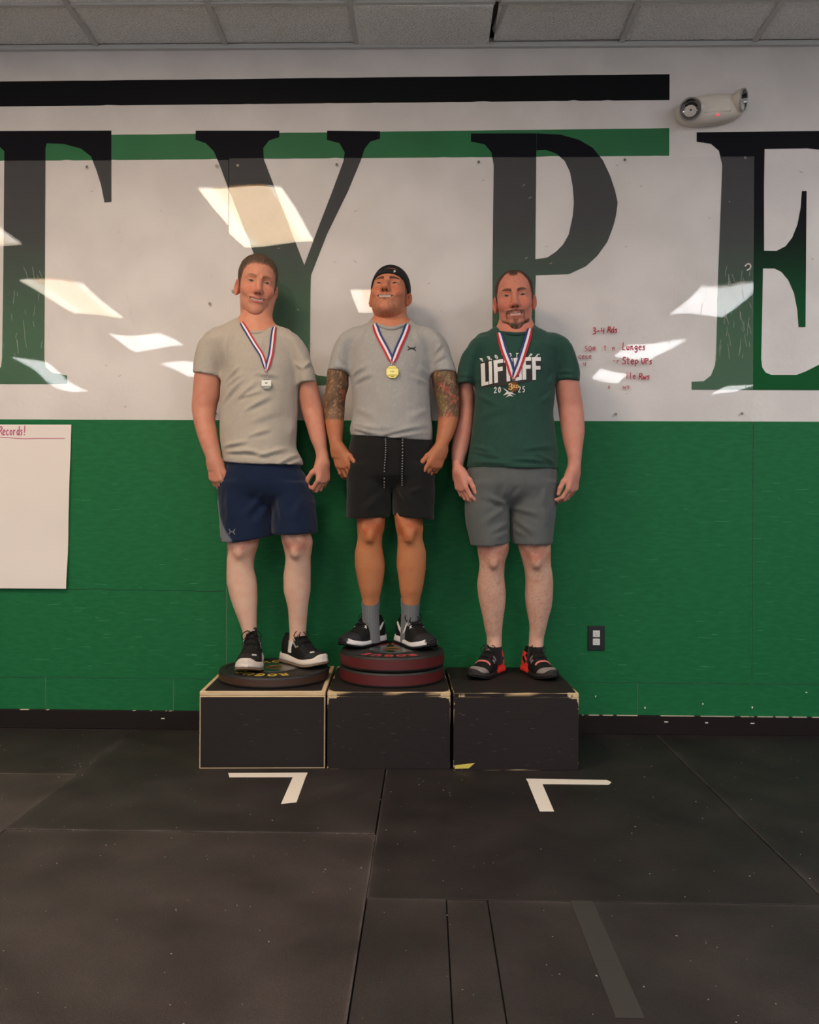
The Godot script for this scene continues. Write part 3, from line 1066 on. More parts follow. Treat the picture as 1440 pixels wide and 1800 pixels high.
static func loft(rows: Array, k := 0.01, grow := 0.0, cuts := []) -> Prim:
	# rows: [y, left x, right x, centre z, half depth] from the top down
	var p := Prim.new()
	p.k = k
	p.cuts = cuts
	var r := rows.duplicate()
	if r[0][0] > r[r.size() - 1][0]:
		r.reverse()
	p.y0 = r[0][0]
	p.n = maxi(3, int(ceil((r[r.size() - 1][0] - p.y0) / p.step)) + 1)
	for s in p.n:
		var y := p.y0 + s * p.step
		var j := 0
		while j < r.size() - 2 and r[j + 1][0] < y:
			j += 1
		var f := clampf((y - r[j][0]) / maxf(1e-5, r[j + 1][0] - r[j][0]), 0.0, 1.0)
		var o := []
		for c in range(1, 5):
			var p0: float = r[maxi(j - 1, 0)][c]
			var p1: float = r[j][c]
			var p2: float = r[j + 1][c]
			var p3: float = r[mini(j + 2, r.size() - 1)][c]
			var t0: float = r[maxi(j - 1, 0)][0] - r[j][0]
			var t1: float = r[j + 1][0] - r[j][0]
			var t2: float = r[mini(j + 2, r.size() - 1)][0] - r[j][0]
			o.append(catmull(p0, p1, p2, p3, t0, t1, t2, f))
		p.cx.append((o[0] + o[1]) * 0.5)
		p.cz.append(o[2])
		p.ra.append(maxf(0.004, (o[1] - o[0]) * 0.5 + grow))
		p.rb.append(maxf(0.004, o[3] + grow))
	for s in p.n:
		var s2 := mini(s + 1, p.n - 1)
		var s1 := maxi(s - 1, 0)
		var g := maxf(absf(p.ra[s2] - p.ra[s1]), absf(p.cx[s2] - p.cx[s1]) * 0.7) / (p.step * maxf(1.0, s2 - s1))
		p.sl.append(sqrt(1.0 + g * g))
	return p


static func catmull(p0: float, p1: float, p2: float, p3: float, t0: float, t1: float, t2: float, f: float) -> float:
	# cubic through unevenly spaced rows with slopes held back so that it does not overshoot
	var d1 := (p2 - p1) / t1
	var d0 := (p1 - p0) / (-t0) if t0 < -1e-6 else d1
	var d2 := (p3 - p2) / (t2 - t1) if t2 > t1 + 1e-6 else d1
	var m1 := 0.0 if d0 * d1 <= 0.0 else 2.0 * d0 * d1 / (d0 + d1)
	var m2 := 0.0 if d1 * d2 <= 0.0 else 2.0 * d1 * d2 / (d1 + d2)
	var f2 := f * f
	var f3 := f2 * f
	return (2 * f3 - 3 * f2 + 1) * p1 + (f3 - 2 * f2 + f) * t1 * m1 + (-2 * f3 + 3 * f2) * p2 + (f3 - f2) * t1 * m2


static func cone(a: Vector3, b: Vector3, r1: float, r2: float, k := 0.01) -> Prim:
	var p := Prim.new()
	p.kind = 1
	p.k = k
	p.a = a
	p.b = b
	p.r1 = r1
	p.r2 = r2
	return p


static func ball(a: Vector3, rad: Vector3, k := 0.01) -> Prim:
	var p := Prim.new()
	p.kind = 2
	p.k = k
	p.a = a
	p.rad = rad
	return p


class Field:
	var groups := []       # each a list of Prims that flow into one another
	var minus := []        # Prims whose distance bounds the whole from inside (cuts)

	func at(p: Vector3) -> float:
		return eval(p, groups)

	func eval(p: Vector3, gs: Array) -> float:
		var best := 1e9
		for g in gs:
			var d := 1e9
			for q: Prim in g:
				var e := q.dist(p)
				var h := q.k - absf(d - e)
				d = minf(d, e)
				if h > 0.0:
					d -= h * h * 0.25 / q.k
			best = minf(best, d)
		for q: Prim in minus:
			best = maxf(best, q.dist(p))
		return best

	func front(x: float, y: float) -> float:  # the z at which a ray from the front meets the shape
		var z := 0.62
		for s in 60:
			var d := at(Vector3(x, y, z))
			if d < 0.0006:
				break
			z -= maxf(d * 0.7, 0.0006)
			if z < 0.1:
				break
		return z


static func nets(f: Field, lo: Vector3, hi: Vector3, h: float) -> Buf:
	const B := 6
	var bx := int(ceil((hi.x - lo.x) / (h * B)))
	var by := int(ceil((hi.y - lo.y) / (h * B)))
	var bz := int(ceil((hi.z - lo.z) / (h * B)))
	var nx := bx * B + 1
	var ny := by * B + 1
	var nz := bz * B + 1
	var sy := nx
	var sz := nx * ny
	var val := PackedFloat32Array()
	val.resize(nx * ny * nz)
	val.fill(1e9)
	var idx := PackedInt32Array()
	idx.resize(nx * ny * nz)
	idx.fill(-1)
	var half := B * h * 0.5
	var diag := half * 1.7321
	var live := []
	for k in bz:
		for j in by:
			for i in bx:
				var c := lo + Vector3(i, j, k) * (B * h) + Vector3.ONE * half
				var near := []
				var nearest := 1e9
				for g in f.groups:
					var ds := []
					for q: Prim in g:
						var e := q.dist(c)
						ds.append(e)
						nearest = minf(nearest, e)
					near.append(ds)
				if nearest > diag * 1.25 + h * 2.0 + 0.02 or nearest < -(diag * 1.25 + h * 2.0 + 0.02):
					continue
				var d := f.eval(c, f.groups)
				if absf(d) > diag * 1.25 + h * 2.0:
					continue
				var gs := []
				for gi in f.groups.size():
					var keep := []
					for qi in f.groups[gi].size():
						if near[gi][qi] < nearest + diag * 2.6 + 0.03:
							keep.append(f.groups[gi][qi])
					if keep.size():
						gs.append(keep)
				live.append([i * B, j * B, k * B])
				for z in B + 1:
					for y in B + 1:
						var at := (k * B + z) * sz + (j * B + y) * sy + i * B
						for x in B + 1:
							if val[at + x] > 1e8:
								val[at + x] = f.eval(lo + Vector3(i * B + x, j * B + y, k * B + z) * h, gs)
	var out := Buf.new()
	var off := [0, 1, sy, sy + 1, sz, sz + 1, sz + sy, sz + sy + 1]
	var edges := [[0, 1], [2, 3], [4, 5], [6, 7], [0, 2], [1, 3], [4, 6], [5, 7], [0, 4], [1, 5], [2, 6], [3, 7]]
	for bl in live:
		for z in B:
			for y in B:
				for x in B:
					var cx: int = bl[0] + x
					var cy: int = bl[1] + y
					var cz: int = bl[2] + z
					var at := cz * sz + cy * sy + cx
					var neg := 0
					var bad := false
					for o in off:
						var v := val[at + o]
						if v > 1e8:
							bad = true
							break
						if v < 0.0:
							neg += 1
					if bad or neg == 0 or neg == 8:
						continue
					var sum := Vector3.ZERO
					var cnt := 0
					for e in edges:
						var va := val[at + off[e[0]]]
						var vb := val[at + off[e[1]]]
						if (va < 0.0) != (vb < 0.0):
							var t := va / (va - vb)
							var pa := Vector3(e[0] & 1, (e[0] >> 1) & 1, e[0] >> 2)
							var pb := Vector3(e[1] & 1, (e[1] >> 1) & 1, e[1] >> 2)
							sum += pa.lerp(pb, t)
							cnt += 1
					idx[at] = out.v.size()
					out.v.append(lo + (Vector3(cx, cy, cz) + sum / cnt) * h)
	for bl in live:
		for z in B:
			for y in B:
				for x in B:
					var cx: int = bl[0] + x
					var cy: int = bl[1] + y
					var cz: int = bl[2] + z
					var at := cz * sz + cy * sy + cx
					if idx[at] < 0:
						continue
					var inside := val[at] < 0.0
					if cy > 0 and cz > 0 and (val[at + 1] < 0.0) != inside:
						add_net(out, idx[at], idx[at - sy], idx[at - sy - sz], idx[at - sz], inside)
					if cx > 0 and cz > 0 and (val[at + sy] < 0.0) != inside:
						add_net(out, idx[at], idx[at - sz], idx[at - sz - 1], idx[at - 1], inside)
					if cx > 0 and cy > 0 and (val[at + sz] < 0.0) != inside:
						add_net(out, idx[at], idx[at - 1], idx[at - 1 - sy], idx[at - sy], inside)
	out.smooth_normals()
	return out


static func add_net(b: Buf, p: int, q: int, r: int, s: int, flip: bool) -> void:
	if p < 0 or q < 0 or r < 0 or s < 0:
		return
	if flip:
		b.quad(p, q, r, s)
	else:
		b.quad(p, s, r, q)


static func creased(b: Buf, folds: Array, n: FastNoiseLite, amp: float) -> void:
	# cloth: long soft folds [x0, y0, x1, y1, height, width] on the front, and small unevenness everywhere
	for k in b.v.size():
		var p := b.v[k]
		var nn := b.n[k]
		var d := n.get_noise_3d(p.x * 9.0, p.y * 7.0, p.z * 9.0) * amp + n.get_noise_3d(p.x * 30.0, p.y * 18.0, p.z * 30.0) * amp * 0.35
		if nn.z > 0.05:
			d += crease_at(p.x, p.y, folds) * minf(1.0, nn.z * 2.0)
		b.v[k] = p + nn * d
	b.smooth_normals()


static func crease_at(x: float, y: float, folds: Array) -> float:
	var d := 0.0
	for f in folds:
		var ax: float = f[0]
		var ay: float = f[1]
		var bx: float = f[2] - ax
		var by: float = f[3] - ay
		var len2 := bx * bx + by * by
		var t := ((x - ax) * bx + (y - ay) * by) / len2
		if t < -0.05 or t > 1.05:
			continue
		var w: float = f[5] * (0.6 + 0.4 * t)
		var s := ((x - ax) * by - (y - ay) * bx) / sqrt(len2) / w
		if absf(s) > 4.0:
			continue
		d += f[4] * sin(PI * clampf(t, 0.0, 1.0)) * (exp(-s * s) - 0.55 * exp(-(s - 1.7) * (s - 1.7)))
	return d


# ------------------------------------------------------------------ heads
static func ell(p: Vector3, c: Vector3, r: Vector3) -> float:
	var q := p - c
	var k0 := (q / r).length()
	return k0 * (k0 - 1.0) / maxf((q / (r * r)).length(), 1e-6)


static func cap(p: Vector3, a: Vector3, b: Vector3, r1: float, r2: float) -> float:
	var ab := b - a
	var t := clampf((p - a).dot(ab) / ab.length_squared(), 0.0, 1.0)
	return (p - a - ab * t).length() - lerpf(r1, r2, t)


static func smin(a: float, b: float, k: float) -> float:
	var h := maxf(k - absf(a - b), 0.0) / k
	return minf(a, b) - h * h * k * 0.25


static func head_dist(q: Vector3, d: Dictionary) -> float:
	var p := Vector3(absf(q.x), q.y, q.z)
	var drop: float = d.drop
	var s := ell(p, Vector3(0, 0.045, -0.012), Vector3(0.0765, 0.083, 0.097))
	s = smin(s, ell(p, Vector3(0, -0.025, 0.018), Vector3(0.0655, 0.088, 0.0715)), 0.03)
	s = smin(s, ell(p, Vector3(0, -0.068 - drop * 0.6, 0.028), Vector3(d.jaw, 0.045, 0.053)), 0.025)
	s = smin(s, ell(p, Vector3(0, -0.094 - drop, 0.066), Vector3(0.024, 0.019, 0.019)), 0.024)
	if p.z > 0.03 and p.y < 0.07:
		s = smin(s, cap(p, Vector3(0.010, 0.030, 0.0835), Vector3(0.046, 0.031, 0.0655), 0.0085, 0.006), 0.016)
		s = -smin(-s, ell(p, Vector3(0.033, 0.0115, 0.0935), Vector3(0.021, 0.0155, 0.018)), 0.013)
		s = smin(s, ell(p, Vector3(0.0325, 0.0105, 0.0695), Vector3(0.0165, 0.0105, 0.0115)), 0.004)
		s = smin(s, ell(p, Vector3(0.043, -0.019, 0.058), Vector3(0.024, 0.02, 0.022)), 0.02)
		s = smin(s, ell(p, Vector3(0.036, -0.033, 0.071), Vector3(0.016, 0.015, 0.014)), 0.014)
		s = smin(s, cap(p, Vector3(0, 0.014, 0.086), Vector3(0, -0.026, 0.109), 0.008, d.nose), 0.012)
		s = smin(s, ell(p, Vector3(0.0135, -0.0325, 0.0965), Vector3(0.0095, 0.0085, 0.0115)), 0.008)
		# nostrils
		s = -smin(-s, ell(p, Vector3(0.0085, -0.0415, 0.102), Vector3(0.0042, 0.0035, 0.0052)), 0.003)
		# the furrow from nose to mouth corner
		s = -smin(-s, cap(p, Vector3(0.021, -0.034, 0.1), Vector3(0.0375, -0.058, 0.0835), 0.0025, 0.003), 0.008)
		var m := Vector3(p.x, p.y + 0.0605 + drop * 0.3 - 6.5 * p.x * p.x * d.smile, p.z)
		s = smin(s, ell(m, Vector3(0, 0.001, 0.077), Vector3(0.036, 0.018, 0.0125)), 0.012)
		s = smin(s, ell(m, Vector3(0, 0.0062, 0.0875), Vector3(d.mouth * 0.85, 0.0042, 0.0052)), 0.004)
		s = smin(s, ell(m, Vector3(0, -0.0078, 0.0865), Vector3(d.mouth * 0.72, 0.005, 0.006)), 0.004)
		s = -smin(-s, ell(m, Vector3(0, -0.0005, 0.0935), Vector3(d.mouth * 1.0, d.gap, 0.0115)), 0.003)
	return s


static func hairline(az: float, keys: Array) -> float:
	for k in keys.size() - 1:
		if az <= keys[k + 1][0]:
			return lerpf(keys[k][1], keys[k + 1][1], smoothstep(0.0, 1.0, (az - keys[k][0]) / (keys[k + 1][0] - keys[k][0])))
	return keys[keys.size() - 1][1]


static func make_head(d: Dictionary) -> Array:
	# [skin, hair]: one surface round the middle of the head, found along rays, denser over the face
	var nx := 250
	var ny := 196
	var skin := Buf.new()
	var hair := Buf.new()
	var nn := FastNoiseLite.new()
	nn.seed = d.seed
	nn.frequency = 1.0
	nn.fractal_octaves = 3
	var base: Color = d.skin
	var hm := PackedFloat32Array()
	var xf: Transform3D = d.place
	for j in ny + 1:
		var tu := float(j) / ny
		var th := PI * tu + 0.27 * sin(TAU * tu)
		for i in nx:
			var s := 2.0 * i / nx - 1.0
			var ph := PI * s * (0.45 + 0.55 * s * s)
			var dir := Vector3(sin(th) * sin(ph), cos(th), sin(th) * cos(ph))
			var r := 0.165
			for it in 12:
				var e := head_dist(dir * r, d)
				r -= e * 0.92
				if absf(e) < 0.0002:
					break
			var p := dir * r
			var c := base
			var mott := nn.get_noise_3d(p.x * 60.0, p.y * 60.0, p.z * 60.0)
			c = c.lerp(Color(c.r * 0.9, c.g * 0.72, c.b * 0.7), clampf(0.15 + mott * 0.7, 0.0, 0.5))
			var ax := absf(p.x)
			if p.z > 0.03:
				var red: float = exp(-pow((ax - 0.042) / 0.018, 2) - pow((p.y + 0.022) / 0.02, 2)) * 0.5 + exp(-pow(ax / 0.014, 2) - pow((p.y + 0.028) / 0.014, 2)) * 0.4
				c = c.lerp(Color(c.r * 0.95, c.g * 0.55, c.b * 0.52), clampf(red, 0.0, 0.7))
				# beard shadow and beard
				var low := smoothstep(-0.035, -0.06, p.y) * smoothstep(0.0, 0.03, p.z + 0.02)
				c = c.lerp(d.stubble, low * float(d.stubble_amount) * (0.8 + mott))
				# brows
				var by: float = 0.0285 + 0.006 * sin(clampf((ax - 0.012) / 0.036, 0.0, 1.0) * 2.4)
				if ax > 0.011 and ax < 0.05 and p.y < 0.05:
					var bw := 0.0045 * (1.0 - 0.6 * smoothstep(0.035, 0.05, ax))
					c = c.lerp(d.brow, float(d.brow_amount) * smoothstep(bw * 1.5, bw * 0.7, absf(p.y - by)))
				# eyes: lids leave an almond open
				var dx := (ax - 0.0325) / 0.0135
				if absf(dx) < 1.0 and p.z > 0.05:
					var oy := (p.y - 0.0105 - (0.0008 if dx > 0.0 else 0.0))
					var oh: float = d.eye * (1.0 - dx * dx)
					if absf(oy) < oh:
						c = Color(0.21, 0.17, 0.155)
						var ix: float = ax - 0.0325 - d.gaze * signf(p.x)
						if ix * ix + oy * oy < 0.0058 * 0.0058:
							c = d.iris
					elif oy > 0.0 and oy < oh + 0.002:
						c = c.lerp(Color(0.03, 0.02, 0.015), 0.75)
					elif oy < 0.0 and -oy < oh + 0.001:
						c = c.lerp(Color(0.12, 0.06, 0.05), 0.4)
				# mouth
				var my: float = p.y + 0.0605 + d.drop * 0.3 - 6.5 * p.x * p.x * d.smile
				var mw: float = d.mouth
				if ax < mw * 1.08 and p.z > 0.045:
					var half: float = d.gap * 1.15 * sqrt(maxf(0.0, 1.0 - pow(ax / mw, 2)))
					if absf(my + 0.0005) < half:
						c = Color(0.60, 0.53, 0.47) if my > -0.0005 - half * 0.7 and ax < mw * 0.74 else Color(0.10, 0.025, 0.02)
					elif my > 0.0 and my < 0.010 * (1.0 - pow(ax / (mw * 1.06), 2)) + 0.0008 or my <= 0.0 and my > -0.0125 * (1.0 - pow(ax / mw, 2)) - 0.0008:
						c = c.lerp(d.lip, 0.75)
				if Vector2(ax - 0.0085, (p.y + 0.0395) * 1.5).length() < 0.0026 and p.z > 0.085:
					c = Color(0.06, 0.02, 0.015)
				if d.beard_amount > 0.0:
					var lipline := 0.010 * (1.0 - pow(ax / (mw * 1.06), 2))
					var bd := smoothstep(lipline, lipline + 0.003, my) * smoothstep(0.0235 - ax * 0.22, 0.018 - ax * 0.22, my) * smoothstep(0.041, 0.033, ax) * (1.0 if my > 0.0 else 0.0)
					bd = maxf(bd, 0.55 * smoothstep(0.006, 0.0, absf(ax - mw * 1.2)) * smoothstep(0.016, 0.006, my) * smoothstep(-0.05, -0.03, my))
					bd = maxf(bd, smoothstep(-0.026, -0.036, my - 0.22 * maxf(0.0, ax - 0.018)) * smoothstep(0.060, 0.048, ax))
					bd = maxf(bd, 0.75 * smoothstep(0.012, 0.006, ax) * smoothstep(-0.0135, -0.0165, my) * smoothstep(-0.034, -0.028, my))
					c = c.lerp(d.beard, bd * float(d.beard_amount) * clampf(0.9 + mott * 0.5, 0.5, 1.0))
					r += bd * 0.0035
					p = dir * r
			# hair
			var az := rad_to_deg(absf(atan2(p.x, p.z)))
			var edge := hairline(az, d.hairline) + 0.0035 * nn.get_noise_2d(p.x * 150.0, p.z * 150.0)
			var mask := smoothstep(edge - 0.0035, edge + 0.0035, p.y)
			if d.covered:
				c = c.lerp(d.hair, mask * 0.6)
			hm.append(mask)
			skin.v.append(xf * p)
			skin.c.append(c)
			var thick: float = lerpf(d.side, d.top, smoothstep(0.03, 0.105, p.y)) * smoothstep(edge, edge + 0.02, p.y)
			var tuft := 1.0 + 0.35 * nn.get_noise_3d(p.x * 40.0, p.y * 25.0, p.z * 90.0)
			hair.v.append(xf * (dir * (r + (0.0008 + thick * tuft if mask > 0.3 else -0.002))))
			var strand := 0.75 + 0.5 * nn.get_noise_3d(p.x * 160.0, p.y * 40.0, p.z * 160.0)
			hair.c.append(((d.hair as Color) * strand).lerp(c, 0.85 * (1.0 - smoothstep(edge - 0.002, edge + 0.011, p.y))))
	for j in ny:
		for i in nx:
			var i2 := (i + 1) % nx
			var a := j * nx + i
			var b := j * nx + i2
			var e := a + nx
			var f := b + nx
			skin.quad(a, e, f, b)
			if hm[a] > 0.3 or hm[b] > 0.3 or hm[e] > 0.3 or hm[f] > 0.3:
				hair.quad(a, e, f, b)
	skin.outward()
	skin.smooth_normals()
	for k in hair.c.size():
		hair.c[k].a = 1.0
	hair.smooth_normals()
	# ears
	for sg in [-1.0, 1.0]:
		var o := Buf.new()
		var prof := [[0.0, 0.001], [0.3, 0.0], [0.5, 0.002], [0.62, 0.008], [0.75, 0.0095], [0.88, 0.0115], [0.97, 0.0105], [1.0, 0.007], [0.95, 0.002], [0.8, -0.006], [0.6, -0.016]]
		for q in prof:
			for s in 28:
				var a := TAU * s / 28
				var v := sin(a)
				var u := cos(a) * (1.0 - 0.28 * smoothstep(0.1, -1.0, v))
				var z: float = q[1] * (1.0 if v > -0.55 else 0.75)
				o.v.append(Vector3(u * 0.0185 * q[0] + v * 0.004, v * 0.033 * q[0], z))
				var shade := base
				shade = Color(base.r * 0.97, base.g * 0.8, base.b * 0.78)
				o.c.append(shade)
		for q in prof.size() - 1:
			for s in 28:
				var s2 := (s + 1) % 28
				o.quad(q * 28 + s, (q + 1) * 28 + s, (q + 1) * 28 + s2, q * 28 + s2)
		o.smooth_normals()
		var mir := Transform3D(Basis(Vector3(-sg, 0, 0) * 1.0, Vector3.UP, Vector3(0, 0, 1)), Vector3.ZERO)
		# local z (out of the ear) points sideways and a little forward
		var out_dir := Vector3(sg * 0.93, 0.0, 0.37)
		var side := Vector3(0.37 * -sg, 0, 0.93)
		var bas := Basis(side, Vector3.UP, out_dir)
		if sg > 0.0:
			bas = Basis(-side, Vector3.UP, out_dir)
		var t := xf * Transform3D(bas, Vector3(sg * 0.074, -0.006, -0.014))
		var e2 := Buf.new()
		e2.add(o, t)
		if (t.basis).determinant() < 0.0:
			for k in range(0, e2.i.size(), 3):
				var x := e2.i[k]
				e2.i[k] = e2.i[k + 1]
				e2.i[k + 1] = x
		e2.smooth_normals()
		skin.add(e2)
	return [skin, hair]


# ------------------------------------------------------------------ hands
static func hand_field(d: Dictionary) -> Field:
	# d: wrist, dir (towards the fingers), dorsal (out of the back of the hand), side (towards the thumb), curl per finger, thumb bones in hand axes
	var f := Field.new()
	var w: Vector3 = d.wrist
	var Y: Vector3 = (d.dir as Vector3).normalized()
	var X: Vector3 = ((d.side as Vector3) - Y * Y.dot(d.side)).normalized()
	var Z: Vector3 = X.cross(Y)
	if Z.dot(d.dorsal) < 0.0:
		Z = -Z
	var P := func(x: float, y: float, z: float) -> Vector3: return w + X * x + Y * y + Z * z
	var mx := [0.029, 0.010, -0.0095, -0.027]
	var my := [0.092, 0.096, 0.090, 0.080]
	var palm := [cone(P.call(0.002, -0.024, 0.0), P.call(0.002, 0.014, 0.0), 0.016, 0.0215, 0.012)]
	for k in 4:
		palm.append(cone(P.call(mx[k] * 0.55, 0.012, -0.001), P.call(mx[k], my[k], 0.0), 0.0155, 0.0118, 0.014))
	palm.append(cone(P.call(0.014, 0.022, -0.01), P.call(0.026, 0.052, -0.012), 0.0165, 0.0135, 0.014))
	palm.append(cone(P.call(-0.018, 0.025, -0.009), P.call(-0.024, 0.062, -0.008), 0.0145, 0.0125, 0.014))
	var th := [P.call(0.022, 0.034, -0.011)]
	var tr := [0.0135, 0.0115, 0.0105, 0.008]
	var bones := [0.034, 0.033, 0.026]
	var thumb := [cone(P.call(0.012, 0.02, -0.008), th[0], 0.015, 0.0135, 0.012)]
	for k in 3:
		var v: Vector3 = d.thumb[mini(k, d.thumb.size() - 1)]
		v = (X * v.x + Y * v.y + Z * v.z).normalized()
		th.append(th[k] + v * bones[k])
		thumb.append(cone(th[k], th[k + 1], tr[k], tr[k + 1], 0.006))
	f.groups.append(palm + thumb)
	var lens := [[0.044, 0.026, 0.021], [0.048, 0.03, 0.022], [0.045, 0.028, 0.021], [0.035, 0.021, 0.019]]
	for k in 4:
		var c: Array = d.curl[k]
		var p: Vector3 = P.call(mx[k], my[k], 0.0)
		var g := [cone(P.call(mx[k] * 0.85, my[k] * 0.7, 0.0), p, 0.0115, 0.0112, 0.006)]
		var ang := 0.0
		var rr := [0.0104, 0.0094, 0.0085, 0.0068]
		if k == 3:
			rr = [0.0092, 0.0082, 0.0074, 0.006]
		for s in 3:
			ang += deg_to_rad(c[s])
			var v := (Y * cos(ang) - Z * sin(ang) + X * float(d.splay) * (1.5 - k) * 0.08).normalized()
			var q: Vector3 = p + v * lens[k][s]
			g.append(cone(p, q, rr[s], rr[s + 1], 0.004))
			p = q
		f.groups.append(g)
	return f


static func hand_bounds(f: Field) -> AABB:
	var b := AABB(f.groups[0][0].b, Vector3.ZERO)
	for g in f.groups:
		for p: Prim in g:
			if p.kind == 1:
				b = b.expand(p.a).expand(p.b)
	return b.grow(0.026)


# ------------------------------------------------------------------ work shared between the processor's threads
var jobs := []
var done := []


func run_job(k: int) -> void:
	done[k] = jobs[k].call()


func run_jobs() -> void:
	done.resize(jobs.size())
	var id := WorkerThreadPool.add_group_task(run_job, jobs.size(), -1, true)
	WorkerThreadPool.wait_for_group_task_completion(id)


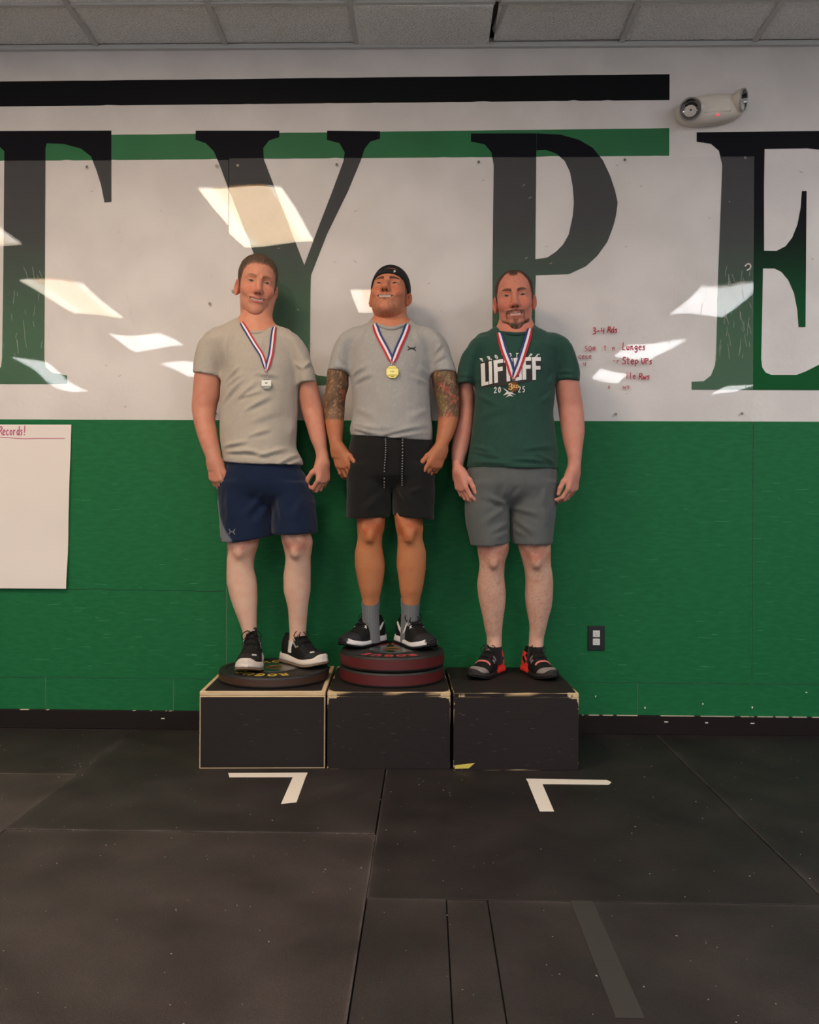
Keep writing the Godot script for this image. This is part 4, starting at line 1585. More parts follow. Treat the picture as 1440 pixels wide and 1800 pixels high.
# ------------------------------------------------------------------ the three men
func people() -> void:
	var tan_skin := lin(196, 128, 98)
	var dark_tan := lin(176, 112, 80)
	var list := [
		{
			"data": MAN_1, "base": Vector3(-0.66, BOX_H + 0.0487, 0.28), "seed": 201,
			"label": "man in tan T-shirt and navy shorts with a silver medal, on the left box",
			"skin": lin(194, 134, 112), "leg": lin(215, 177, 157), "shirt": lin(172, 163, 153), "shorts": lin(21, 29, 56),
			"head": {"place": head_place(Vector3(-0.757, 2.026, 0.25), 17.0, -3.0, -6.0, Vector3(1.07, 1.09, 1.08)), "drop": 0.008, "jaw": 0.055, "nose": 0.0135, "smile": 1.1, "gap": 0.0034, "mouth": 0.033, "eye": 0.0037, "gaze": 0.001,
				"skin": lin(204, 141, 116), "stubble": lin(140, 105, 92), "stubble_amount": 0.12, "brow": lin(110, 76, 56), "brow_amount": 0.6, "iris": Color(0.03, 0.03, 0.03), "lip": lin(172, 92, 88), "beard": Color.BLACK, "beard_amount": 0.0,
				"hairline": [[0, 0.083], [25, 0.083], [42, 0.075], [55, 0.058], [64, 0.02], [74, -0.012], [84, -0.016], [92, 0.025], [105, -0.02], [180, -0.07]], "hair": lin(98, 80, 66), "top": 0.011, "side": 0.004, "covered": true, "seed": 5},
			"hem_shirt": [1.238, -0.70, -0.02, 0.30, 1.0], "cut_r": [1.633, -0.95, -0.16, 0.0, 1.0], "cut_l": [1.601, -0.53, 0.12, 0.0, 1.0],
			"hem_r": [0.908, -0.79, 0.12, 0.6, 1.0], "hem_l": [0.938, -0.585, 0.02, 0.4, 1.0], "neck_at": Vector3(-0.749, 1.833, 0.272), "neck_r": Vector2(0.081, 0.088), "neck_slope": -0.36,
			"hand_r": {"wrist": Vector3(-0.925, 1.262, 0.33), "dir": Vector3(0.14, -1, 0.05), "side": Vector3(0.86, 0, 0.5), "dorsal": Vector3(-0.5, 0, 0.86), "curl": [[28, 62, 40], [30, 66, 40], [32, 66, 40], [34, 66, 40]], "thumb": [Vector3(0.42, 0.9, -0.1), Vector3(0.2, 1, -0.25), Vector3(0.1, 1, -0.2)], "splay": 0.6},
			"hand_l": {"wrist": Vector3(-0.450, 1.262, 0.30), "dir": Vector3(0.0, -1, 0.1), "side": Vector3(-0.62, 0, 0.78), "dorsal": Vector3(0.78, 0, 0.62), "curl": [[42, 62, 50], [40, 55, 40], [38, 52, 36], [38, 50, 36]], "thumb": [Vector3(0.5, 0.75, -0.6), Vector3(0.15, 0.9, -0.75), Vector3(-0.1, 0.95, -0.4)], "splay": 0.5},
			"ring": lin(200, 160, 70), "ring_hand": "hand_l",
		},
		{
			"data": MAN_2, "base": Vector3(-0.14, BOX_H + 0.1292, 0.28), "seed": 202,
			"label": "man in backwards black cap, grey T-shirt and black shorts, with tattooed arms and gold medal",
			"skin": dark_tan, "leg": lin(196, 130, 90), "shirt": lin(160, 157, 155), "shorts": lin(27, 26, 27),
			"head": {"place": head_place(Vector3(-0.166, 1.988, 0.255), -7.0, 21.0, -2.0, Vector3(1.07, 1.06, 1.06)), "drop": 0.004, "jaw": 0.058, "nose": 0.015, "smile": 1.0, "gap": 0.0052, "mouth": 0.0325, "eye": 0.0037, "gaze": -0.0015,
				"skin": tan_skin, "stubble": lin(112, 78, 66), "stubble_amount": 0.22, "brow": lin(52, 34, 26), "brow_amount": 0.9, "iris": Color(0.02, 0.014, 0.01), "lip": lin(134, 68, 60), "beard": Color.BLACK, "beard_amount": 0.0,
				"hairline": [[0, 0.083], [30, 0.083], [50, 0.06], [62, 0.02], [75, -0.02], [90, 0.02], [105, -0.02], [180, -0.06]], "hair": lin(60, 50, 46), "top": 0.003, "side": 0.002, "covered": true, "seed": 9},
			"hem_shirt": [1.352, -0.14, -0.085, 0.05, 1.0], "cut_r": [1.651, -0.38, -0.10, 0.0, 1.0], "cut_l": [1.649, 0.06, 0.05, 0.0, 1.0],
			"hem_r": [1.010, -0.25, 0.04, 0.2, 1.0], "hem_l": [1.012, -0.06, -0.10, 0.0, 1.0], "neck_at": Vector3(-0.157, 1.858, 0.272), "neck_r": Vector2(0.080, 0.088), "neck_slope": -0.28,
			"hand_r": {"wrist": Vector3(-0.388, 1.322, 0.315), "dir": Vector3(0.30, -1, 0.05), "side": Vector3(0.82, 0.2, 0.5), "dorsal": Vector3(-0.5, 0, 0.86), "curl": [[16, 26, 16], [20, 28, 18], [20, 28, 18], [16, 26, 18]], "thumb": [Vector3(0.62, 0.78, 0.05), Vector3(0.5, 0.9, 0.0), Vector3(0.4, 0.9, -0.05)], "splay": 1.2},
			"hand_l": {"wrist": Vector3(0.067, 1.320, 0.345), "dir": Vector3(-0.40, -1, 0.05), "side": Vector3(-0.8, 0.2, 0.55), "dorsal": Vector3(0.5, 0, 0.86), "curl": [[14, 28, 18], [22, 30, 18], [28, 34, 20], [34, 40, 24]], "thumb": [Vector3(0.55, 0.8, -0.1), Vector3(0.3, 0.95, -0.15), Vector3(0.15, 1, -0.2)], "splay": 0.9},
			"ring": lin(20, 20, 22), "ring_hand": "hand_l",
		},
		{
			"data": MAN_3, "base": Vector3(0.38, BOX_H, 0.28), "seed": 203,
			"label": "bearded man in dark green printed T-shirt and grey shorts, on the right box",
			"skin": lin(197, 136, 119), "leg": lin(214, 172, 153), "shirt": lin(41, 72, 63), "shorts": lin(88, 91, 92),
			"head": {"place": head_place(Vector3(0.386, 1.966, 0.25), -6.0, -2.0, 3.0, Vector3(1.08, 1.07, 1.08)), "drop": 0.022, "jaw": 0.056, "nose": 0.0135, "smile": 0.6, "gap": 0.0042, "mouth": 0.0285, "eye": 0.0037, "gaze": 0.0,
				"skin": lin(200, 130, 110), "stubble": lin(120, 84, 72), "stubble_amount": 0.15, "brow": lin(58, 36, 28), "brow_amount": 0.85, "iris": Color(0.03, 0.025, 0.02), "lip": lin(176, 98, 92), "beard": lin(58, 40, 30), "beard_amount": 1.0,
				"hairline": [[0, 0.090], [9, 0.092], [22, 0.106], [34, 0.104], [48, 0.078], [62, 0.03], [74, -0.012], [84, -0.016], [92, 0.025], [105, -0.03], [180, -0.07]], "hair": lin(82, 62, 54), "top": 0.0025, "side": 0.0018, "covered": true, "seed": 13},
			"hem_shirt": [1.228, 0.38, -0.01, 0.05, 1.0], "cut_r": [1.602, 0.17, 0.04, 0.0, 1.0], "cut_l": [1.61, 0.61, -0.05, 0.0, 1.0],
			"hem_r": [0.893, 0.265, 0.05, 0.9, 1.0], "hem_l": [0.898, 0.47, 0.02, 0.7, 1.0], "neck_at": Vector3(0.385, 1.828, 0.272), "neck_r": Vector2(0.081, 0.088), "neck_slope": -0.34,
			"hand_r": {"wrist": Vector3(0.136, 1.226, 0.335), "dir": Vector3(0.2, -1, 0.1), "side": Vector3(0.6, 0, 0.8), "dorsal": Vector3(-0.8, 0, 0.6), "curl": [[20, 28, 18], [22, 30, 18], [22, 30, 18], [22, 30, 18]], "thumb": [Vector3(0.45, 0.85, -0.3), Vector3(0.15, 1, -0.25), Vector3(0.05, 1, -0.2)], "splay": 0.5},
			"hand_l": {"wrist": Vector3(0.637, 1.226, 0.335), "dir": Vector3(-0.12, -1, 0.1), "side": Vector3(-0.68, 0, 0.72), "dorsal": Vector3(0.72, 0, 0.68), "curl": [[30, 36, 22], [34, 40, 24], [36, 42, 26], [38, 44, 28]], "thumb": [Vector3(0.5, 0.85, -0.3), Vector3(0.2, 1, -0.3), Vector3(0.05, 1, -0.2)], "splay": 0.5},
			"ring": lin(190, 170, 120), "ring_hand": "hand_l",
		},
	]
	for d in list:
		prepare_man(d)
	run_jobs()
	for d in list:
		finish_man(d)
	dress_details(list)


static func head_place(at: Vector3, yaw: float, back: float, roll: float, size: Vector3) -> Transform3D:
	var b := Basis(Vector3.UP, deg_to_rad(yaw)) * Basis(Vector3.RIGHT, -deg_to_rad(back)) * Basis(Vector3.BACK, deg_to_rad(roll))
	return Transform3D(b.scaled_local(size), at)


func prepare_man(d: Dictionary) -> void:
	var t: Dictionary = d.data
	# skin
	var body := Field.new()
	body.groups = [
		[loft(inner_rows(t.torso), 0.03), loft(t.neck, 0.03), loft(inner_rows(t.hips), 0.03), loft(t.leg_r, 0.03), loft(t.leg_l, 0.004)],
		[loft(t.arm_r, 0.01)], [loft(t.arm_l, 0.01)],
	]
	# kneecaps
	for leg in [t.leg_r, t.leg_l]:
		var lp := loft(leg)
		var s := clampi(int((t.knee - lp.y0) / lp.step), 0, lp.n - 1)
		var c := Vector3(lp.cx[s], t.knee + 0.012, lp.cz[s] + lp.rb[s])
		body.groups[0].append(ball(c + Vector3(0, 0, -0.0145), Vector3(0.029, 0.033, 0.018), 0.03))
		body.groups[0].append(ball(c + Vector3(0, -0.055, -0.0145), Vector3(0.016, 0.024, 0.016), 0.03))
		body.groups[0].append(ball(c + Vector3(0.03 if leg == t.leg_r else -0.03, 0.035, -0.018), Vector3(0.018, 0.035, 0.018), 0.03))
	d.body = body
	var hr := hand_field(d.hand_r)
	var hl := hand_field(d.hand_l)
	hr.groups[0].append(loft(t.arm_r, 0.016))
	hl.groups[0].append(loft(t.arm_l, 0.016))
	d.hands = [hr, hl]
	# shirt
	var shirt := Field.new()
	shirt.groups = [[loft(t.torso, 0.026, 0.0, [d.hem_shirt]), loft(t.sleeve_r, 0.026, 0.0, [d.cut_r]), loft(t.sleeve_l, 0.026, 0.0, [d.cut_l])]]
	var nk := Prim.new()
	nk.kind = 3
	nk.a = d.neck_at
	nk.rad = Vector3(d.neck_r.x, 1, d.neck_r.y)
	nk.r1 = d.neck_slope
	shirt.minus = [nk]
	d.shirt_field = shirt
	var chest := Field.new()
	chest.groups = [shirt.groups[0], [loft(t.neck, 0.03)]]
	d.chest = chest
	# shorts
	var shorts := Field.new()
	var hips := loft(t.hips, 0.02, 0.001)
	shorts.groups = [[hips, loft(t.short_r, 0.02, 0.0, [d.hem_r])], [hips, loft(t.short_l, 0.02, 0.0, [d.hem_l])]]
	d.shorts_field = shorts
	var b: Vector3 = d.base
	var low := Vector3(b.x - 0.42, b.y - 0.02, 0.06)
	var cell := 0.0055 if d.data == MAN_2 else 0.0075
	d.job = jobs.size()
	jobs.append(func() -> Buf: return nets(body, low, Vector3(b.x + 0.42, 1.99, 0.48), cell))
	jobs.append(func() -> Buf:
		var bb := hand_bounds(hr)
		return nets(hr, bb.position, Vector3(bb.end.x, d.hand_r.wrist.y + 0.045, bb.end.z), 0.0034))
	jobs.append(func() -> Buf:
		var bb := hand_bounds(hl)
		return nets(hl, bb.position, Vector3(bb.end.x, d.hand_l.wrist.y + 0.045, bb.end.z), 0.0034))
	jobs.append(func() -> Array: return make_head(d.head))
	var sn := FastNoiseLite.new()
	sn.seed = d.seed
	sn.frequency = 1.0
	sn.fractal_octaves = 2
	d.cloth_noise = sn
	jobs.append(func() -> Buf:
		var s := nets(shirt, Vector3(b.x - 0.42, d.hem_shirt[0] - 0.05, 0.08), Vector3(b.x + 0.42, 1.93, 0.48), 0.0065)
		creased(s, t.shirt_folds, sn, 0.0028)
		return s)
	jobs.append(func() -> Buf:
		var s := nets(shorts, Vector3(b.x - 0.33, minf(d.hem_r[0], d.hem_l[0]) - 0.05, 0.08), Vector3(b.x + 0.33, 1.42, 0.48), 0.0065)
		creased(s, t.short_folds, sn, 0.0032)
		return s)


static func inner_rows(rows: Array) -> Array:  # the trunk under the clothes
	var out := []
	for r in rows:
		var s := lerpf(0.022, 0.008, smoothstep(1.72, 1.80, r[0]))
		out.append([r[0], r[1] + s, r[2] - s, r[3] - s * 0.4, r[4] - s])
	return out


func finish_man(d: Dictionary) -> void:
	var root := thing("person", d.label, "person", d.base, "")
	d.root = root
	var off: Vector3 = -root.position
	var j: int = d.job
	var skin: Buf = done[j]
	var n := FastNoiseLite.new()
	n.seed = d.seed + 40
	n.frequency = 1.0
	n.fractal_octaves = 3
	var arm: Color = d.skin
	var leg: Color = d.leg
	var head: Color = d.head.skin
	var second: bool = d.data == MAN_2
	var third: bool = d.data == MAN_3
	for part in [skin, done[j + 1], done[j + 2]]:
		var b: Buf = part
		b.c.clear()
		for p in b.v:
			var c := leg.lerp(arm, smoothstep(1.0, 1.12, p.y))
			c = c.lerp(head, smoothstep(1.72, 1.82, p.y))
			var m := n.get_noise_3d(p.x * 22.0, p.y * 22.0, p.z * 22.0)
			c = c.lerp(Color(c.r * 0.94, c.g * 0.74, c.b * 0.72), clampf(0.15 + m * 0.8, 0.0, 0.55))
			if p.y < 1.02:  # ruddier knees
				var ky: float = d.data.knee
				var k := exp(-pow((p.y - ky) / 0.05, 2)) * clampf((p.z - 0.28) * 14.0, 0.0, 1.0)
				c = c.lerp(Color(c.r * 0.86, c.g * 0.58, c.b * 0.54), clampf(k * (0.75 + m), 0.0, 0.8))
				if third:  # leg hair
					var h := n.get_noise_3d(p.x * 210.0, p.y * 90.0, p.z * 210.0)
					c = c.lerp(Color(0.2, 0.11, 0.07), clampf(h * 0.7 - 0.02, 0.0, 0.28) * smoothstep(0.45, 0.52, p.y))
			if second and p.y > 1.40 and p.y < 1.7 and absf(p.x + 0.152) > 0.165:
				# tattooed from sleeve to just below the elbow
				var edge := 1.438 + (0.012 if p.x > 0.0 else 0.0) + 0.008 * n.get_noise_2d(p.x * 90.0, p.z * 90.0)
				var w := smoothstep(edge - 0.005, edge + 0.006, p.y)
				var a := n.get_noise_3d(p.x * 11.0, p.y * 8.0, p.z * 11.0 + 7.0)
				var e := n.get_noise_3d(p.x * 30.0 + 3.0 + a * 1.2, p.y * 15.0 + a, p.z * 30.0)
				var ink := lin(104, 86, 66).lerp(lin(62, 58, 46), clampf(a * 1.6 + 0.5, 0.0, 1.0))
				if a > 0.20 and e > -0.2 and p.x > -0.15:
					ink = ink.lerp(lin(166, 78, 64), 0.8)
				if a < -0.28 and p.x > -0.15:
					ink = ink.lerp(lin(104, 108, 70), 0.7)
				if a > 0.34 and p.x < -0.15:
					ink = ink.lerp(lin(160, 84, 60), 0.7)
				if absf(e) < 0.055:
					ink = ink.lerp(lin(176, 142, 106), 0.6)
				elif absf(e - 0.22) < 0.05:
					ink = ink.lerp(lin(48, 44, 38), 0.6)
				c = c.lerp(ink, w * 0.85)
			b.c.append(c)
	var body := Buf.new()
	body.add(skin)
	body.add(done[j + 1])
	body.add(done[j + 2])
	body.add(done[j + 3][0])
	put("body", body.mesh(), M.skin, root, off)
	var hair: Buf = done[j + 3][1]
	if not second:
		put("hair", hair.mesh(), M.hair, root, off)
	var shirt: Buf = done[j + 4]
	var tone: Color = d.shirt
	for p in shirt.v:
		var m := n.get_noise_3d(p.x * 60.0, p.y * 60.0, p.z * 60.0) * 0.05 + n.get_noise_3d(p.x * 300.0, p.y * 300.0, p.z * 300.0) * (0.12 if third else 0.04)
		var c := tone * (1.0 + m)
		if second:  # faint lighter swirls of the knit
			var sw := n.get_noise_3d(p.x * 14.0, p.y * 14.0 + 5.0, p.z * 10.0)
			c = c * (1.0 + 0.10 * smoothstep(0.06, 0.0, absf(sw)))
		c.a = 1.0
		shirt.c.append(c)
	put("t_shirt", shirt.mesh(), M.fabric, root, off)
	# collar round the neck opening
	var ring := PackedVector3Array()
	var na: Vector3 = d.neck_at
	var whole := Field.new()
	whole.groups = (d.shirt_field as Field).groups
	for k in 61:
		var a := TAU * k / 60
		var q := na + Vector3(d.neck_r.x * cos(a), 0, d.neck_r.y * sin(a))
		var y := na.y + (q.z - na.z) * float(d.neck_slope)
		while y > na.y - 0.09 and whole.at(Vector3(q.x, y, q.z)) > 0.0:
			y -= 0.002
		ring.append(Vector3(q.x, y + 0.0035, q.z))
	for pass_k in 2:
		for k in range(1, 60):
			ring[k].y = (ring[k - 1].y + ring[k].y * 2.0 + ring[k + 1].y) * 0.25
	ring[0].y = (ring[1].y + ring[59].y) * 0.5
	ring[60] = ring[0]
	put("collar", tube(ring, 0.0088, 10).paint(tone * 0.96).mesh(), M.fabric, root, off)
	var shorts: Buf = done[j + 5]
	var st: Color = d.shorts
	for p in shorts.v:
		var m := n.get_noise_3d(p.x * 250.0, p.y * 250.0, p.z * 250.0) * 0.06
		var c := st * (1.0 + m)
		if d.data == MAN_1 and p.y < 1.10:
			# grey insert along the outer seam, widening towards the hem
			var t := clampf((1.085 - p.y) / 0.17, 0.0, 1.0)
			if p.y < 1.085:
				c = c.lerp(lin(104, 110, 118), smoothstep(0.004, -0.004, p.x - (-0.905 + 0.075 * pow(t, 2.2))))
			if p.y < 0.925 and p.x < -0.885:
				c = lin(16, 18, 22)
		c.a = 1.0
		shorts.c.append(c)
	put("shorts", shorts.mesh(), M.fabric, root, off)
	# finger ring on the fourth finger
	var hf: Field = d.hands[1]
	var fg: Prim = hf.groups[3][1]
	var dir := (fg.b - fg.a).normalized()
	var rp := PackedVector3Array()
	var sx := dir.cross(Vector3(0.3, 0.2, 1)).normalized()
	var sy := dir.cross(sx)
	for k in 25:
		var a := TAU * k / 24
		rp.append(fg.a.lerp(fg.b, 0.45) + (sx * cos(a) + sy * sin(a)) * 0.0106)
	put("finger_ring", tube(rp, 0.0022, 6).mesh(), mat((d.ring as Color).linear_to_srgb(), 0.3, 0.9 if not second else 0.0), root, off)


func loft_mesh(rows: Array, grow: float, col: Callable) -> Buf:
	var p := loft(rows, 0.01, grow)
	var b := Buf.new()
	var seg := 40
	for s in range(0, p.n, 1):
		for k in seg:
			var a := TAU * k / seg
			b.v.append(Vector3(p.cx[s] + p.ra[s] * cos(a), p.y0 + s * p.step, p.cz[s] + p.rb[s] * sin(a)))
			b.c.append(col.call(k, s))
	for s in p.n - 1:
		for k in seg:
			var k2 := (k + 1) % seg
			b.quad(s * seg + k, (s + 1) * seg + k, (s + 1) * seg + k2, s * seg + k2)
	b.outward()
	b.smooth_normals()
	return b


func dress_details(list: Array) -> void:
	var one: Dictionary = list[0]
	var two: Dictionary = list[1]
	var three: Dictionary = list[2]
	# --- medals: ribbons from the neck to a clasp, colours from left to right on each strap
	var red := lin(176, 22, 44)
	var white := lin(226, 218, 222)
	var blue := lin(28, 48, 110)
	var m1 := medal(one, [[[-0.806, 1.857], [-0.778, 1.816], [-0.740, 1.757], [-0.703, 1.700], [-0.684, 1.640]], [[-0.663, 1.84], [-0.663, 1.767], [-0.667, 1.705], [-0.680, 1.640]]], [[blue, white, red], [blue, white, red]], 0.021,
		Vector2(-0.681, 1.577), "silver medal with a square white face hanging over the tan shirt")
	var m2 := medal(two, [[[-0.227, 1.850], [-0.206, 1.791], [-0.172, 1.725], [-0.1465, 1.672]], [[-0.082, 1.850], [-0.097, 1.795], [-0.121, 1.734], [-0.1435, 1.672]]], [[red, white, blue], [blue, white, red]], 0.027,
		Vector2(-0.145, 1.627), "round gold medal hanging over the light grey shirt of the middle man")
	var m3 := medal(three, [[[0.311, 1.812], [0.325, 1.739], [0.349, 1.664], [0.365, 1.607]], [[0.444, 1.830], [0.419, 1.749], [0.391, 1.664], [0.368, 1.607]]], [[red, white, blue], [blue, white, red]], 0.029,
		Vector2(0.366, 1.567), "bronze third place medal hanging over the print of the dark green shirt")
	silver_disc(m1)
	gold_disc(m2)
	bronze_disc(m3)
	# --- the cap of the middle man
	var cap_mesh: Buf = make_cap(two.head)
	var r2: Node3D = two.root
	var off2 := -r2.position
	var cap_node := Node3D.new()
	cap_node.name = "cap"
	r2.add_child(cap_node)
	put("crown", cap_mesh.mesh(), mat(Color8(15, 15, 17), 0.85), cap_node, off2)
	put("bill", cap_bill(two.head).mesh(), mat(Color8(15, 15, 17), 0.85), cap_node, off2)
	var mark := prism(PackedVector2Array([Vector2(-0.003, 0.006), Vector2(0.003, 0.004), Vector2(0.006, 0.0), Vector2(0.002, -0.005), Vector2(-0.004, -0.008), Vector2(-0.001, -0.002)]), -0.002, 0.0012)
	var xf: Transform3D = two.head.place
	var mk := put("strap_mark", mark.mesh(), mat(Color8(225, 222, 220), 0.6), cap_node)
	var mdir := Vector3(0.30, 0, 0.95).normalized()
	var mp := Vector3(0.026, 0.063, 0.0)
	var rr := 0.12
	for k in 20:
		rr -= (head_dist(Vector3(sin(0.30) * rr, mp.y, cos(0.30) * rr), two.head) - 0.0085) * 0.8
	mk.transform = Transform3D(xf.basis * Basis(Vector3.UP, 0.30) * Basis(Vector3.RIGHT, -0.3), xf * Vector3(sin(0.30) * rr, mp.y, cos(0.30) * rr) + off2)
	# --- socks
	var grey := lin(108, 110, 114)
	var rib := func(k: int, _s: int) -> Color: return grey * (1.0 if k % 2 else 0.78)
	for s in ["sock_r", "sock_l"]:
		put("sock", loft_mesh(two.data[s], 0.0022, rib).mesh(), M.fabric, r2, off2)
	var plain := func(c: Color) -> Callable: return func(_k: int, _s: int) -> Color: return c
	short_sock(one, "leg_l", 0.462, lin(205, 200, 196))
	short_sock(three, "leg_r", 0.436, lin(34, 32, 34))
	short_sock(three, "leg_l", 0.436, lin(34, 32, 34))
	# --- drawstrings of the black shorts
	for line in [[[-0.173, 1.35], [-0.172, 1.293], [-0.177, 1.223], [-0.180, 1.139]], [[-0.101, 1.35], [-0.101, 1.270], [-0.103, 1.200], [-0.103, 1.148]]]:
		var pts := []
		for q in line:
			pts.append(Vector3(q[0], q[1], (two.shorts_field as Field).front(q[0], q[1]) + crease_at(q[0], q[1], two.data.short_folds) + 0.006))
		var path := curve(pts, 26)
		var fleck := func(k: int) -> Color: return lin(190, 188, 186) if k % 4 == 0 else lin(18, 18, 20)
		put("drawstring", tube(path, 0.0028, 7, fleck).mesh(), M.fabric, r2, off2)
	# --- print on the shirts
	chest_print(three, "chest_print", print_image(), 0.223, 0.495, 1.519, 1.724)
	var logo := Image.create(92, 44, false, Image.FORMAT_RGBA8)
	logo.fill(Color(0, 0, 0, 0))
	var ink := Color8(18, 18, 20)
	poly_line(logo, PackedVector2Array([Vector2(11, 4), Vector2(20, 14), Vector2(34, 20), Vector2(58, 20), Vector2(72, 14), Vector2(81, 4)]), 9.0, ink)
	poly_line(logo, PackedVector2Array([Vector2(11, 40), Vector2(20, 30), Vector2(34, 24), Vector2(58, 24), Vector2(72, 30), Vector2(81, 40)]), 9.0, ink)
	chest_print(two, "chest_emblem", logo, -0.086, -0.043, 1.725, 1.745)
	var faint := Image.create(92, 92, false, Image.FORMAT_RGBA8)
	faint.fill(Color(0, 0, 0, 0))
	for y in [[12, 40, 46], [80, 52, 46]]:
		poly_line(faint, PackedVector2Array([Vector2(10, y[0]), Vector2(24, y[1]), Vector2(40, y[2]), Vector2(54, y[2]), Vector2(68, y[1]), Vector2(82, y[0])]), 13.0, Color8(96, 100, 112))
	chest_print(one, "leg_emblem", faint, -0.846, -0.812, 0.934, 0.964, "shorts_field", "short_folds")
	# --- shoes
	var black := lin(24, 24, 25)
	var off_white := lin(212, 200, 190)
	var s1 := {"sole": off_white, "outsole": lin(120, 100, 84), "upper": black, "toe": lin(34, 34, 35), "tongue": lin(22, 22, 23), "heel": black, "lace": lin(16, 16, 17), "thick": 0.042, "wide": 1.08, "flare": 0.008,
		"marks": [[[0.83, 0.3], [0.86, 0.42], 0.005, lin(190, 190, 190)], [[0.4, 0.2], [0.5, 0.16], 0.003, lin(140, 140, 142)], [[0.5, 0.16], [0.56, 0.24], 0.003, lin(140, 140, 142)], [[0.36, 0.26], [0.44, 0.26], 0.003, lin(140, 140, 142)], [[0.36, 0.78], [0.46, 0.82], 0.003, lin(140, 140, 142)]]}
	shoe(one.root, Vector3(-0.772, one.base.y, 0.205), Vector3(-0.750, one.base.y, 0.485), 1.0, s1)
	shoe(one.root, Vector3(-0.635, one.base.y, 0.165), Vector3(-0.440, one.base.y, 0.345), -1.0, s1)
	var s2 := {"sole": lin(214, 212, 214), "outsole": lin(20, 20, 21), "upper": black, "toe": lin(42, 42, 43), "tongue": lin(24, 24, 25), "heel": black, "lace": lin(16, 16, 17), "thick": 0.034, "wide": 1.06, "flare": 0.006, "swoosh": lin(214, 212, 212), "bumper": true,
		"marks": [[[0.36, 0.30], [0.40, 0.27], 0.006, lin(190, 190, 192)], [[0.43, 0.31], [0.47, 0.28], 0.006, lin(190, 190, 192)], [[0.50, 0.32], [0.54, 0.29], 0.006, lin(190, 190, 192)], [[0.57, 0.33], [0.61, 0.30], 0.006, lin(190, 190, 192)], [[0.57, 0.68], [0.61, 0.70], 0.005, lin(190, 190, 192)], [[0.48, 0.7], [0.52, 0.72], 0.005, lin(190, 190, 192)]], "dot": lin(205, 200, 198)}
	shoe(two.root, Vector3(-0.203, two.base.y, 0.100), Vector3(-0.362, two.base.y, 0.315), 1.0, s2)
	shoe(two.root, Vector3(-0.113, two.base.y, 0.105), Vector3(0.028, two.base.y, 0.345), -1.0, s2)
	var s3 := {"sole": lin(40, 36, 36), "outsole": lin(22, 20, 20), "upper": lin(26, 25, 26), "toe": lin(132, 124, 122), "tongue": lin(120, 108, 106), "heel": lin(226, 62, 58), "lace": lin(24, 22, 22), "thick": 0.03, "wide": 1.0, "flare": 0.004, "trail": true,
		"marks": [[[0.44, 0.14], [0.50, 0.3], 0.007, lin(128, 124, 126)], [[0.51, 0.14], [0.57, 0.28], 0.007, lin(128, 124, 126)], [[0.44, 0.86], [0.50, 0.7], 0.007, lin(128, 124, 126)], [[0.51, 0.86], [0.57, 0.72], 0.007, lin(128, 124, 126)], [[0.12, 0.16], [0.24, 0.08], 0.007, lin(22, 20, 20)], [[0.2, 0.26], [0.3, 0.18], 0.006, lin(22, 20, 20)]]}
	shoe(three.root, Vector3(0.340, three.base.y, 0.120), Vector3(0.200, three.base.y, 0.340), 1.0, s3)
	shoe(three.root, Vector3(0.464, three.base.y, 0.105), Vector3(0.552, three.base.y, 0.352), -1.0, s3)


func short_sock(d: Dictionary, leg: String, top: float, col: Color) -> void:
	var rows := []
	for r in d.data[leg]:
		if r[0] < top + 0.07:
			rows.append(r.duplicate())
	rows[0] = [top] + [lerpf(rows[0][1], rows[1][1], 0.8), lerpf(rows[0][2], rows[1][2], 0.8), rows[1][3], rows[1][4]]
	var c := func(_k: int, _s: int) -> Color: return col
	var keep := []
	for r in rows:
		if r[0] <= top:
			keep.append(r)
	if keep.size() > 1:
		put("sock", loft_mesh(keep, 0.0012, c).mesh(), M.fabric, d.root, -(d.root as Node3D).position)


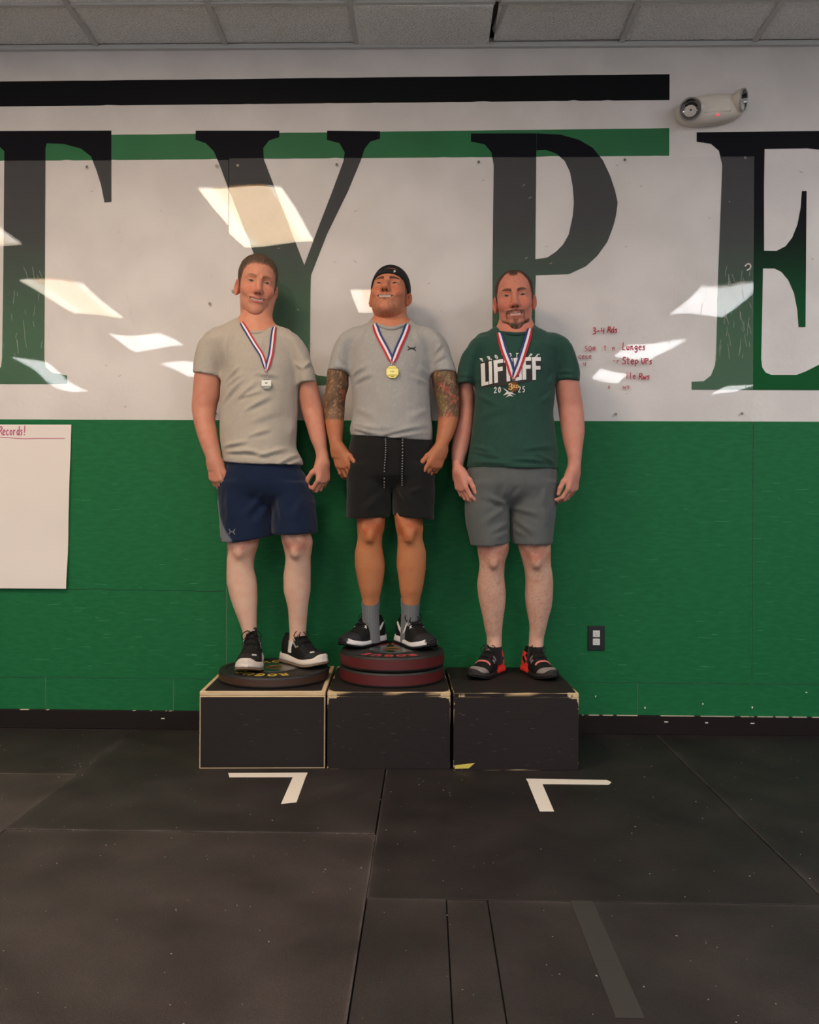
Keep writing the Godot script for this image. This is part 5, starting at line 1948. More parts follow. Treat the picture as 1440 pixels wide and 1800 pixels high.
# Ribbon straps lying on the shirt, in three woven stripes; returns the medal's node and the place of its disc.
func medal(d: Dictionary, straps: Array, cols: Array, wide: float, at: Vector2, label: String) -> Node3D:
	var f: Field = d.chest
	var folds: Array = d.data.shirt_folds
	var z := f.front(at.x, at.y) + 0.006
	var t := thing("medal", label, "medal", Vector3(at.x, at.y, z), "medals around the men's necks")
	for s in straps.size():
		var pts := []
		for q in straps[s]:
			pts.append(Vector3(q[0], q[1], 0))
		var path := curve(pts, 12)
		var n := path.size()
		for k in 3:
			var b := Buf.new()
			for side in 2:
				for i in n:
					var tan := (path[mini(i + 1, n - 1)] - path[maxi(i - 1, 0)]).normalized()
					var across := Vector3(-tan.y, tan.x, 0)
					if across.x < 0.0:
						across = -across
					var taper := lerpf(1.0, 0.55, smoothstep(0.82, 1.0, float(i) / n)) * lerpf(0.75, 1.0, smoothstep(0.0, 0.15, float(i) / n))
					for e in 2:
						var o := ((k + e) / 3.0 - 0.5) * wide * taper
						var p := path[i] + across * o
						var zz := f.front(path[i].x + across.x * o * 0.5, path[i].y)
						p.z = maxf(zz, f.front(p.x, p.y)) + maxf(0.0, crease_at(p.x, p.y, folds)) + (0.0034 if side == 0 else 0.0022) + 0.002 * s
						b.v.append(p)
			for i in n - 1:
				var a := i * 2
				b.quad(a, a + 1, a + 3, a + 2)
				var g := n * 2 + i * 2
				b.quad(g, g + 2, g + 3, g + 1)
				b.quad(a, a + 2, g + 2, g)
				b.quad(a + 1, g + 1, g + 3, a + 3)
			b.outward()
			b.smooth_normals()
			put("ribbon_stripe", b.mesh(), mat((cols[s][k] as Color).linear_to_srgb(), 0.65), t, -t.position)
	# clasp and loop
	var low: Array = straps[0][straps[0].size() - 1]
	var top := Vector3(low[0] + 0.001, low[1] - 0.004, f.front(low[0], low[1]) + 0.008) - t.position
	put("clasp", rounded_box(Vector3(0.012, 0.011, 0.005), 0.0015).mesh(), mat(Color8(190, 130, 130), 0.4, 0.3), t, top)
	var loop := PackedVector3Array()
	for k in 19:
		var a := TAU * k / 18
		loop.append(Vector3(0.0045 * cos(a), 0.0045 * sin(a) + 0.0295, 0.001))
	put("loop", tube(loop, 0.0011, 6).mesh(), M.chrome, t)
	var path2 := PackedVector3Array([top + Vector3(0, -0.004, 0), Vector3(0, 0.033, 0.001)])
	put("link", tube(path2, 0.0012, 6).mesh(), M.chrome, t)
	return t


func eight_sided(r: float) -> PackedVector2Array:
	var p := PackedVector2Array()
	for k in 8:
		var a := TAU * (k + 0.5) / 8
		p.append(Vector2(cos(a), sin(a)) * r)
	return p


func silver_disc(t: Node3D) -> void:
	var metal := mat(Color8(120, 122, 116), 0.35, 0.85)
	put("disc", prism(eight_sided(0.0245), 0.0, 0.0032).mesh(), metal, t)
	put("face", prism(PackedVector2Array([Vector2(-0.0205, -0.008), Vector2(0.0205, -0.008), Vector2(0.0205, 0.0165), Vector2(-0.0205, 0.0165)]), 0.003, 0.0042).mesh(), mat(Color8(226, 226, 220), 0.4), t)
	var ring := PackedVector3Array()
	for k in 17:
		var a := TAU * k / 16
		ring.append(Vector3(cos(a) * 0.0052, 0.0045 + sin(a) * 0.0036, 0.0044))
	put("emblem", tube(ring, 0.0007, 5).mesh(), mat(Color8(60, 60, 58), 0.5), t)
	put("emblem", rounded_box(Vector3(0.012, 0.0014, 0.001), 0.0004).mesh(), mat(Color8(60, 60, 58), 0.5), t, Vector3(0, 0.0045, 0.0046))
	put("name_bar", rounded_box(Vector3(0.024, 0.0045, 0.001), 0.0004).mesh(), mat(Color8(150, 152, 146), 0.3, 0.7), t, Vector3(0, -0.0145, 0.0034))


func gold_disc(t: Node3D) -> void:
	var gold := mat(Color8(214, 196, 104), 0.35, 0.55)
	var dark := mat(Color8(110, 96, 40), 0.45, 0.5)
	put("disc", prism(eight_sided(0.0275), 0.0, 0.0034).mesh(), gold, t)
	put("face", prism(PackedVector2Array([Vector2(-0.023, -0.011), Vector2(0.023, -0.011), Vector2(0.023, 0.0145), Vector2(-0.023, 0.0145)]), 0.0032, 0.0046).mesh(), mat(Color8(228, 216, 132), 0.4, 0.35), t)
	for y in [0.0165, -0.013]:
		put("engraved_line", rounded_box(Vector3(0.034, 0.0014, 0.001), 0.0004).mesh(), dark, t, Vector3(0, y, 0.0036))
	for k in 3:
		put("engraved_mark", rounded_box(Vector3(0.003, 0.005, 0.001), 0.0004).mesh(), dark, t, Vector3(-0.006 + 0.006 * k, 0.002, 0.0046))
	put("engraved_mark", rounded_box(Vector3(0.014, 0.003, 0.001), 0.0004).mesh(), dark, t, Vector3(0, -0.0185, 0.0036))


func bronze_disc(t: Node3D) -> void:
	var star := PackedVector2Array()
	for k in 28:
		var a := TAU * k / 28
		star.append(Vector2(cos(a), sin(a)) * (0.0235 if k % 2 else 0.0185))
	put("disc", prism(star, 0.0, 0.003).mesh(), mat(Color8(112, 66, 34), 0.45, 0.6), t)
	var f := SystemFont.new()
	f.font_names = PackedStringArray(["Droid Serif"])
	f.font_weight = 700
	for w in [["3", 56, -0.0125, 0.0], ["RD", 28, 0.009, 0.001]]:
		var tm := TextMesh.new()
		tm.font = f
		tm.text = w[0]
		tm.font_size = w[1]
		tm.pixel_size = 0.00066
		tm.depth = 0.0016
		put("raised_numeral", tm, mat(Color8(226, 178, 104), 0.35, 0.5), t, Vector3(w[2], w[3], 0.004))


func chest_print(d: Dictionary, called: String, im: Image, x0: float, x1: float, y0: float, y1: float, on := "chest", folds := "shirt_folds") -> void:
	# the print is ink on the cloth: a thin layer that follows the shirt
	var b := Buf.new()
	var nx := 44
	var ny := 34
	var f: Field = d[on]
	var sn: FastNoiseLite = d.cloth_noise
	for j in ny + 1:
		for i in nx + 1:
			var x := lerpf(x0, x1, float(i) / nx)
			var y := lerpf(y1, y0, float(j) / ny)
			var z := f.front(x, y)
			z += sn.get_noise_3d(x * 9.0, y * 7.0, z * 9.0) * 0.0028 + sn.get_noise_3d(x * 30.0, y * 18.0, z * 30.0) * 0.001 + crease_at(x, y, d.data[folds])
			b.v.append(Vector3(x, y, z + 0.0016))
			b.uv.append(Vector2(float(i) / nx, float(j) / ny))
	for j in ny:
		for i in nx:
			var a := j * (nx + 1) + i
			b.quad(a, a + nx + 1, a + nx + 2, a + 1)
	b.smooth_normals()
	var m := mat(Color.WHITE, 0.7)
	m.albedo_texture = ImageTexture.create_from_image(im)
	m.transparency = BaseMaterial3D.TRANSPARENCY_ALPHA_SCISSOR
	m.alpha_scissor_threshold = 0.5
	m.texture_repeat = false
	put(called, b.mesh(), m, d.root, -(d.root as Node3D).position)


func print_image() -> Image:
	var k := 1.0
	var im := Image.create(580, 440, false, Image.FORMAT_RGBA8)
	im.fill(Color(0, 0, 0, 0))
	var ox := -325.0
	var oy := -285.0
	var shift := func(a: Array) -> Array:
		var o := []
		for i in a.size():
			o.append((a[i] + (ox if i % 2 == 0 else oy)) * k)
		return o
	var dark := Color8(30, 28, 28)
	var white := Color8(222, 220, 220)
	poly_fill(im, shift.call([336, 372, 560, 350, 888, 334, 890, 468, 836, 482, 834, 560, 640, 596, 505, 614, 344, 600]), dark)
	for a in [
		[344, 386, 380, 382, 386, 562, 412, 558, 413, 588, 352, 594],
		[412, 376, 440, 373, 446, 582, 418, 586],
		[454, 370, 538, 362, 538, 398, 488, 403, 490, 438, 534, 434, 535, 472, 491, 476, 494, 576, 462, 580],
		[546, 361, 622, 355, 622, 392, 598, 394, 602, 568, 570, 572, 565, 397, 546, 399],
		[630, 356, 700, 350, 706, 558, 648, 568],
		[706, 352, 790, 346, 790, 382, 740, 386, 742, 424, 786, 421, 786, 455, 743, 458, 745, 555, 712, 559],
		[796, 348, 882, 342, 882, 378, 832, 382, 834, 426, 878, 423, 878, 457, 835, 460, 836, 553, 803, 557]]:
		poly_fill(im, shift.call(a), white)
	poly_fill(im, shift.call([656, 392, 674, 390, 680, 530, 664, 533]), dark)
	# the small arched word above, each letter slanting away from the middle
	var word := "PROTOTYPE"
	for i in word.length():
		var u := 358.0 + i * 61.0
		var lean := (i - 4.0) * -0.16
		var lift := absf(i - 4.0) * 5.0
		for st in PEN[word[i]]:
			var ln := PackedVector2Array()
			for q in range(0, st.size(), 2):
				var yy: float = st[q + 1]
				ln.append(Vector2(u + (st[q] - 0.25) * 36.0 + (yy - 0.5) * -lean * 44.0 + ox, 336.0 - (yy - 0.5) * 34.0 + (lift if i < 4 else lift * 0.3) - 8.0 + oy))
			poly_line(im, ln, 8.0, white)
	for w in [["2", 462], ["0", 498], ["2", 674], ["5", 712]]:
		for st in PEN[w[0]]:
			var ln := PackedVector2Array()
			for q in range(0, st.size(), 2):
				ln.append(Vector2(w[1] + st[q] * 40.0 + ox, 668.0 - st[q + 1] * 50.0 + oy))
			poly_line(im, ln, 8.0, white)
	# crossed emblem between the digits
	for a in [[538, 628, 560, 640, 598, 668, 640, 640, 662, 628, 622, 676, 655, 694, 610, 684, 598, 690, 586, 684, 540, 696, 572, 664], [560, 716, 598, 682, 634, 710, 598, 700]]:
		poly_fill(im, shift.call(a), white)
	return im


static func make_cap(d: Dictionary) -> Buf:
	# a cap worn backwards: crown, the strap across the forehead and the arched gap above it; with thickness
	var nx := 160
	var ny := 90
	var b := Buf.new()
	var use := PackedByteArray()
	var xf: Transform3D = d.place
	var keys := [[0, 0.052], [30, 0.05], [50, 0.042], [75, 0.022], [90, 0.014], [120, -0.01], [180, -0.02]]
	for layer in 2:
		for j in ny + 1:
			var th := PI * 0.62 * j / ny
			for i in nx:
				var ph := TAU * i / nx - PI
				var dir := Vector3(sin(th) * sin(ph), cos(th), sin(th) * cos(ph))
				var r := 0.165
				for it in 12:
					var e := head_dist(dir * r, d)
					r -= e * 0.92
					if absf(e) < 0.0003:
						break
				var p := dir * r
				var az := rad_to_deg(absf(atan2(p.x, p.z)))
				var edge := hairline(az, keys)
				var on := p.y > edge
				var gap := 36.0 * sqrt(maxf(0.0, 1.0 - pow(clampf((p.y - 0.074) / 0.032, 0.0, 1.0), 2)))
				if p.y > 0.074 and az < gap:
					on = false
				if layer == 0:
					use.append(1 if on else 0)
				var puff := 0.0045 + 0.006 * smoothstep(0.06, 0.12, p.y)
				b.v.append(xf * (dir * (r + (puff + 0.0022 if layer == 0 else 0.0006))))
	var n := nx * (ny + 1)
	for j in ny:
		for i in nx:
			var i2 := (i + 1) % nx
			var q := [j * nx + i, (j + 1) * nx + i, (j + 1) * nx + i2, j * nx + i2]
			if use[q[0]] + use[q[1]] + use[q[2]] + use[q[3]] < 3:
				continue
			b.quad(q[0], q[1], q[2], q[3])
			b.quad(n + q[0], n + q[3], n + q[2], n + q[1])
			# close the rim where the neighbour is off
			var near := [[j, i - 1, 0, 1], [j + 1, i, 1, 2], [j, i + 1, 2, 3], [j - 1, i, 3, 0]]
			for s in near:
				var jj: int = s[0]
				var ii: int = (s[1] + nx) % nx
				if jj < 0 or jj >= ny:
					continue
				var w := [jj * nx + ii, (jj + 1) * nx + ii, (jj + 1) * nx + (ii + 1) % nx, jj * nx + (ii + 1) % nx]
				if use[w[0]] + use[w[1]] + use[w[2]] + use[w[3]] < 3:
					b.quad(q[s[3]], q[s[2]], n + q[s[2]], n + q[s[3]])
	b.smooth_normals()
	return b


static func cap_bill(d: Dictionary) -> Buf:
	var xf: Transform3D = d.place
	var b := Buf.new()
	var nx := 24
	var ny := 10
	for layer in 2:
		for j in ny + 1:
			for i in nx + 1:
				var s := 2.0 * i / nx - 1.0
				var a := s * 0.95
				var t := float(j) / ny
				var reach := 0.068 * sqrt(1.0 - 0.85 * s * s)
				var p := Vector3(sin(a) * 0.082, -0.012 - 0.028 * s * s - 0.016 * t, -0.03 - cos(a) * 0.075 - t * reach)
				b.v.append(xf * (p + Vector3(0, 0.0018 if layer == 0 else -0.0018, 0)))
	var n := (nx + 1) * (ny + 1)
	for j in ny:
		for i in nx:
			var a := j * (nx + 1) + i
			b.quad(a, a + 1, a + nx + 2, a + nx + 1)
			b.quad(n + a, n + a + nx + 1, n + a + nx + 2, n + a + 1)
	for i in nx:
		var a := ny * (nx + 1) + i
		b.quad(a, a + 1, n + a + 1, n + a)
	for j in ny:
		var a := j * (nx + 1)
		b.quad(a, a + nx + 1, n + a + nx + 1, n + a)
		a += nx
		b.quad(a, n + a, n + a + nx + 1, a + nx + 1)
	b.smooth_normals()
	b.outward()
	b.smooth_normals()
	return b


# ------------------------------------------------------------------ shoes
static func key(tab: Array, t: float) -> float:
	for k in tab.size() - 1:
		if t <= tab[k + 1][0]:
			var f: float = (t - tab[k][0]) / (tab[k + 1][0] - tab[k][0])
			var p0: float = tab[maxi(k - 1, 0)][1]
			var p3: float = tab[mini(k + 2, tab.size() - 1)][1]
			return catmull(p0, tab[k][1], tab[k + 1][1], p3, tab[maxi(k - 1, 0)][0] - tab[k][0], tab[k + 1][0] - tab[k][0], tab[mini(k + 2, tab.size() - 1)][0] - tab[k][0], f)
	return tab[tab.size() - 1][1]


const SHOE_W := [[0.0, 0.010], [0.03, 0.028], [0.1, 0.037], [0.25, 0.0385], [0.42, 0.038], [0.6, 0.044], [0.72, 0.047], [0.83, 0.044], [0.92, 0.034], [0.975, 0.020], [1.0, 0.006]]
const SHOE_H := [[0.0, 0.102], [0.04, 0.117], [0.12, 0.114], [0.22, 0.106], [0.30, 0.117], [0.36, 0.130], [0.44, 0.119], [0.55, 0.099], [0.68, 0.078], [0.8, 0.065], [0.9, 0.054], [0.96, 0.045], [1.0, 0.032]]
const SHOE_B := [[0.0, 0.006], [0.08, 0.0], [0.7, 0.0], [0.85, 0.006], [1.0, 0.020]]


static func shoe_top(st: Dictionary, t: float, s: float, mir: float, off: float) -> Vector3:
	# a point of the upper: t from heel to toe, s from the inner to the outer side over the top
	var thick: float = st.thick
	var w := key(SHOE_W, t) * float(st.wide)
	var y0 := key(SHOE_B, t) + thick * lerpf(0.95, 0.7, t)
	var h := maxf(key(SHOE_H, t) + thick - 0.03, y0 + 0.006)
	var a := PI * s
	var c := cos(a)
	var bend := 0.010 * sin(PI * clampf((t - 0.25) / 0.75, 0.0, 1.0))
	var lean := lerpf(1.0, 0.93, smoothstep(0.0, 1.0, sin(a)) * smoothstep(0.6, 0.3, t))
	var e := 1.0 + off / 0.04
	return Vector3(mir * (signf(c) * pow(absf(c), 0.75) * w * lean * e + bend), y0 + (h - y0) * pow(sin(a), 0.8) * (1.0 + off / maxf(h - y0, 0.02)) , (t - 0.5) * 0.282 + off * smoothstep(0.85, 1.0, t) - off * smoothstep(0.1, 0.0, t))


static func shoe_patch(st: Dictionary, mir: float, t0: float, t1: float, s0: float, s1: float, off: float, nt: int, ns: int, shape: Callable) -> Buf:
	# a layer over part of the upper; shape(f) shifts the t limits along s
	var b := Buf.new()
	for layer in 2:
		for i in nt + 1:
			for j in ns + 1:
				var g := float(j) / ns
				var sh: Vector2 = shape.call(g)
				var t := lerpf(t0 + sh.x, t1 + sh.y, float(i) / nt)
				b.v.append(shoe_top(st, clampf(t, 0.0, 1.0), lerpf(s0, s1, g), mir, off if layer == 0 else 0.0))
	var n := (nt + 1) * (ns + 1)
	for i in nt:
		for j in ns:
			var a := i * (ns + 1) + j
			b.quad(a, a + 1, a + ns + 2, a + ns + 1)
			b.quad(n + a, n + a + ns + 1, n + a + ns + 2, n + a + 1)
	for i in nt:
		var a := i * (ns + 1)
		b.quad(a, a + ns + 1, n + a + ns + 1, n + a)
		a += ns
		b.quad(a, n + a, n + a + ns + 1, a + ns + 1)
	for j in ns:
		b.quad(j, n + j, n + j + 1, j + 1)
		var a := nt * (ns + 1) + j
		b.quad(a, a + 1, n + a + 1, n + a)
	b.outward()
	b.smooth_normals()
	return b


static func shoe_strip(st: Dictionary, mir: float, pts: Array, off: float) -> Buf:
	# a flat band on the upper through points [t, s, half width]
	var b := Buf.new()
	var n := pts.size()
	for layer in 2:
		for k in n:
			var p: Vector3 = shoe_top(st, pts[k][0], pts[k][1], mir, off if layer == 0 else -0.001)
			var q: Vector3 = shoe_top(st, pts[mini(k + 1, n - 1)][0], pts[mini(k + 1, n - 1)][1], mir, off)
			var o: Vector3 = shoe_top(st, pts[maxi(k - 1, 0)][0], pts[maxi(k - 1, 0)][1], mir, off)
			var dir := (q - o).normalized()
			var nn: Vector3 = (shoe_top(st, pts[k][0], pts[k][1], mir, 0.01) - shoe_top(st, pts[k][0], pts[k][1], mir, 0.0)).normalized()
			var sd := nn.cross(dir).normalized() * float(pts[k][2])
			b.v.append(p - sd)
			b.v.append(p + sd)
	for k in n - 1:
		var a := k * 2
		var g := n * 2 + a
		b.quad(a, a + 1, a + 3, a + 2)
		b.quad(g, g + 2, g + 3, g + 1)
		b.quad(a, a + 2, g + 2, g)
		b.quad(a + 1, g + 1, g + 3, a + 3)
	b.outward()
	b.smooth_normals()
	return b


func shoe(root: Node3D, heel: Vector3, toe: Vector3, mir: float, st: Dictionary) -> void:
	var o := Node3D.new()
	o.name = "shoe"
	root.add_child(o, true)
	var mid := (heel + toe) * 0.5
	o.position = mid - root.position
	o.rotation.y = atan2(toe.x - heel.x, toe.z - heel.z)
	o.scale = Vector3.ONE * (toe - heel).length() / 0.282
	var thick: float = st.thick
	var none := func(_g: float) -> Vector2: return Vector2.ZERO
	# sole: rings from below to above, flared at the bottom
	for part in 2:
		var b := Buf.new()
		var nt := 44
		var lo := 0.0 if part == 0 else 0.28
		var hi := 0.30 if part == 0 else 1.0
		var prof := [[lo, 0.84], [lerpf(lo, hi, 0.1), 0.965], [lerpf(lo, hi, 0.4), 1.0], [lerpf(lo, hi, 0.75), 0.985], [lerpf(lo, hi, 0.94), 0.95], [hi, 0.86]]
		for k in prof.size():
			for side in 2:
				for i in nt + 1:
					var ti := float(i) / nt if side == 0 else 1.0 - float(i) / nt
					var t := 0.5 - 0.5 * cos(PI * ti)
					var w := (key(SHOE_W, t) * float(st.wide) + 0.004 + float(st.flare) * lerpf(1.0, 0.35, prof[k][0]) * lerpf(1.0, 0.5, t)) * float(prof[k][1])
					var bend := 0.010 * sin(PI * clampf((t - 0.25) / 0.75, 0.0, 1.0))
					var y := key(SHOE_B, t) + thick * lerpf(1.0, 0.78, t) * float(prof[k][0])
					if st.has("trail") and part == 0 and k <= 1:
						y += 0.0025 * (1.0 if i % 3 == 0 else 0.0)
					if part == 1 and k >= 4:
						y += 0.003 * sin(t * 9.0) + (0.012 * smoothstep(0.9, 1.0, t) if not st.has("bumper") else 0.004 * smoothstep(0.9, 1.0, t))
					b.v.append(Vector3(mir * ((w if side == 0 else -w) + bend), y, (t - 0.5) * (0.294 + 0.01 * float(prof[k][0] < 0.5) * float(st.flare) / 0.008) * lerpf(0.96, 1.0, smoothstep(0.84, 0.97, prof[k][1]))))
		var m := 2 * (nt + 1)
		for k in prof.size() - 1:
			for i in m:
				var i2 := (i + 1) % m
				b.quad(k * m + i, k * m + i2, (k + 1) * m + i2, (k + 1) * m + i)
		for k in [0, prof.size() - 1]:
			for i in nt:
				b.quad(k * m + i, k * m + i + 1, k * m + m - 2 - i, k * m + m - 1 - i)
		b.outward()
		b.smooth_normals()
		b.paint(st.outsole if part == 0 else st.sole)
		if part == 1:
			for q in b.v.size():
				var z := b.v[q].z / 0.282 + 0.5
				if st.has("bumper") and z > 0.93 and absf(b.v[q].x) < 0.03:
					b.c[q] = lin(24, 24, 25)
				if st.has("trail") and z < 0.42:
					b.c[q] = lin(226, 54, 46)
		put("outsole" if part == 0 else "midsole", b.mesh(), M.sole, o)
	var up := Buf.new()
	var nt := 48
	var ns := 26
	for i in nt + 1:
		for j in ns + 1:
			var t := 0.5 - 0.5 * cos(PI * i / nt)
			up.v.append(shoe_top(st, t, float(j) / ns, mir, 0.0))
			var c: Color = st.upper
			if st.has("trail") and t < 0.36 and absf(float(j) / ns - 0.5) > 0.2:
				c = st.heel
			up.c.append(c)
	for i in nt:
		for j in ns:
			var a := i * (ns + 1) + j
			up.quad(a, a + 1, a + ns + 2, a + ns + 1)
	up.outward()
	up.smooth_normals()
	put("upper", up.mesh(), M.shoe, o)
	# toe guard, eyestay, heel counter, tongue
	var guard := func(g: float) -> Vector2: return Vector2(0.10 * sin(PI * g) if st.has("trail") else 0.06 * sin(PI * g), 0.0)
	put("toe_guard", shoe_patch(st, mir, 0.76, 0.995, 0.03, 0.97, 0.0022, 14, 24, guard).paint(st.toe).mesh(), M.shoe, o)
	if st.has("trail"):
		put("toe_cap", shoe_patch(st, mir, 0.935, 0.998, 0.2, 0.8, 0.004, 6, 14, func(g: float) -> Vector2: return Vector2(0.03 * (1.0 - sin(PI * g)), 0.0)).paint(lin(58, 52, 50)).mesh(), M.shoe, o)
		put("vamp_band", shoe_patch(st, mir, 0.66, 0.69, 0.22, 0.78, 0.003, 3, 14, none).paint(lin(214, 120, 116)).mesh(), M.shoe, o)
	for s in [[0.30, 0.40], [0.60, 0.70]]:
		put("eyestay", shoe_patch(st, mir, 0.34, 0.66, s[0], s[1], 0.0026, 10, 4, none).paint((st.upper as Color) * 1.7).mesh(), M.shoe, o)
	for s in [[0.04, 0.3], [0.7, 0.96]]:
		put("heel_counter", shoe_patch(st, mir, 0.02, 0.26, s[0], s[1], 0.0022, 8, 6, func(g: float) -> Vector2: return Vector2(0.0, -0.06 * g)).paint(st.heel).mesh(), M.shoe, o)
	var tong := rounded_box(Vector3(0.046, 0.05, 0.012), 0.0055)
	var tn := put("tongue", tong.paint(st.tongue).mesh(), M.shoe, o, shoe_top(st, 0.355, 0.5, mir, 0.0) + Vector3(0, 0.004, 0.006))
	tn.rotation.x = -0.55
	if st.has("dot"):
		var dt := put("tongue_tab", rounded_box(Vector3(0.012, 0.011, 0.003), 0.0014).paint(st.dot).mesh(), M.shoe, o, shoe_top(st, 0.355, 0.5, mir, 0.0) + Vector3(0, 0.022, 0.0065))
		dt.rotation.x = -0.55
	else:
		var dt := put("tongue_tab", rounded_box(Vector3(0.022, 0.005, 0.003), 0.0014).paint(lin(170, 168, 166)).mesh(), M.shoe, o, shoe_top(st, 0.355, 0.5, mir, 0.0) + Vector3(0.002, 0.016, 0.0105))
		dt.rotation.x = -0.55
	# padded collar round the ankle
	var rim := []
	for k in 15:
		var f := k / 14.0
		var t := lerpf(0.31, 0.03, sin(PI * f))
		rim.append(shoe_top(st, t, lerpf(0.30, 0.70, f), mir, 0.002))
	put("collar", tube(curve(rim, 4), 0.0058, 8).paint(st.upper).mesh(), M.shoe, o)
	# laces
	for k in 5:
		var t := 0.40 + 0.052 * k
		var pts := []
		for j in 9:
			var s := lerpf(0.33, 0.67, j / 8.0)
			pts.append(shoe_top(st, t + 0.02 * sin(PI * j / 8.0) * (1 if k % 2 else -1), s, mir, 0.0045))
		put("lace", tube(curve(pts, 3), 0.0024, 6).paint(st.lace).mesh(), M.shoe, o)
	for s in [-1.0, 1.0]:
		var k0 := shoe_top(st, 0.40, 0.5, mir, 0.008)
		var loop := [k0, k0 + Vector3(0.020 * s, 0.010, 0.006), k0 + Vector3(0.042 * s, -0.008, 0.012), k0 + Vector3(0.034 * s, -0.026, 0.018), k0 + Vector3(0.014 * s, -0.006, 0.010), k0]
		put("lace_loop", tube(curve(loop, 5), 0.0021, 6).paint(st.lace).mesh(), M.shoe, o)
		var tail := [k0, k0 + Vector3(0.012 * s, 0.002, 0.02), shoe_top(st, 0.52, 0.5 - 0.16 * s * mir, mir, 0.008), shoe_top(st, 0.58, 0.5 - 0.22 * s * mir, mir, 0.007)]
		put("lace_end", tube(curve(tail, 5), 0.0021, 6).paint(st.lace).mesh(), M.shoe, o)
	for q in st.marks:
		var a: Array = q[0]
		var e: Array = q[1]
		put("side_mark", shoe_strip(st, mir, [[a[0], a[1], q[2]], [(a[0] + e[0]) * 0.5, (a[1] + e[1]) * 0.5, q[2]], [e[0], e[1], q[2]]], 0.0042).paint(q[3]).mesh(), M.shoe, o)
	if st.has("swoosh"):
		# the curved tick along both sides
		for side in 2:
			var f := func(s: float) -> float: return s if side == 0 else 1.0 - s
			var pts := [[0.02, f.call(0.27), 0.0015], [0.10, f.call(0.22), 0.004], [0.20, f.call(0.14), 0.006], [0.30, f.call(0.085), 0.0085], [0.38, f.call(0.075), 0.0095], [0.42, f.call(0.12), 0.008], [0.44, f.call(0.19), 0.005], [0.46, f.call(0.26), 0.0016]]
			put("side_emblem", shoe_strip(st, mir, pts, 0.0044).paint(st.swoosh).mesh(), M.shoe, o)


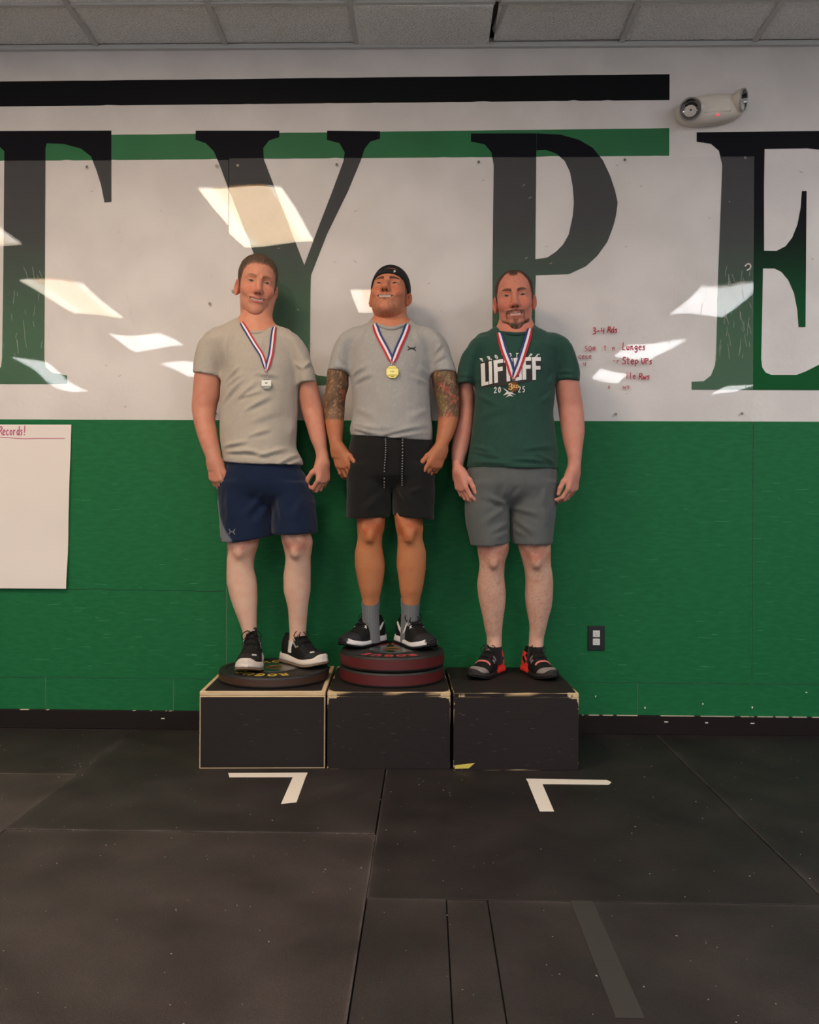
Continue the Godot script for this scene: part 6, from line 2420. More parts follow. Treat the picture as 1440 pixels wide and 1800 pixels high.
# ------------------------------------------------------------------ things on the wall and the floor
func wall_things() -> void:
	# flip-chart sheet
	var t := thing("paper_sheet", "large white paper sheet on the green wall, headed in pink handwriting", "paper", Vector3(-2.03, 0.665, 0.006))
	var b := Buf.new()
	var n := fnoise(301, 2.2, 3)
	var nx := 30
	var ny := 36
	var z_at := func(x: float, y: float) -> float: return 0.0045 + 0.006 * (n.get_noise_2d(x * 1.0, y * 0.8) + 0.45) * smoothstep(0.78, 0.6, y) + 0.012 * smoothstep(0.25, 0.0, y)
	for layer in 2:
		for j in ny + 1:
			for i in nx + 1:
				var fy := float(j) / ny
				var x := lerpf(-0.33, lerpf(0.326, 0.341, fy), float(i) / nx)
				var y := fy * 0.779
				b.v.append(Vector3(x, y, z_at.call(x, y) + (0.0006 if layer == 0 else 0.0)))
	var cnt := (nx + 1) * (ny + 1)
	for j in ny:
		for i in nx:
			var a := j * (nx + 1) + i
			b.quad(a, a + 1, a + nx + 2, a + nx + 1)
			b.quad(cnt + a, cnt + a + nx + 1, cnt + a + nx + 2, cnt + a + 1)
	for i in nx:
		b.quad(cnt + i, cnt + i + 1, i + 1, i)
		var q := ny * (nx + 1) + i
		b.quad(q, q + 1, cnt + q + 1, cnt + q)
	for j in ny:
		var q := j * (nx + 1) + nx
		b.quad(q, cnt + q, cnt + q + nx + 1, q + nx + 1)
	b.smooth_normals()
	put("sheet", b.mesh(), M.paper, t)
	var z := 0.0056
	put("marker_word", flat_stroke(written("Records!", Vector2(-0.004, 0.729), 0.040, 0.027), 0.0034, z - 0.001, z + 0.0012).mesh(), M.pink_ink, t)
	var wave := PackedVector2Array()
	for k in 40:
		var x := lerpf(-0.3, 0.31, k / 39.0)
		wave.append(Vector2(x, 0.716 + 0.006 * sin(x * 24.0 + 1.2) * smoothstep(0.2, -0.05, x) - 0.003))
	put("underline", flat_stroke([wave], 0.0026, z - 0.001, z + 0.0012).mesh(), M.pink_ink, t)
	# outlet
	t = thing("power_outlet", "black wall outlet with two white sockets on the green wall", "outlet", Vector3(0.802, 0.391, 0.006))
	var plate := rounded_box(Vector3(0.078, 0.116, 0.007), 0.003)
	put("cover_plate", plate.mesh(), mat(Color8(14, 14, 15), 0.35), t, Vector3(0, 0.058, 0.0035))
	for y in [0.079, 0.041]:
		var face := put("socket", rounded_box(Vector3(0.033, 0.031, 0.004), 0.0018).mesh(), mat(Color8(222, 217, 214), 0.45), t, Vector3(0, y, 0.0075))
		for x in [-0.0065, 0.0065]:
			put("slot", rounded_box(Vector3(0.0022, 0.008, 0.001), 0.0004).mesh(), mat(Color8(120, 116, 114), 0.7), face, Vector3(x, 0.003, 0.0018))
		put("slot", rounded_box(Vector3(0.005, 0.004, 0.001), 0.0004).mesh(), mat(Color8(120, 116, 114), 0.7), face, Vector3(0, -0.008, 0.0018))
	put("plate_screw", lathe([[0.003, 0.0], [0.003, 0.0008], [0.0, 0.0012]], 14).mesh(), M.screw, t, Vector3(0, 0.06, 0.007)).rotation.x = PI / 2
	# emergency light
	t = thing("emergency_light", "beige two-headed emergency light on the white wall above the large letter E", "emergency light", Vector3(1.312, 2.913, 0.0))
	t.rotation.z = 0.10
	var cream := mat(Color8(216, 207, 198), 0.5)
	var house := ellipsoid_buf(Vector3(0.158, 0.066, 0.062), 0.8, 44, 26)
	put("housing", house.mesh(), cream, t, Vector3(0, 0, 0.03))
	put("housing_ridge", rounded_box(Vector3(0.13, 0.066, 0.02), 0.0095).mesh(), cream, t, Vector3(0.014, -0.004, 0.0795))
	put("conduit_clip", ellipsoid_buf(Vector3(0.018, 0.008, 0.014), 1.0, 18, 10).mesh(), M.chrome, t, Vector3(-0.004, 0.066, 0.03))
	var led := mat(Color8(220, 60, 80), 0.4)
	led.emission_enabled = true
	led.emission = Color(1.0, 0.15, 0.25)
	led.emission_energy_multiplier = 1.5
	put("indicator_light", ellipsoid_buf(Vector3(0.0075, 0.003, 0.003), 1.0, 12, 8).mesh(), led, t, Vector3(0.014, -0.046, 0.083))
	for h in [[Vector3(-0.108, -0.012, 0.088), Vector3(-0.34, -0.22, 0.9), 0.049], [Vector3(0.130, 0.014, 0.075), Vector3(0.80, -0.28, 0.62), 0.047]]:
		var hd := Node3D.new()
		hd.name = "lamp_head"
		t.add_child(hd, true)
		var dir: Vector3 = (h[1] as Vector3).normalized()
		var sx := Vector3.UP.cross(dir).normalized()
		hd.transform = Transform3D(Basis(sx, dir, sx.cross(dir)), h[0])
		var r: float = h[2]
		put("shell", lathe([[0.0, -0.05], [r * 0.55, -0.045], [r * 0.9, -0.02], [r * 1.05, 0.004], [r * 1.05, 0.012], [r * 0.95, 0.013]], 40).mesh(), cream, hd)
		put("reflector", lathe([[0.0, -0.02], [r * 0.35, -0.016], [r * 0.7, -0.006], [r * 0.95, 0.012]], 40).mesh(), mat(Color8(128, 128, 132), 0.1, 1.0), hd)
		put("bulb", ellipsoid_buf(Vector3(0.005, 0.010, 0.005), 1.0, 14, 10).mesh(), mat(Color8(90, 90, 92), 0.2, 0.3), hd, Vector3(0, -0.010, 0))
		for k in 1:
			put("lens_rib", rounded_box(Vector3(r * (1.7 if k == 1 else 1.3), 0.0016, 0.003), 0.0006).mesh(), mat(Color8(150, 150, 152), 0.2, 0.4), hd, Vector3(0, 0.0115, r * 0.25))
		put("rim", lathe([[r * 0.93, 0.012], [r * 0.98, 0.016], [r * 1.06, 0.014], [r * 1.07, 0.008]], 40).mesh(), mat(Color8(176, 174, 172), 0.3, 0.5), hd)


func tape_marks() -> void:
	var t := thing("floor_tape", "white tape corner on the floor in front of the left box", "floor tape", Vector3(-0.49, 0.0015, 0.68), "white tape corners on the floor")
	put("tape_strip", prism_flat(PackedVector2Array([Vector2(-0.287, -0.025), Vector2(0.026, -0.042), Vector2(0.026, 0.014), Vector2(-0.27, 0.026)])).mesh(), M.tape, t)
	put("tape_strip", prism_flat(PackedVector2Array([Vector2(-0.024, 0.013), Vector2(0.026, 0.011), Vector2(0.034, 0.292), Vector2(-0.018, 0.311)]), 0.0002).mesh(), M.tape, t)
	t = thing("floor_tape", "white tape corner on the floor in front of the right box", "floor tape", Vector3(0.42, 0.0015, 0.7), "white tape corners on the floor")
	put("tape_strip", prism_flat(PackedVector2Array([Vector2(-0.026, -0.018), Vector2(0.286, -0.013), Vector2(0.298, 0.012), Vector2(0.282, 0.041), Vector2(-0.022, 0.043)])).mesh(), M.tape, t)
	put("tape_strip", prism_flat(PackedVector2Array([Vector2(-0.024, 0.041), Vector2(0.029, 0.041), Vector2(0.029, 0.33), Vector2(-0.021, 0.332)]), 0.0002).mesh(), M.tape, t)
	t = thing("tape_residue", "dull grey trace of removed tape on the floor mats", "tape residue", Vector3(0.42, 0.0014, 1.95))
	put("strip", prism_flat(PackedVector2Array([Vector2(-0.03, -0.26), Vector2(0.03, -0.26), Vector2(0.034, 0.25), Vector2(-0.026, 0.25)])).mesh(), mat(Color8(46, 43, 42), 0.8), t)


func prism_flat(poly: PackedVector2Array, lift := 0.0) -> Buf:  # a thin sheet lying on the floor; polygon in x, z
	var flipped := PackedVector2Array()
	for p in poly:
		flipped.append(Vector2(p.x, -p.y))
	var b := prism(flipped, -0.0005 + lift, 0.0006 + lift)
	var o := Buf.new()
	o.add(b, Transform3D(Basis(Vector3.RIGHT, -PI / 2), Vector3.ZERO))
	return o

# ------------------------------------------------------------------ measures of the three men, metres: rows of [y, left x, right x, centre z, half depth]
const MAN_1 := {
	"knee": 0.905,
	"torso": [[1.886, -0.850, -0.698, 0.258, 0.055], [1.873, -0.872, -0.682, 0.260, 0.062], [1.857, -0.907, -0.656, 0.261, 0.070], [1.842, -0.934, -0.628, 0.263, 0.078], [1.824, -0.961, -0.597, 0.266, 0.087], [1.808, -0.978, -0.577, 0.267, 0.094], [1.788, -0.968, -0.574, 0.270, 0.105], [1.737, -0.932, -0.574, 0.270, 0.122], [1.654, -0.901, -0.566, 0.270, 0.136], [1.594, -0.908, -0.565, 0.270, 0.138], [1.546, -0.911, -0.568, 0.270, 0.140], [1.473, -0.910, -0.570, 0.270, 0.140], [1.401, -0.910, -0.572, 0.270, 0.140], [1.325, -0.905, -0.574, 0.270, 0.140], [1.285, -0.899, -0.559, 0.270, 0.140], [1.257, -0.897, -0.546, 0.270, 0.140], [1.230, -0.894, -0.543, 0.270, 0.140], [1.180, -0.889, -0.543, 0.270, 0.140]],
	"sleeve_r": [[1.833, -0.937, -0.897, 0.270, 0.020], [1.813, -0.975, -0.879, 0.270, 0.052], [1.780, -1.006, -0.882, 0.270, 0.075], [1.737, -1.020, -0.889, 0.270, 0.074], [1.687, -1.030, -0.896, 0.270, 0.073], [1.644, -1.035, -0.904, 0.270, 0.071], [1.586, -1.040, -0.908, 0.270, 0.070]],
	"sleeve_l": [[1.833, -0.645, -0.614, 0.270, 0.020], [1.808, -0.647, -0.577, 0.270, 0.051], [1.780, -0.629, -0.546, 0.270, 0.070], [1.750, -0.614, -0.526, 0.270, 0.069], [1.692, -0.581, -0.508, 0.270, 0.067], [1.645, -0.571, -0.493, 0.270, 0.066], [1.574, -0.563, -0.480, 0.270, 0.064]],
	"arm_r": [[1.813, -0.968, -0.897, 0.270, 0.060], [1.737, -1.010, -0.902, 0.270, 0.059], [1.629, -1.028, -0.911, 0.270, 0.058], [1.546, -1.035, -0.916, 0.270, 0.055], [1.498, -1.038, -0.928, 0.270, 0.053], [1.446, -1.028, -0.932, 0.283, 0.050], [1.397, -1.014, -0.921, 0.296, 0.045], [1.346, -0.995, -0.910, 0.309, 0.040], [1.298, -0.974, -0.897, 0.322, 0.030], [1.268, -0.960, -0.892, 0.330, 0.024], [1.243, -0.954, -0.884, 0.330, 0.020], [1.218, -0.944, -0.884, 0.330, 0.016]],
	"arm_l": [[1.808, -0.645, -0.579, 0.270, 0.055], [1.738, -0.610, -0.526, 0.265, 0.055], [1.632, -0.567, -0.492, 0.258, 0.054], [1.597, -0.565, -0.484, 0.256, 0.052], [1.549, -0.565, -0.472, 0.253, 0.050], [1.502, -0.559, -0.459, 0.250, 0.049], [1.450, -0.543, -0.450, 0.261, 0.048], [1.401, -0.526, -0.443, 0.272, 0.044], [1.350, -0.509, -0.437, 0.283, 0.040], [1.302, -0.488, -0.433, 0.293, 0.030], [1.272, -0.482, -0.429, 0.300, 0.024], [1.247, -0.482, -0.429, 0.300, 0.020], [1.222, -0.481, -0.437, 0.300, 0.016]],
	"neck": [[1.994, -0.832, -0.669, 0.250, 0.063], [1.929, -0.827, -0.683, 0.257, 0.063], [1.890, -0.823, -0.689, 0.261, 0.063], [1.851, -0.830, -0.686, 0.266, 0.063], [1.813, -0.844, -0.675, 0.270, 0.063]],
	"hips": [[1.285, -0.884, -0.564, 0.270, 0.122], [1.230, -0.886, -0.558, 0.270, 0.128], [1.200, -0.901, -0.536, 0.270, 0.131], [1.159, -0.914, -0.518, 0.270, 0.135], [1.122, -0.914, -0.505, 0.270, 0.125], [1.084, -0.891, -0.510, 0.270, 0.090], [1.059, -0.827, -0.555, 0.270, 0.030]],
	"short_r": [[1.159, -0.914, -0.702, 0.270, 0.115], [1.084, -0.913, -0.683, 0.275, 0.115], [1.033, -0.911, -0.674, 0.279, 0.115], [0.986, -0.907, -0.666, 0.283, 0.115], [0.933, -0.902, -0.662, 0.286, 0.115], [0.883, -0.900, -0.661, 0.290, 0.115], [0.833, -0.900, -0.661, 0.290, 0.115]],
	"short_l": [[1.160, -0.682, -0.515, 0.270, 0.115], [1.085, -0.674, -0.493, 0.281, 0.115], [1.034, -0.675, -0.482, 0.288, 0.115], [0.987, -0.676, -0.478, 0.295, 0.115], [0.935, -0.672, -0.475, 0.303, 0.115], [0.861, -0.668, -0.473, 0.310, 0.115]],
	"leg_r": [[1.134, -0.899, -0.712, 0.270, 0.085], [0.983, -0.881, -0.727, 0.288, 0.076], [0.889, -0.870, -0.735, 0.300, 0.070], [0.866, -0.868, -0.743, 0.296, 0.068], [0.831, -0.872, -0.754, 0.290, 0.065], [0.790, -0.876, -0.758, 0.283, 0.067], [0.742, -0.878, -0.749, 0.275, 0.070], [0.692, -0.870, -0.744, 0.276, 0.065], [0.644, -0.857, -0.743, 0.277, 0.060], [0.597, -0.840, -0.745, 0.278, 0.053], [0.547, -0.820, -0.745, 0.279, 0.045], [0.500, -0.805, -0.744, 0.280, 0.040], [0.457, -0.802, -0.742, 0.280, 0.042], [0.407, -0.802, -0.736, 0.280, 0.045]],
	"leg_l": [[1.135, -0.671, -0.513, 0.270, 0.085], [1.009, -0.650, -0.502, 0.286, 0.077], [0.945, -0.638, -0.506, 0.295, 0.073], [0.905, -0.630, -0.496, 0.300, 0.070], [0.867, -0.622, -0.501, 0.288, 0.067], [0.832, -0.618, -0.508, 0.277, 0.065], [0.791, -0.623, -0.509, 0.265, 0.066], [0.742, -0.631, -0.511, 0.250, 0.068], [0.691, -0.631, -0.512, 0.244, 0.063], [0.642, -0.621, -0.520, 0.238, 0.058], [0.593, -0.612, -0.526, 0.232, 0.051], [0.542, -0.610, -0.531, 0.226, 0.043], [0.492, -0.608, -0.534, 0.220, 0.040], [0.449, -0.611, -0.534, 0.220, 0.043], [0.411, -0.616, -0.534, 0.220, 0.045]],
	"shirt_folds": [[-0.871, 1.595, -0.795, 1.661, 0.0072, 0.0100], [-0.866, 1.571, -0.781, 1.628, 0.0072, 0.0100], [-0.887, 1.501, -0.771, 1.614, 0.0087, 0.0120], [-0.818, 1.505, -0.719, 1.595, 0.0072, 0.0120], [-0.780, 1.463, -0.657, 1.534, 0.0072, 0.0130], [-0.799, 1.520, -0.695, 1.553, 0.0058, 0.0100], [-0.884, 1.316, -0.751, 1.335, 0.0087, 0.0100], [-0.874, 1.292, -0.712, 1.293, 0.0087, 0.0100], [-0.793, 1.302, -0.655, 1.270, 0.0072, 0.0100], [-0.722, 1.269, -0.589, 1.312, 0.0087, 0.0110], [-0.646, 1.232, -0.542, 1.298, 0.0087, 0.0110], [-0.622, 1.222, -0.532, 1.270, 0.0072, 0.0100], [-0.765, 1.354, -0.656, 1.392, 0.0058, 0.0120], [-0.577, 1.685, -0.534, 1.652, 0.0072, 0.0080], [-0.539, 1.652, -0.501, 1.704, 0.0072, 0.0100], [-0.738, 1.624, -0.624, 1.617, 0.0072, 0.0120], [-0.720, 1.775, -0.696, 1.709, 0.0058, 0.0120], [-0.834, 1.832, -0.852, 1.737, 0.0072, 0.0120], [-0.843, 1.751, -0.861, 1.661, 0.0058, 0.0100], [-0.604, 1.350, -0.566, 1.445, 0.0058, 0.0200], [-0.765, 1.406, -0.614, 1.482, 0.0043, 0.0200]],
	"short_folds": [[-0.668, 1.111, -0.729, 0.969, 0.0087, 0.0180], [-0.692, 1.120, -0.782, 1.006, 0.0072, 0.0180], [-0.635, 1.102, -0.601, 0.988, 0.0087, 0.0160], [-0.521, 1.112, -0.568, 0.998, 0.0072, 0.0200], [-0.853, 1.129, -0.838, 0.987, 0.0058, 0.0200]],
}
const MAN_2 := {
	"knee": 0.975,
	"torso": [[1.886, -0.253, -0.072, 0.258, 0.058], [1.871, -0.263, -0.060, 0.260, 0.066], [1.855, -0.293, -0.032, 0.262, 0.074], [1.840, -0.323, -0.004, 0.264, 0.083], [1.822, -0.353, 0.031, 0.266, 0.093], [1.806, -0.368, 0.043, 0.268, 0.101], [1.783, -0.363, 0.039, 0.270, 0.113], [1.725, -0.347, 0.024, 0.270, 0.130], [1.655, -0.342, 0.019, 0.270, 0.142], [1.588, -0.331, 0.012, 0.270, 0.147], [1.523, -0.324, 0.015, 0.270, 0.150], [1.450, -0.326, 0.020, 0.270, 0.150], [1.420, -0.333, 0.024, 0.270, 0.150], [1.397, -0.337, 0.025, 0.270, 0.150], [1.372, -0.333, 0.026, 0.270, 0.143], [1.342, -0.325, 0.023, 0.270, 0.135]],
	"sleeve_r": [[1.838, -0.333, -0.303, 0.270, 0.020], [1.818, -0.368, -0.292, 0.270, 0.052], [1.780, -0.402, -0.307, 0.270, 0.072], [1.738, -0.418, -0.327, 0.270, 0.071], [1.693, -0.429, -0.337, 0.270, 0.069], [1.645, -0.442, -0.342, 0.270, 0.068], [1.600, -0.445, -0.344, 0.270, 0.066]],
	"sleeve_l": [[1.838, -0.017, 0.013, 0.270, 0.020], [1.818, -0.014, 0.053, 0.270, 0.052], [1.781, -0.009, 0.089, 0.270, 0.072], [1.738, 0.004, 0.104, 0.270, 0.072], [1.693, 0.014, 0.116, 0.270, 0.071], [1.646, 0.017, 0.132, 0.270, 0.071], [1.601, 0.019, 0.134, 0.270, 0.070]],
	"arm_r": [[1.813, -0.363, -0.302, 0.270, 0.060], [1.738, -0.413, -0.332, 0.268, 0.060], [1.646, -0.440, -0.345, 0.265, 0.060], [1.596, -0.444, -0.345, 0.263, 0.058], [1.548, -0.452, -0.357, 0.262, 0.056], [1.501, -0.455, -0.362, 0.260, 0.053], [1.449, -0.448, -0.363, 0.275, 0.050], [1.400, -0.439, -0.365, 0.289, 0.042], [1.349, -0.427, -0.367, 0.303, 0.031], [1.326, -0.421, -0.364, 0.310, 0.025], [1.301, -0.416, -0.356, 0.310, 0.021], [1.276, -0.411, -0.356, 0.310, 0.016]],
	"arm_l": [[1.813, -0.012, 0.048, 0.270, 0.060], [1.738, 0.009, 0.099, 0.270, 0.061], [1.646, 0.019, 0.132, 0.270, 0.062], [1.596, 0.027, 0.139, 0.270, 0.060], [1.548, 0.040, 0.145, 0.270, 0.057], [1.501, 0.050, 0.146, 0.270, 0.053], [1.448, 0.051, 0.139, 0.290, 0.050], [1.399, 0.047, 0.127, 0.310, 0.042], [1.358, 0.042, 0.111, 0.326, 0.034], [1.322, 0.038, 0.092, 0.340, 0.025], [1.298, 0.025, 0.089, 0.340, 0.021], [1.273, 0.021, 0.080, 0.340, 0.016]],
	"neck": [[1.971, -0.242, -0.088, 0.240, 0.065], [1.923, -0.237, -0.090, 0.249, 0.065], [1.892, -0.233, -0.093, 0.256, 0.065], [1.860, -0.240, -0.087, 0.262, 0.065], [1.818, -0.252, -0.072, 0.270, 0.065]],
	"hips": [[1.425, -0.318, 0.005, 0.270, 0.120], [1.387, -0.325, 0.013, 0.270, 0.126], [1.357, -0.333, 0.023, 0.270, 0.131], [1.312, -0.340, 0.028, 0.270, 0.137], [1.255, -0.342, 0.029, 0.270, 0.136], [1.199, -0.345, 0.031, 0.270, 0.130], [1.162, -0.329, 0.017, 0.270, 0.090], [1.132, -0.274, -0.036, 0.270, 0.030]],
	"short_r": [[1.237, -0.345, -0.159, 0.270, 0.115], [1.161, -0.347, -0.156, 0.273, 0.115], [1.086, -0.348, -0.156, 0.276, 0.115], [1.036, -0.348, -0.158, 0.278, 0.115], [0.999, -0.349, -0.160, 0.280, 0.115], [0.936, -0.349, -0.160, 0.280, 0.115]],
	"short_l": [[1.237, -0.152, 0.031, 0.270, 0.115], [1.162, -0.149, 0.034, 0.273, 0.115], [1.087, -0.148, 0.037, 0.276, 0.115], [1.037, -0.145, 0.037, 0.278, 0.115], [1.000, -0.142, 0.037, 0.280, 0.115], [0.937, -0.142, 0.038, 0.280, 0.115]],
	"leg_r": [[1.237, -0.330, -0.174, 0.270, 0.085], [1.086, -0.313, -0.178, 0.281, 0.076], [0.999, -0.304, -0.180, 0.287, 0.070], [0.964, -0.302, -0.182, 0.290, 0.068], [0.926, -0.300, -0.192, 0.278, 0.066], [0.891, -0.306, -0.193, 0.267, 0.063], [0.852, -0.314, -0.187, 0.254, 0.066], [0.801, -0.315, -0.182, 0.238, 0.069], [0.752, -0.308, -0.186, 0.227, 0.064], [0.690, -0.296, -0.197, 0.212, 0.058], [0.640, -0.286, -0.208, 0.200, 0.046], [0.574, -0.281, -0.213, 0.185, 0.040], [0.536, -0.282, -0.213, 0.185, 0.042], [0.485, -0.282, -0.210, 0.185, 0.045]],
	"leg_l": [[1.237, -0.144, 0.016, 0.270, 0.085], [1.087, -0.143, -0.003, 0.281, 0.076], [1.020, -0.139, -0.013, 0.286, 0.072], [0.965, -0.132, -0.012, 0.290, 0.068], [0.927, -0.125, -0.015, 0.278, 0.066], [0.892, -0.125, -0.007, 0.267, 0.063], [0.853, -0.128, 0.001, 0.254, 0.066], [0.802, -0.130, 0.001, 0.238, 0.069], [0.753, -0.123, -0.004, 0.227, 0.064], [0.691, -0.116, -0.014, 0.212, 0.058], [0.641, -0.108, -0.026, 0.200, 0.046], [0.576, -0.104, -0.034, 0.185, 0.040], [0.537, -0.105, -0.034, 0.185, 0.042], [0.486, -0.108, -0.031, 0.185, 0.045]],
	"sock_r": [[0.652, -0.285, -0.207, 0.188, 0.047], [0.626, -0.287, -0.207, 0.188, 0.047], [0.588, -0.284, -0.211, 0.188, 0.048], [0.452, -0.282, -0.205, 0.188, 0.050]],
	"sock_l": [[0.653, -0.111, -0.027, 0.188, 0.047], [0.620, -0.110, -0.028, 0.188, 0.048], [0.589, -0.107, -0.031, 0.188, 0.048], [0.453, -0.113, -0.028, 0.188, 0.050]],
	"shirt_folds": [[-0.332, 1.624, -0.243, 1.667, 0.0072, 0.0110], [-0.322, 1.591, -0.219, 1.629, 0.0072, 0.0120], [-0.385, 1.723, -0.332, 1.648, 0.0058, 0.0090], [-0.408, 1.671, -0.332, 1.653, 0.0058, 0.0080], [0.021, 1.620, -0.035, 1.667, 0.0072, 0.0110], [0.014, 1.592, -0.073, 1.615, 0.0072, 0.0120], [0.026, 1.714, 0.068, 1.771, 0.0058, 0.0100], [0.026, 1.681, 0.082, 1.719, 0.0058, 0.0090], [-0.322, 1.400, -0.166, 1.356, 0.0087, 0.0110], [-0.324, 1.372, -0.184, 1.342, 0.0072, 0.0100], [-0.189, 1.344, 0.025, 1.385, 0.0087, 0.0110], [-0.199, 1.361, 0.020, 1.416, 0.0072, 0.0110], [-0.317, 1.417, -0.189, 1.384, 0.0058, 0.0100], [-0.248, 1.832, -0.276, 1.766, 0.0058, 0.0140], [-0.060, 1.827, -0.022, 1.761, 0.0058, 0.0140], [-0.114, 1.347, 0.018, 1.361, 0.0072, 0.0100], [-0.313, 1.488, -0.208, 1.436, 0.0043, 0.0180], [0.008, 1.484, -0.086, 1.422, 0.0043, 0.0180]],
	"short_folds": [[-0.195, 1.113, -0.270, 1.028, 0.0072, 0.0200], [-0.129, 1.156, -0.053, 1.057, 0.0087, 0.0160], [-0.157, 1.179, -0.195, 1.085, 0.0058, 0.0160], [-0.016, 1.142, -0.082, 1.114, 0.0072, 0.0140]],
}
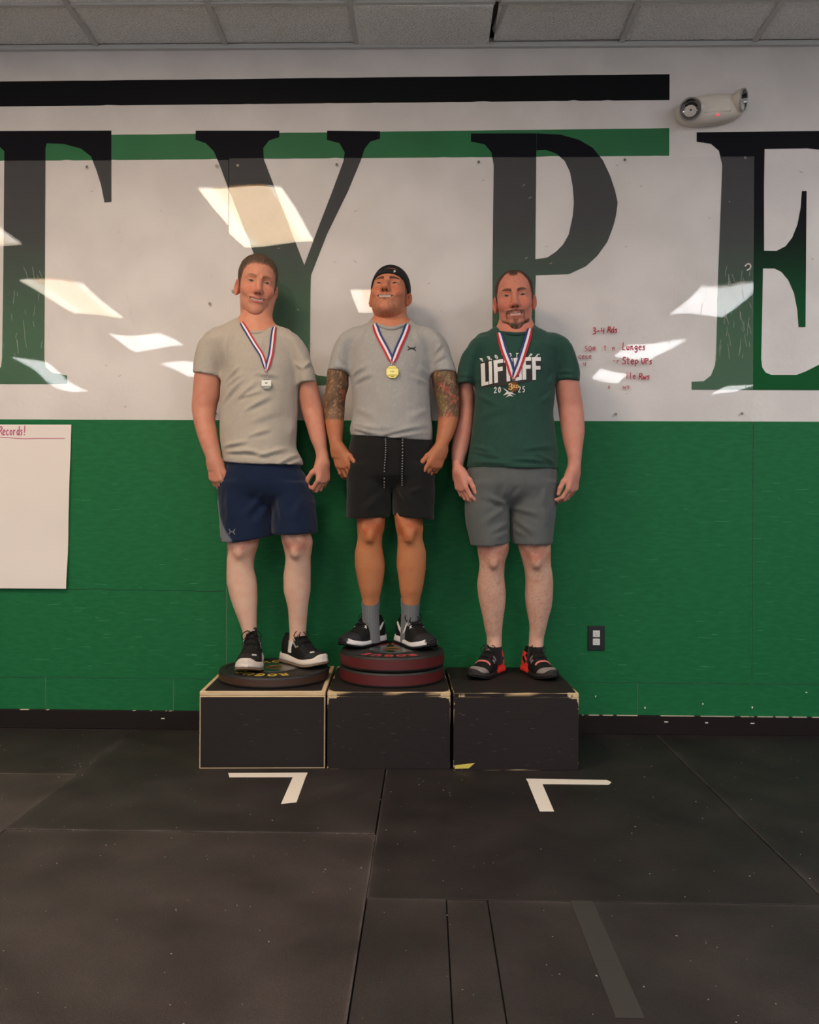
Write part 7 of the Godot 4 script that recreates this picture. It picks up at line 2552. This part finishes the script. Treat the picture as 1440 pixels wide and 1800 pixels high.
const MAN_3 := {
	"knee": 0.865,
	"torso": [[1.866, 0.314, 0.469, 0.258, 0.055], [1.851, 0.294, 0.486, 0.260, 0.064], [1.833, 0.269, 0.521, 0.262, 0.074], [1.815, 0.244, 0.553, 0.264, 0.083], [1.797, 0.219, 0.583, 0.267, 0.093], [1.779, 0.201, 0.602, 0.269, 0.103], [1.759, 0.209, 0.597, 0.270, 0.115], [1.714, 0.214, 0.580, 0.270, 0.127], [1.651, 0.207, 0.565, 0.270, 0.140], [1.589, 0.212, 0.563, 0.270, 0.138], [1.549, 0.213, 0.561, 0.270, 0.137], [1.486, 0.209, 0.555, 0.270, 0.135], [1.426, 0.203, 0.559, 0.270, 0.137], [1.354, 0.196, 0.569, 0.270, 0.139], [1.302, 0.188, 0.575, 0.270, 0.140], [1.267, 0.181, 0.577, 0.270, 0.140], [1.229, 0.178, 0.577, 0.270, 0.140], [1.184, 0.177, 0.578, 0.270, 0.140]],
	"sleeve_r": [[1.813, 0.228, 0.258, 0.270, 0.020], [1.788, 0.201, 0.263, 0.270, 0.055], [1.758, 0.174, 0.254, 0.270, 0.070], [1.728, 0.154, 0.239, 0.270, 0.069], [1.656, 0.134, 0.212, 0.270, 0.066], [1.603, 0.132, 0.204, 0.270, 0.064], [1.551, 0.132, 0.202, 0.270, 0.062]],
	"sleeve_l": [[1.814, 0.547, 0.577, 0.270, 0.020], [1.789, 0.550, 0.614, 0.270, 0.055], [1.759, 0.557, 0.637, 0.270, 0.072], [1.719, 0.563, 0.652, 0.270, 0.072], [1.652, 0.565, 0.670, 0.270, 0.071], [1.609, 0.566, 0.669, 0.270, 0.071], [1.552, 0.566, 0.670, 0.270, 0.070]],
	"arm_r": [[1.778, 0.204, 0.254, 0.260, 0.060], [1.693, 0.150, 0.221, 0.242, 0.059], [1.603, 0.143, 0.206, 0.224, 0.058], [1.556, 0.142, 0.213, 0.214, 0.056], [1.509, 0.142, 0.214, 0.205, 0.054], [1.456, 0.137, 0.210, 0.221, 0.051], [1.407, 0.124, 0.205, 0.236, 0.047], [1.355, 0.114, 0.194, 0.252, 0.043], [1.306, 0.109, 0.181, 0.267, 0.037], [1.268, 0.111, 0.168, 0.279, 0.032], [1.232, 0.113, 0.160, 0.290, 0.027], [1.200, 0.113, 0.156, 0.290, 0.022], [1.175, 0.116, 0.151, 0.290, 0.018]],
	"arm_l": [[1.776, 0.567, 0.622, 0.270, 0.060], [1.690, 0.568, 0.658, 0.267, 0.061], [1.608, 0.565, 0.670, 0.264, 0.062], [1.550, 0.570, 0.679, 0.262, 0.059], [1.503, 0.578, 0.687, 0.260, 0.055], [1.452, 0.583, 0.690, 0.273, 0.053], [1.403, 0.588, 0.690, 0.286, 0.049], [1.352, 0.595, 0.683, 0.299, 0.043], [1.304, 0.605, 0.675, 0.311, 0.037], [1.267, 0.611, 0.670, 0.321, 0.032], [1.232, 0.609, 0.664, 0.330, 0.027], [1.200, 0.605, 0.659, 0.330, 0.022], [1.175, 0.605, 0.649, 0.330, 0.018]],
	"neck": [[1.943, 0.317, 0.465, 0.250, 0.062], [1.892, 0.319, 0.460, 0.257, 0.062], [1.853, 0.324, 0.458, 0.262, 0.062], [1.827, 0.318, 0.463, 0.265, 0.062], [1.789, 0.303, 0.483, 0.270, 0.062]],
	"hips": [[1.289, 0.191, 0.560, 0.270, 0.125], [1.234, 0.186, 0.568, 0.270, 0.130], [1.204, 0.178, 0.575, 0.270, 0.133], [1.164, 0.174, 0.573, 0.270, 0.138], [1.124, 0.177, 0.571, 0.270, 0.125], [1.089, 0.202, 0.546, 0.270, 0.090], [1.059, 0.264, 0.481, 0.270, 0.030]],
	"short_r": [[1.164, 0.174, 0.356, 0.270, 0.110], [1.089, 0.172, 0.364, 0.276, 0.110], [1.039, 0.169, 0.367, 0.280, 0.110], [0.989, 0.174, 0.368, 0.283, 0.110], [0.939, 0.184, 0.368, 0.287, 0.110], [0.902, 0.193, 0.368, 0.290, 0.110], [0.828, 0.197, 0.368, 0.290, 0.110]],
	"short_l": [[1.165, 0.374, 0.573, 0.270, 0.110], [1.090, 0.370, 0.569, 0.276, 0.110], [1.040, 0.370, 0.565, 0.280, 0.110], [0.990, 0.371, 0.560, 0.283, 0.110], [0.940, 0.373, 0.555, 0.287, 0.110], [0.903, 0.377, 0.552, 0.290, 0.110], [0.829, 0.378, 0.552, 0.290, 0.110]],
	"leg_r": [[1.139, 0.192, 0.351, 0.270, 0.085], [0.989, 0.207, 0.364, 0.281, 0.076], [0.880, 0.224, 0.363, 0.289, 0.069], [0.847, 0.230, 0.355, 0.284, 0.066], [0.806, 0.236, 0.346, 0.269, 0.063], [0.768, 0.233, 0.346, 0.256, 0.065], [0.721, 0.228, 0.351, 0.240, 0.067], [0.672, 0.233, 0.356, 0.229, 0.065], [0.621, 0.243, 0.354, 0.218, 0.060], [0.571, 0.255, 0.348, 0.207, 0.053], [0.519, 0.265, 0.344, 0.196, 0.045], [0.469, 0.276, 0.343, 0.185, 0.040], [0.425, 0.276, 0.343, 0.185, 0.042], [0.361, 0.272, 0.348, 0.185, 0.045]],
	"leg_l": [[1.140, 0.384, 0.556, 0.270, 0.085], [0.990, 0.391, 0.550, 0.281, 0.076], [0.886, 0.403, 0.544, 0.289, 0.069], [0.848, 0.416, 0.545, 0.284, 0.066], [0.808, 0.428, 0.549, 0.269, 0.063], [0.769, 0.437, 0.557, 0.256, 0.065], [0.723, 0.441, 0.563, 0.240, 0.067], [0.674, 0.441, 0.564, 0.229, 0.065], [0.622, 0.447, 0.561, 0.218, 0.060], [0.573, 0.457, 0.550, 0.207, 0.053], [0.520, 0.466, 0.540, 0.196, 0.045], [0.470, 0.465, 0.531, 0.185, 0.040], [0.427, 0.463, 0.529, 0.185, 0.042], [0.363, 0.455, 0.532, 0.185, 0.045]],
	"shirt_folds": [[0.184, 1.327, 0.294, 1.294, 0.0087, 0.0100], [0.181, 1.308, 0.327, 1.266, 0.0087, 0.0110], [0.177, 1.254, 0.374, 1.245, 0.0087, 0.0110], [0.351, 1.264, 0.552, 1.255, 0.0087, 0.0100], [0.397, 1.302, 0.551, 1.326, 0.0058, 0.0120], [0.208, 1.555, 0.303, 1.489, 0.0058, 0.0120], [0.546, 1.560, 0.480, 1.499, 0.0058, 0.0120], [0.555, 1.647, 0.646, 1.640, 0.0087, 0.0080], [0.555, 1.626, 0.646, 1.617, 0.0072, 0.0080], [0.128, 1.609, 0.201, 1.597, 0.0072, 0.0080], [0.123, 1.635, 0.199, 1.625, 0.0058, 0.0080], [0.458, 1.288, 0.559, 1.251, 0.0072, 0.0100], [0.262, 1.221, 0.543, 1.236, 0.0058, 0.0120], [0.194, 1.639, 0.227, 1.597, 0.0072, 0.0100], [0.550, 1.640, 0.522, 1.588, 0.0072, 0.0100], [0.214, 1.437, 0.363, 1.494, 0.0043, 0.0200]],
	"short_folds": [[0.356, 1.064, 0.487, 1.027, 0.0101, 0.0140], [0.375, 1.017, 0.464, 0.942, 0.0087, 0.0140], [0.366, 0.975, 0.436, 0.933, 0.0072, 0.0120], [0.342, 1.064, 0.230, 0.979, 0.0087, 0.0160], [0.357, 0.998, 0.268, 0.946, 0.0072, 0.0140], [0.357, 0.956, 0.282, 0.923, 0.0072, 0.0120], [0.234, 1.106, 0.347, 1.069, 0.0087, 0.0140], [0.243, 1.125, 0.356, 1.059, 0.0072, 0.0130], [0.337, 1.158, 0.328, 1.078, 0.0058, 0.0160], [0.403, 1.144, 0.375, 1.088, 0.0058, 0.0140], [0.510, 1.144, 0.487, 1.060, 0.0058, 0.0180], [0.487, 1.060, 0.516, 0.976, 0.0072, 0.0180]],
}
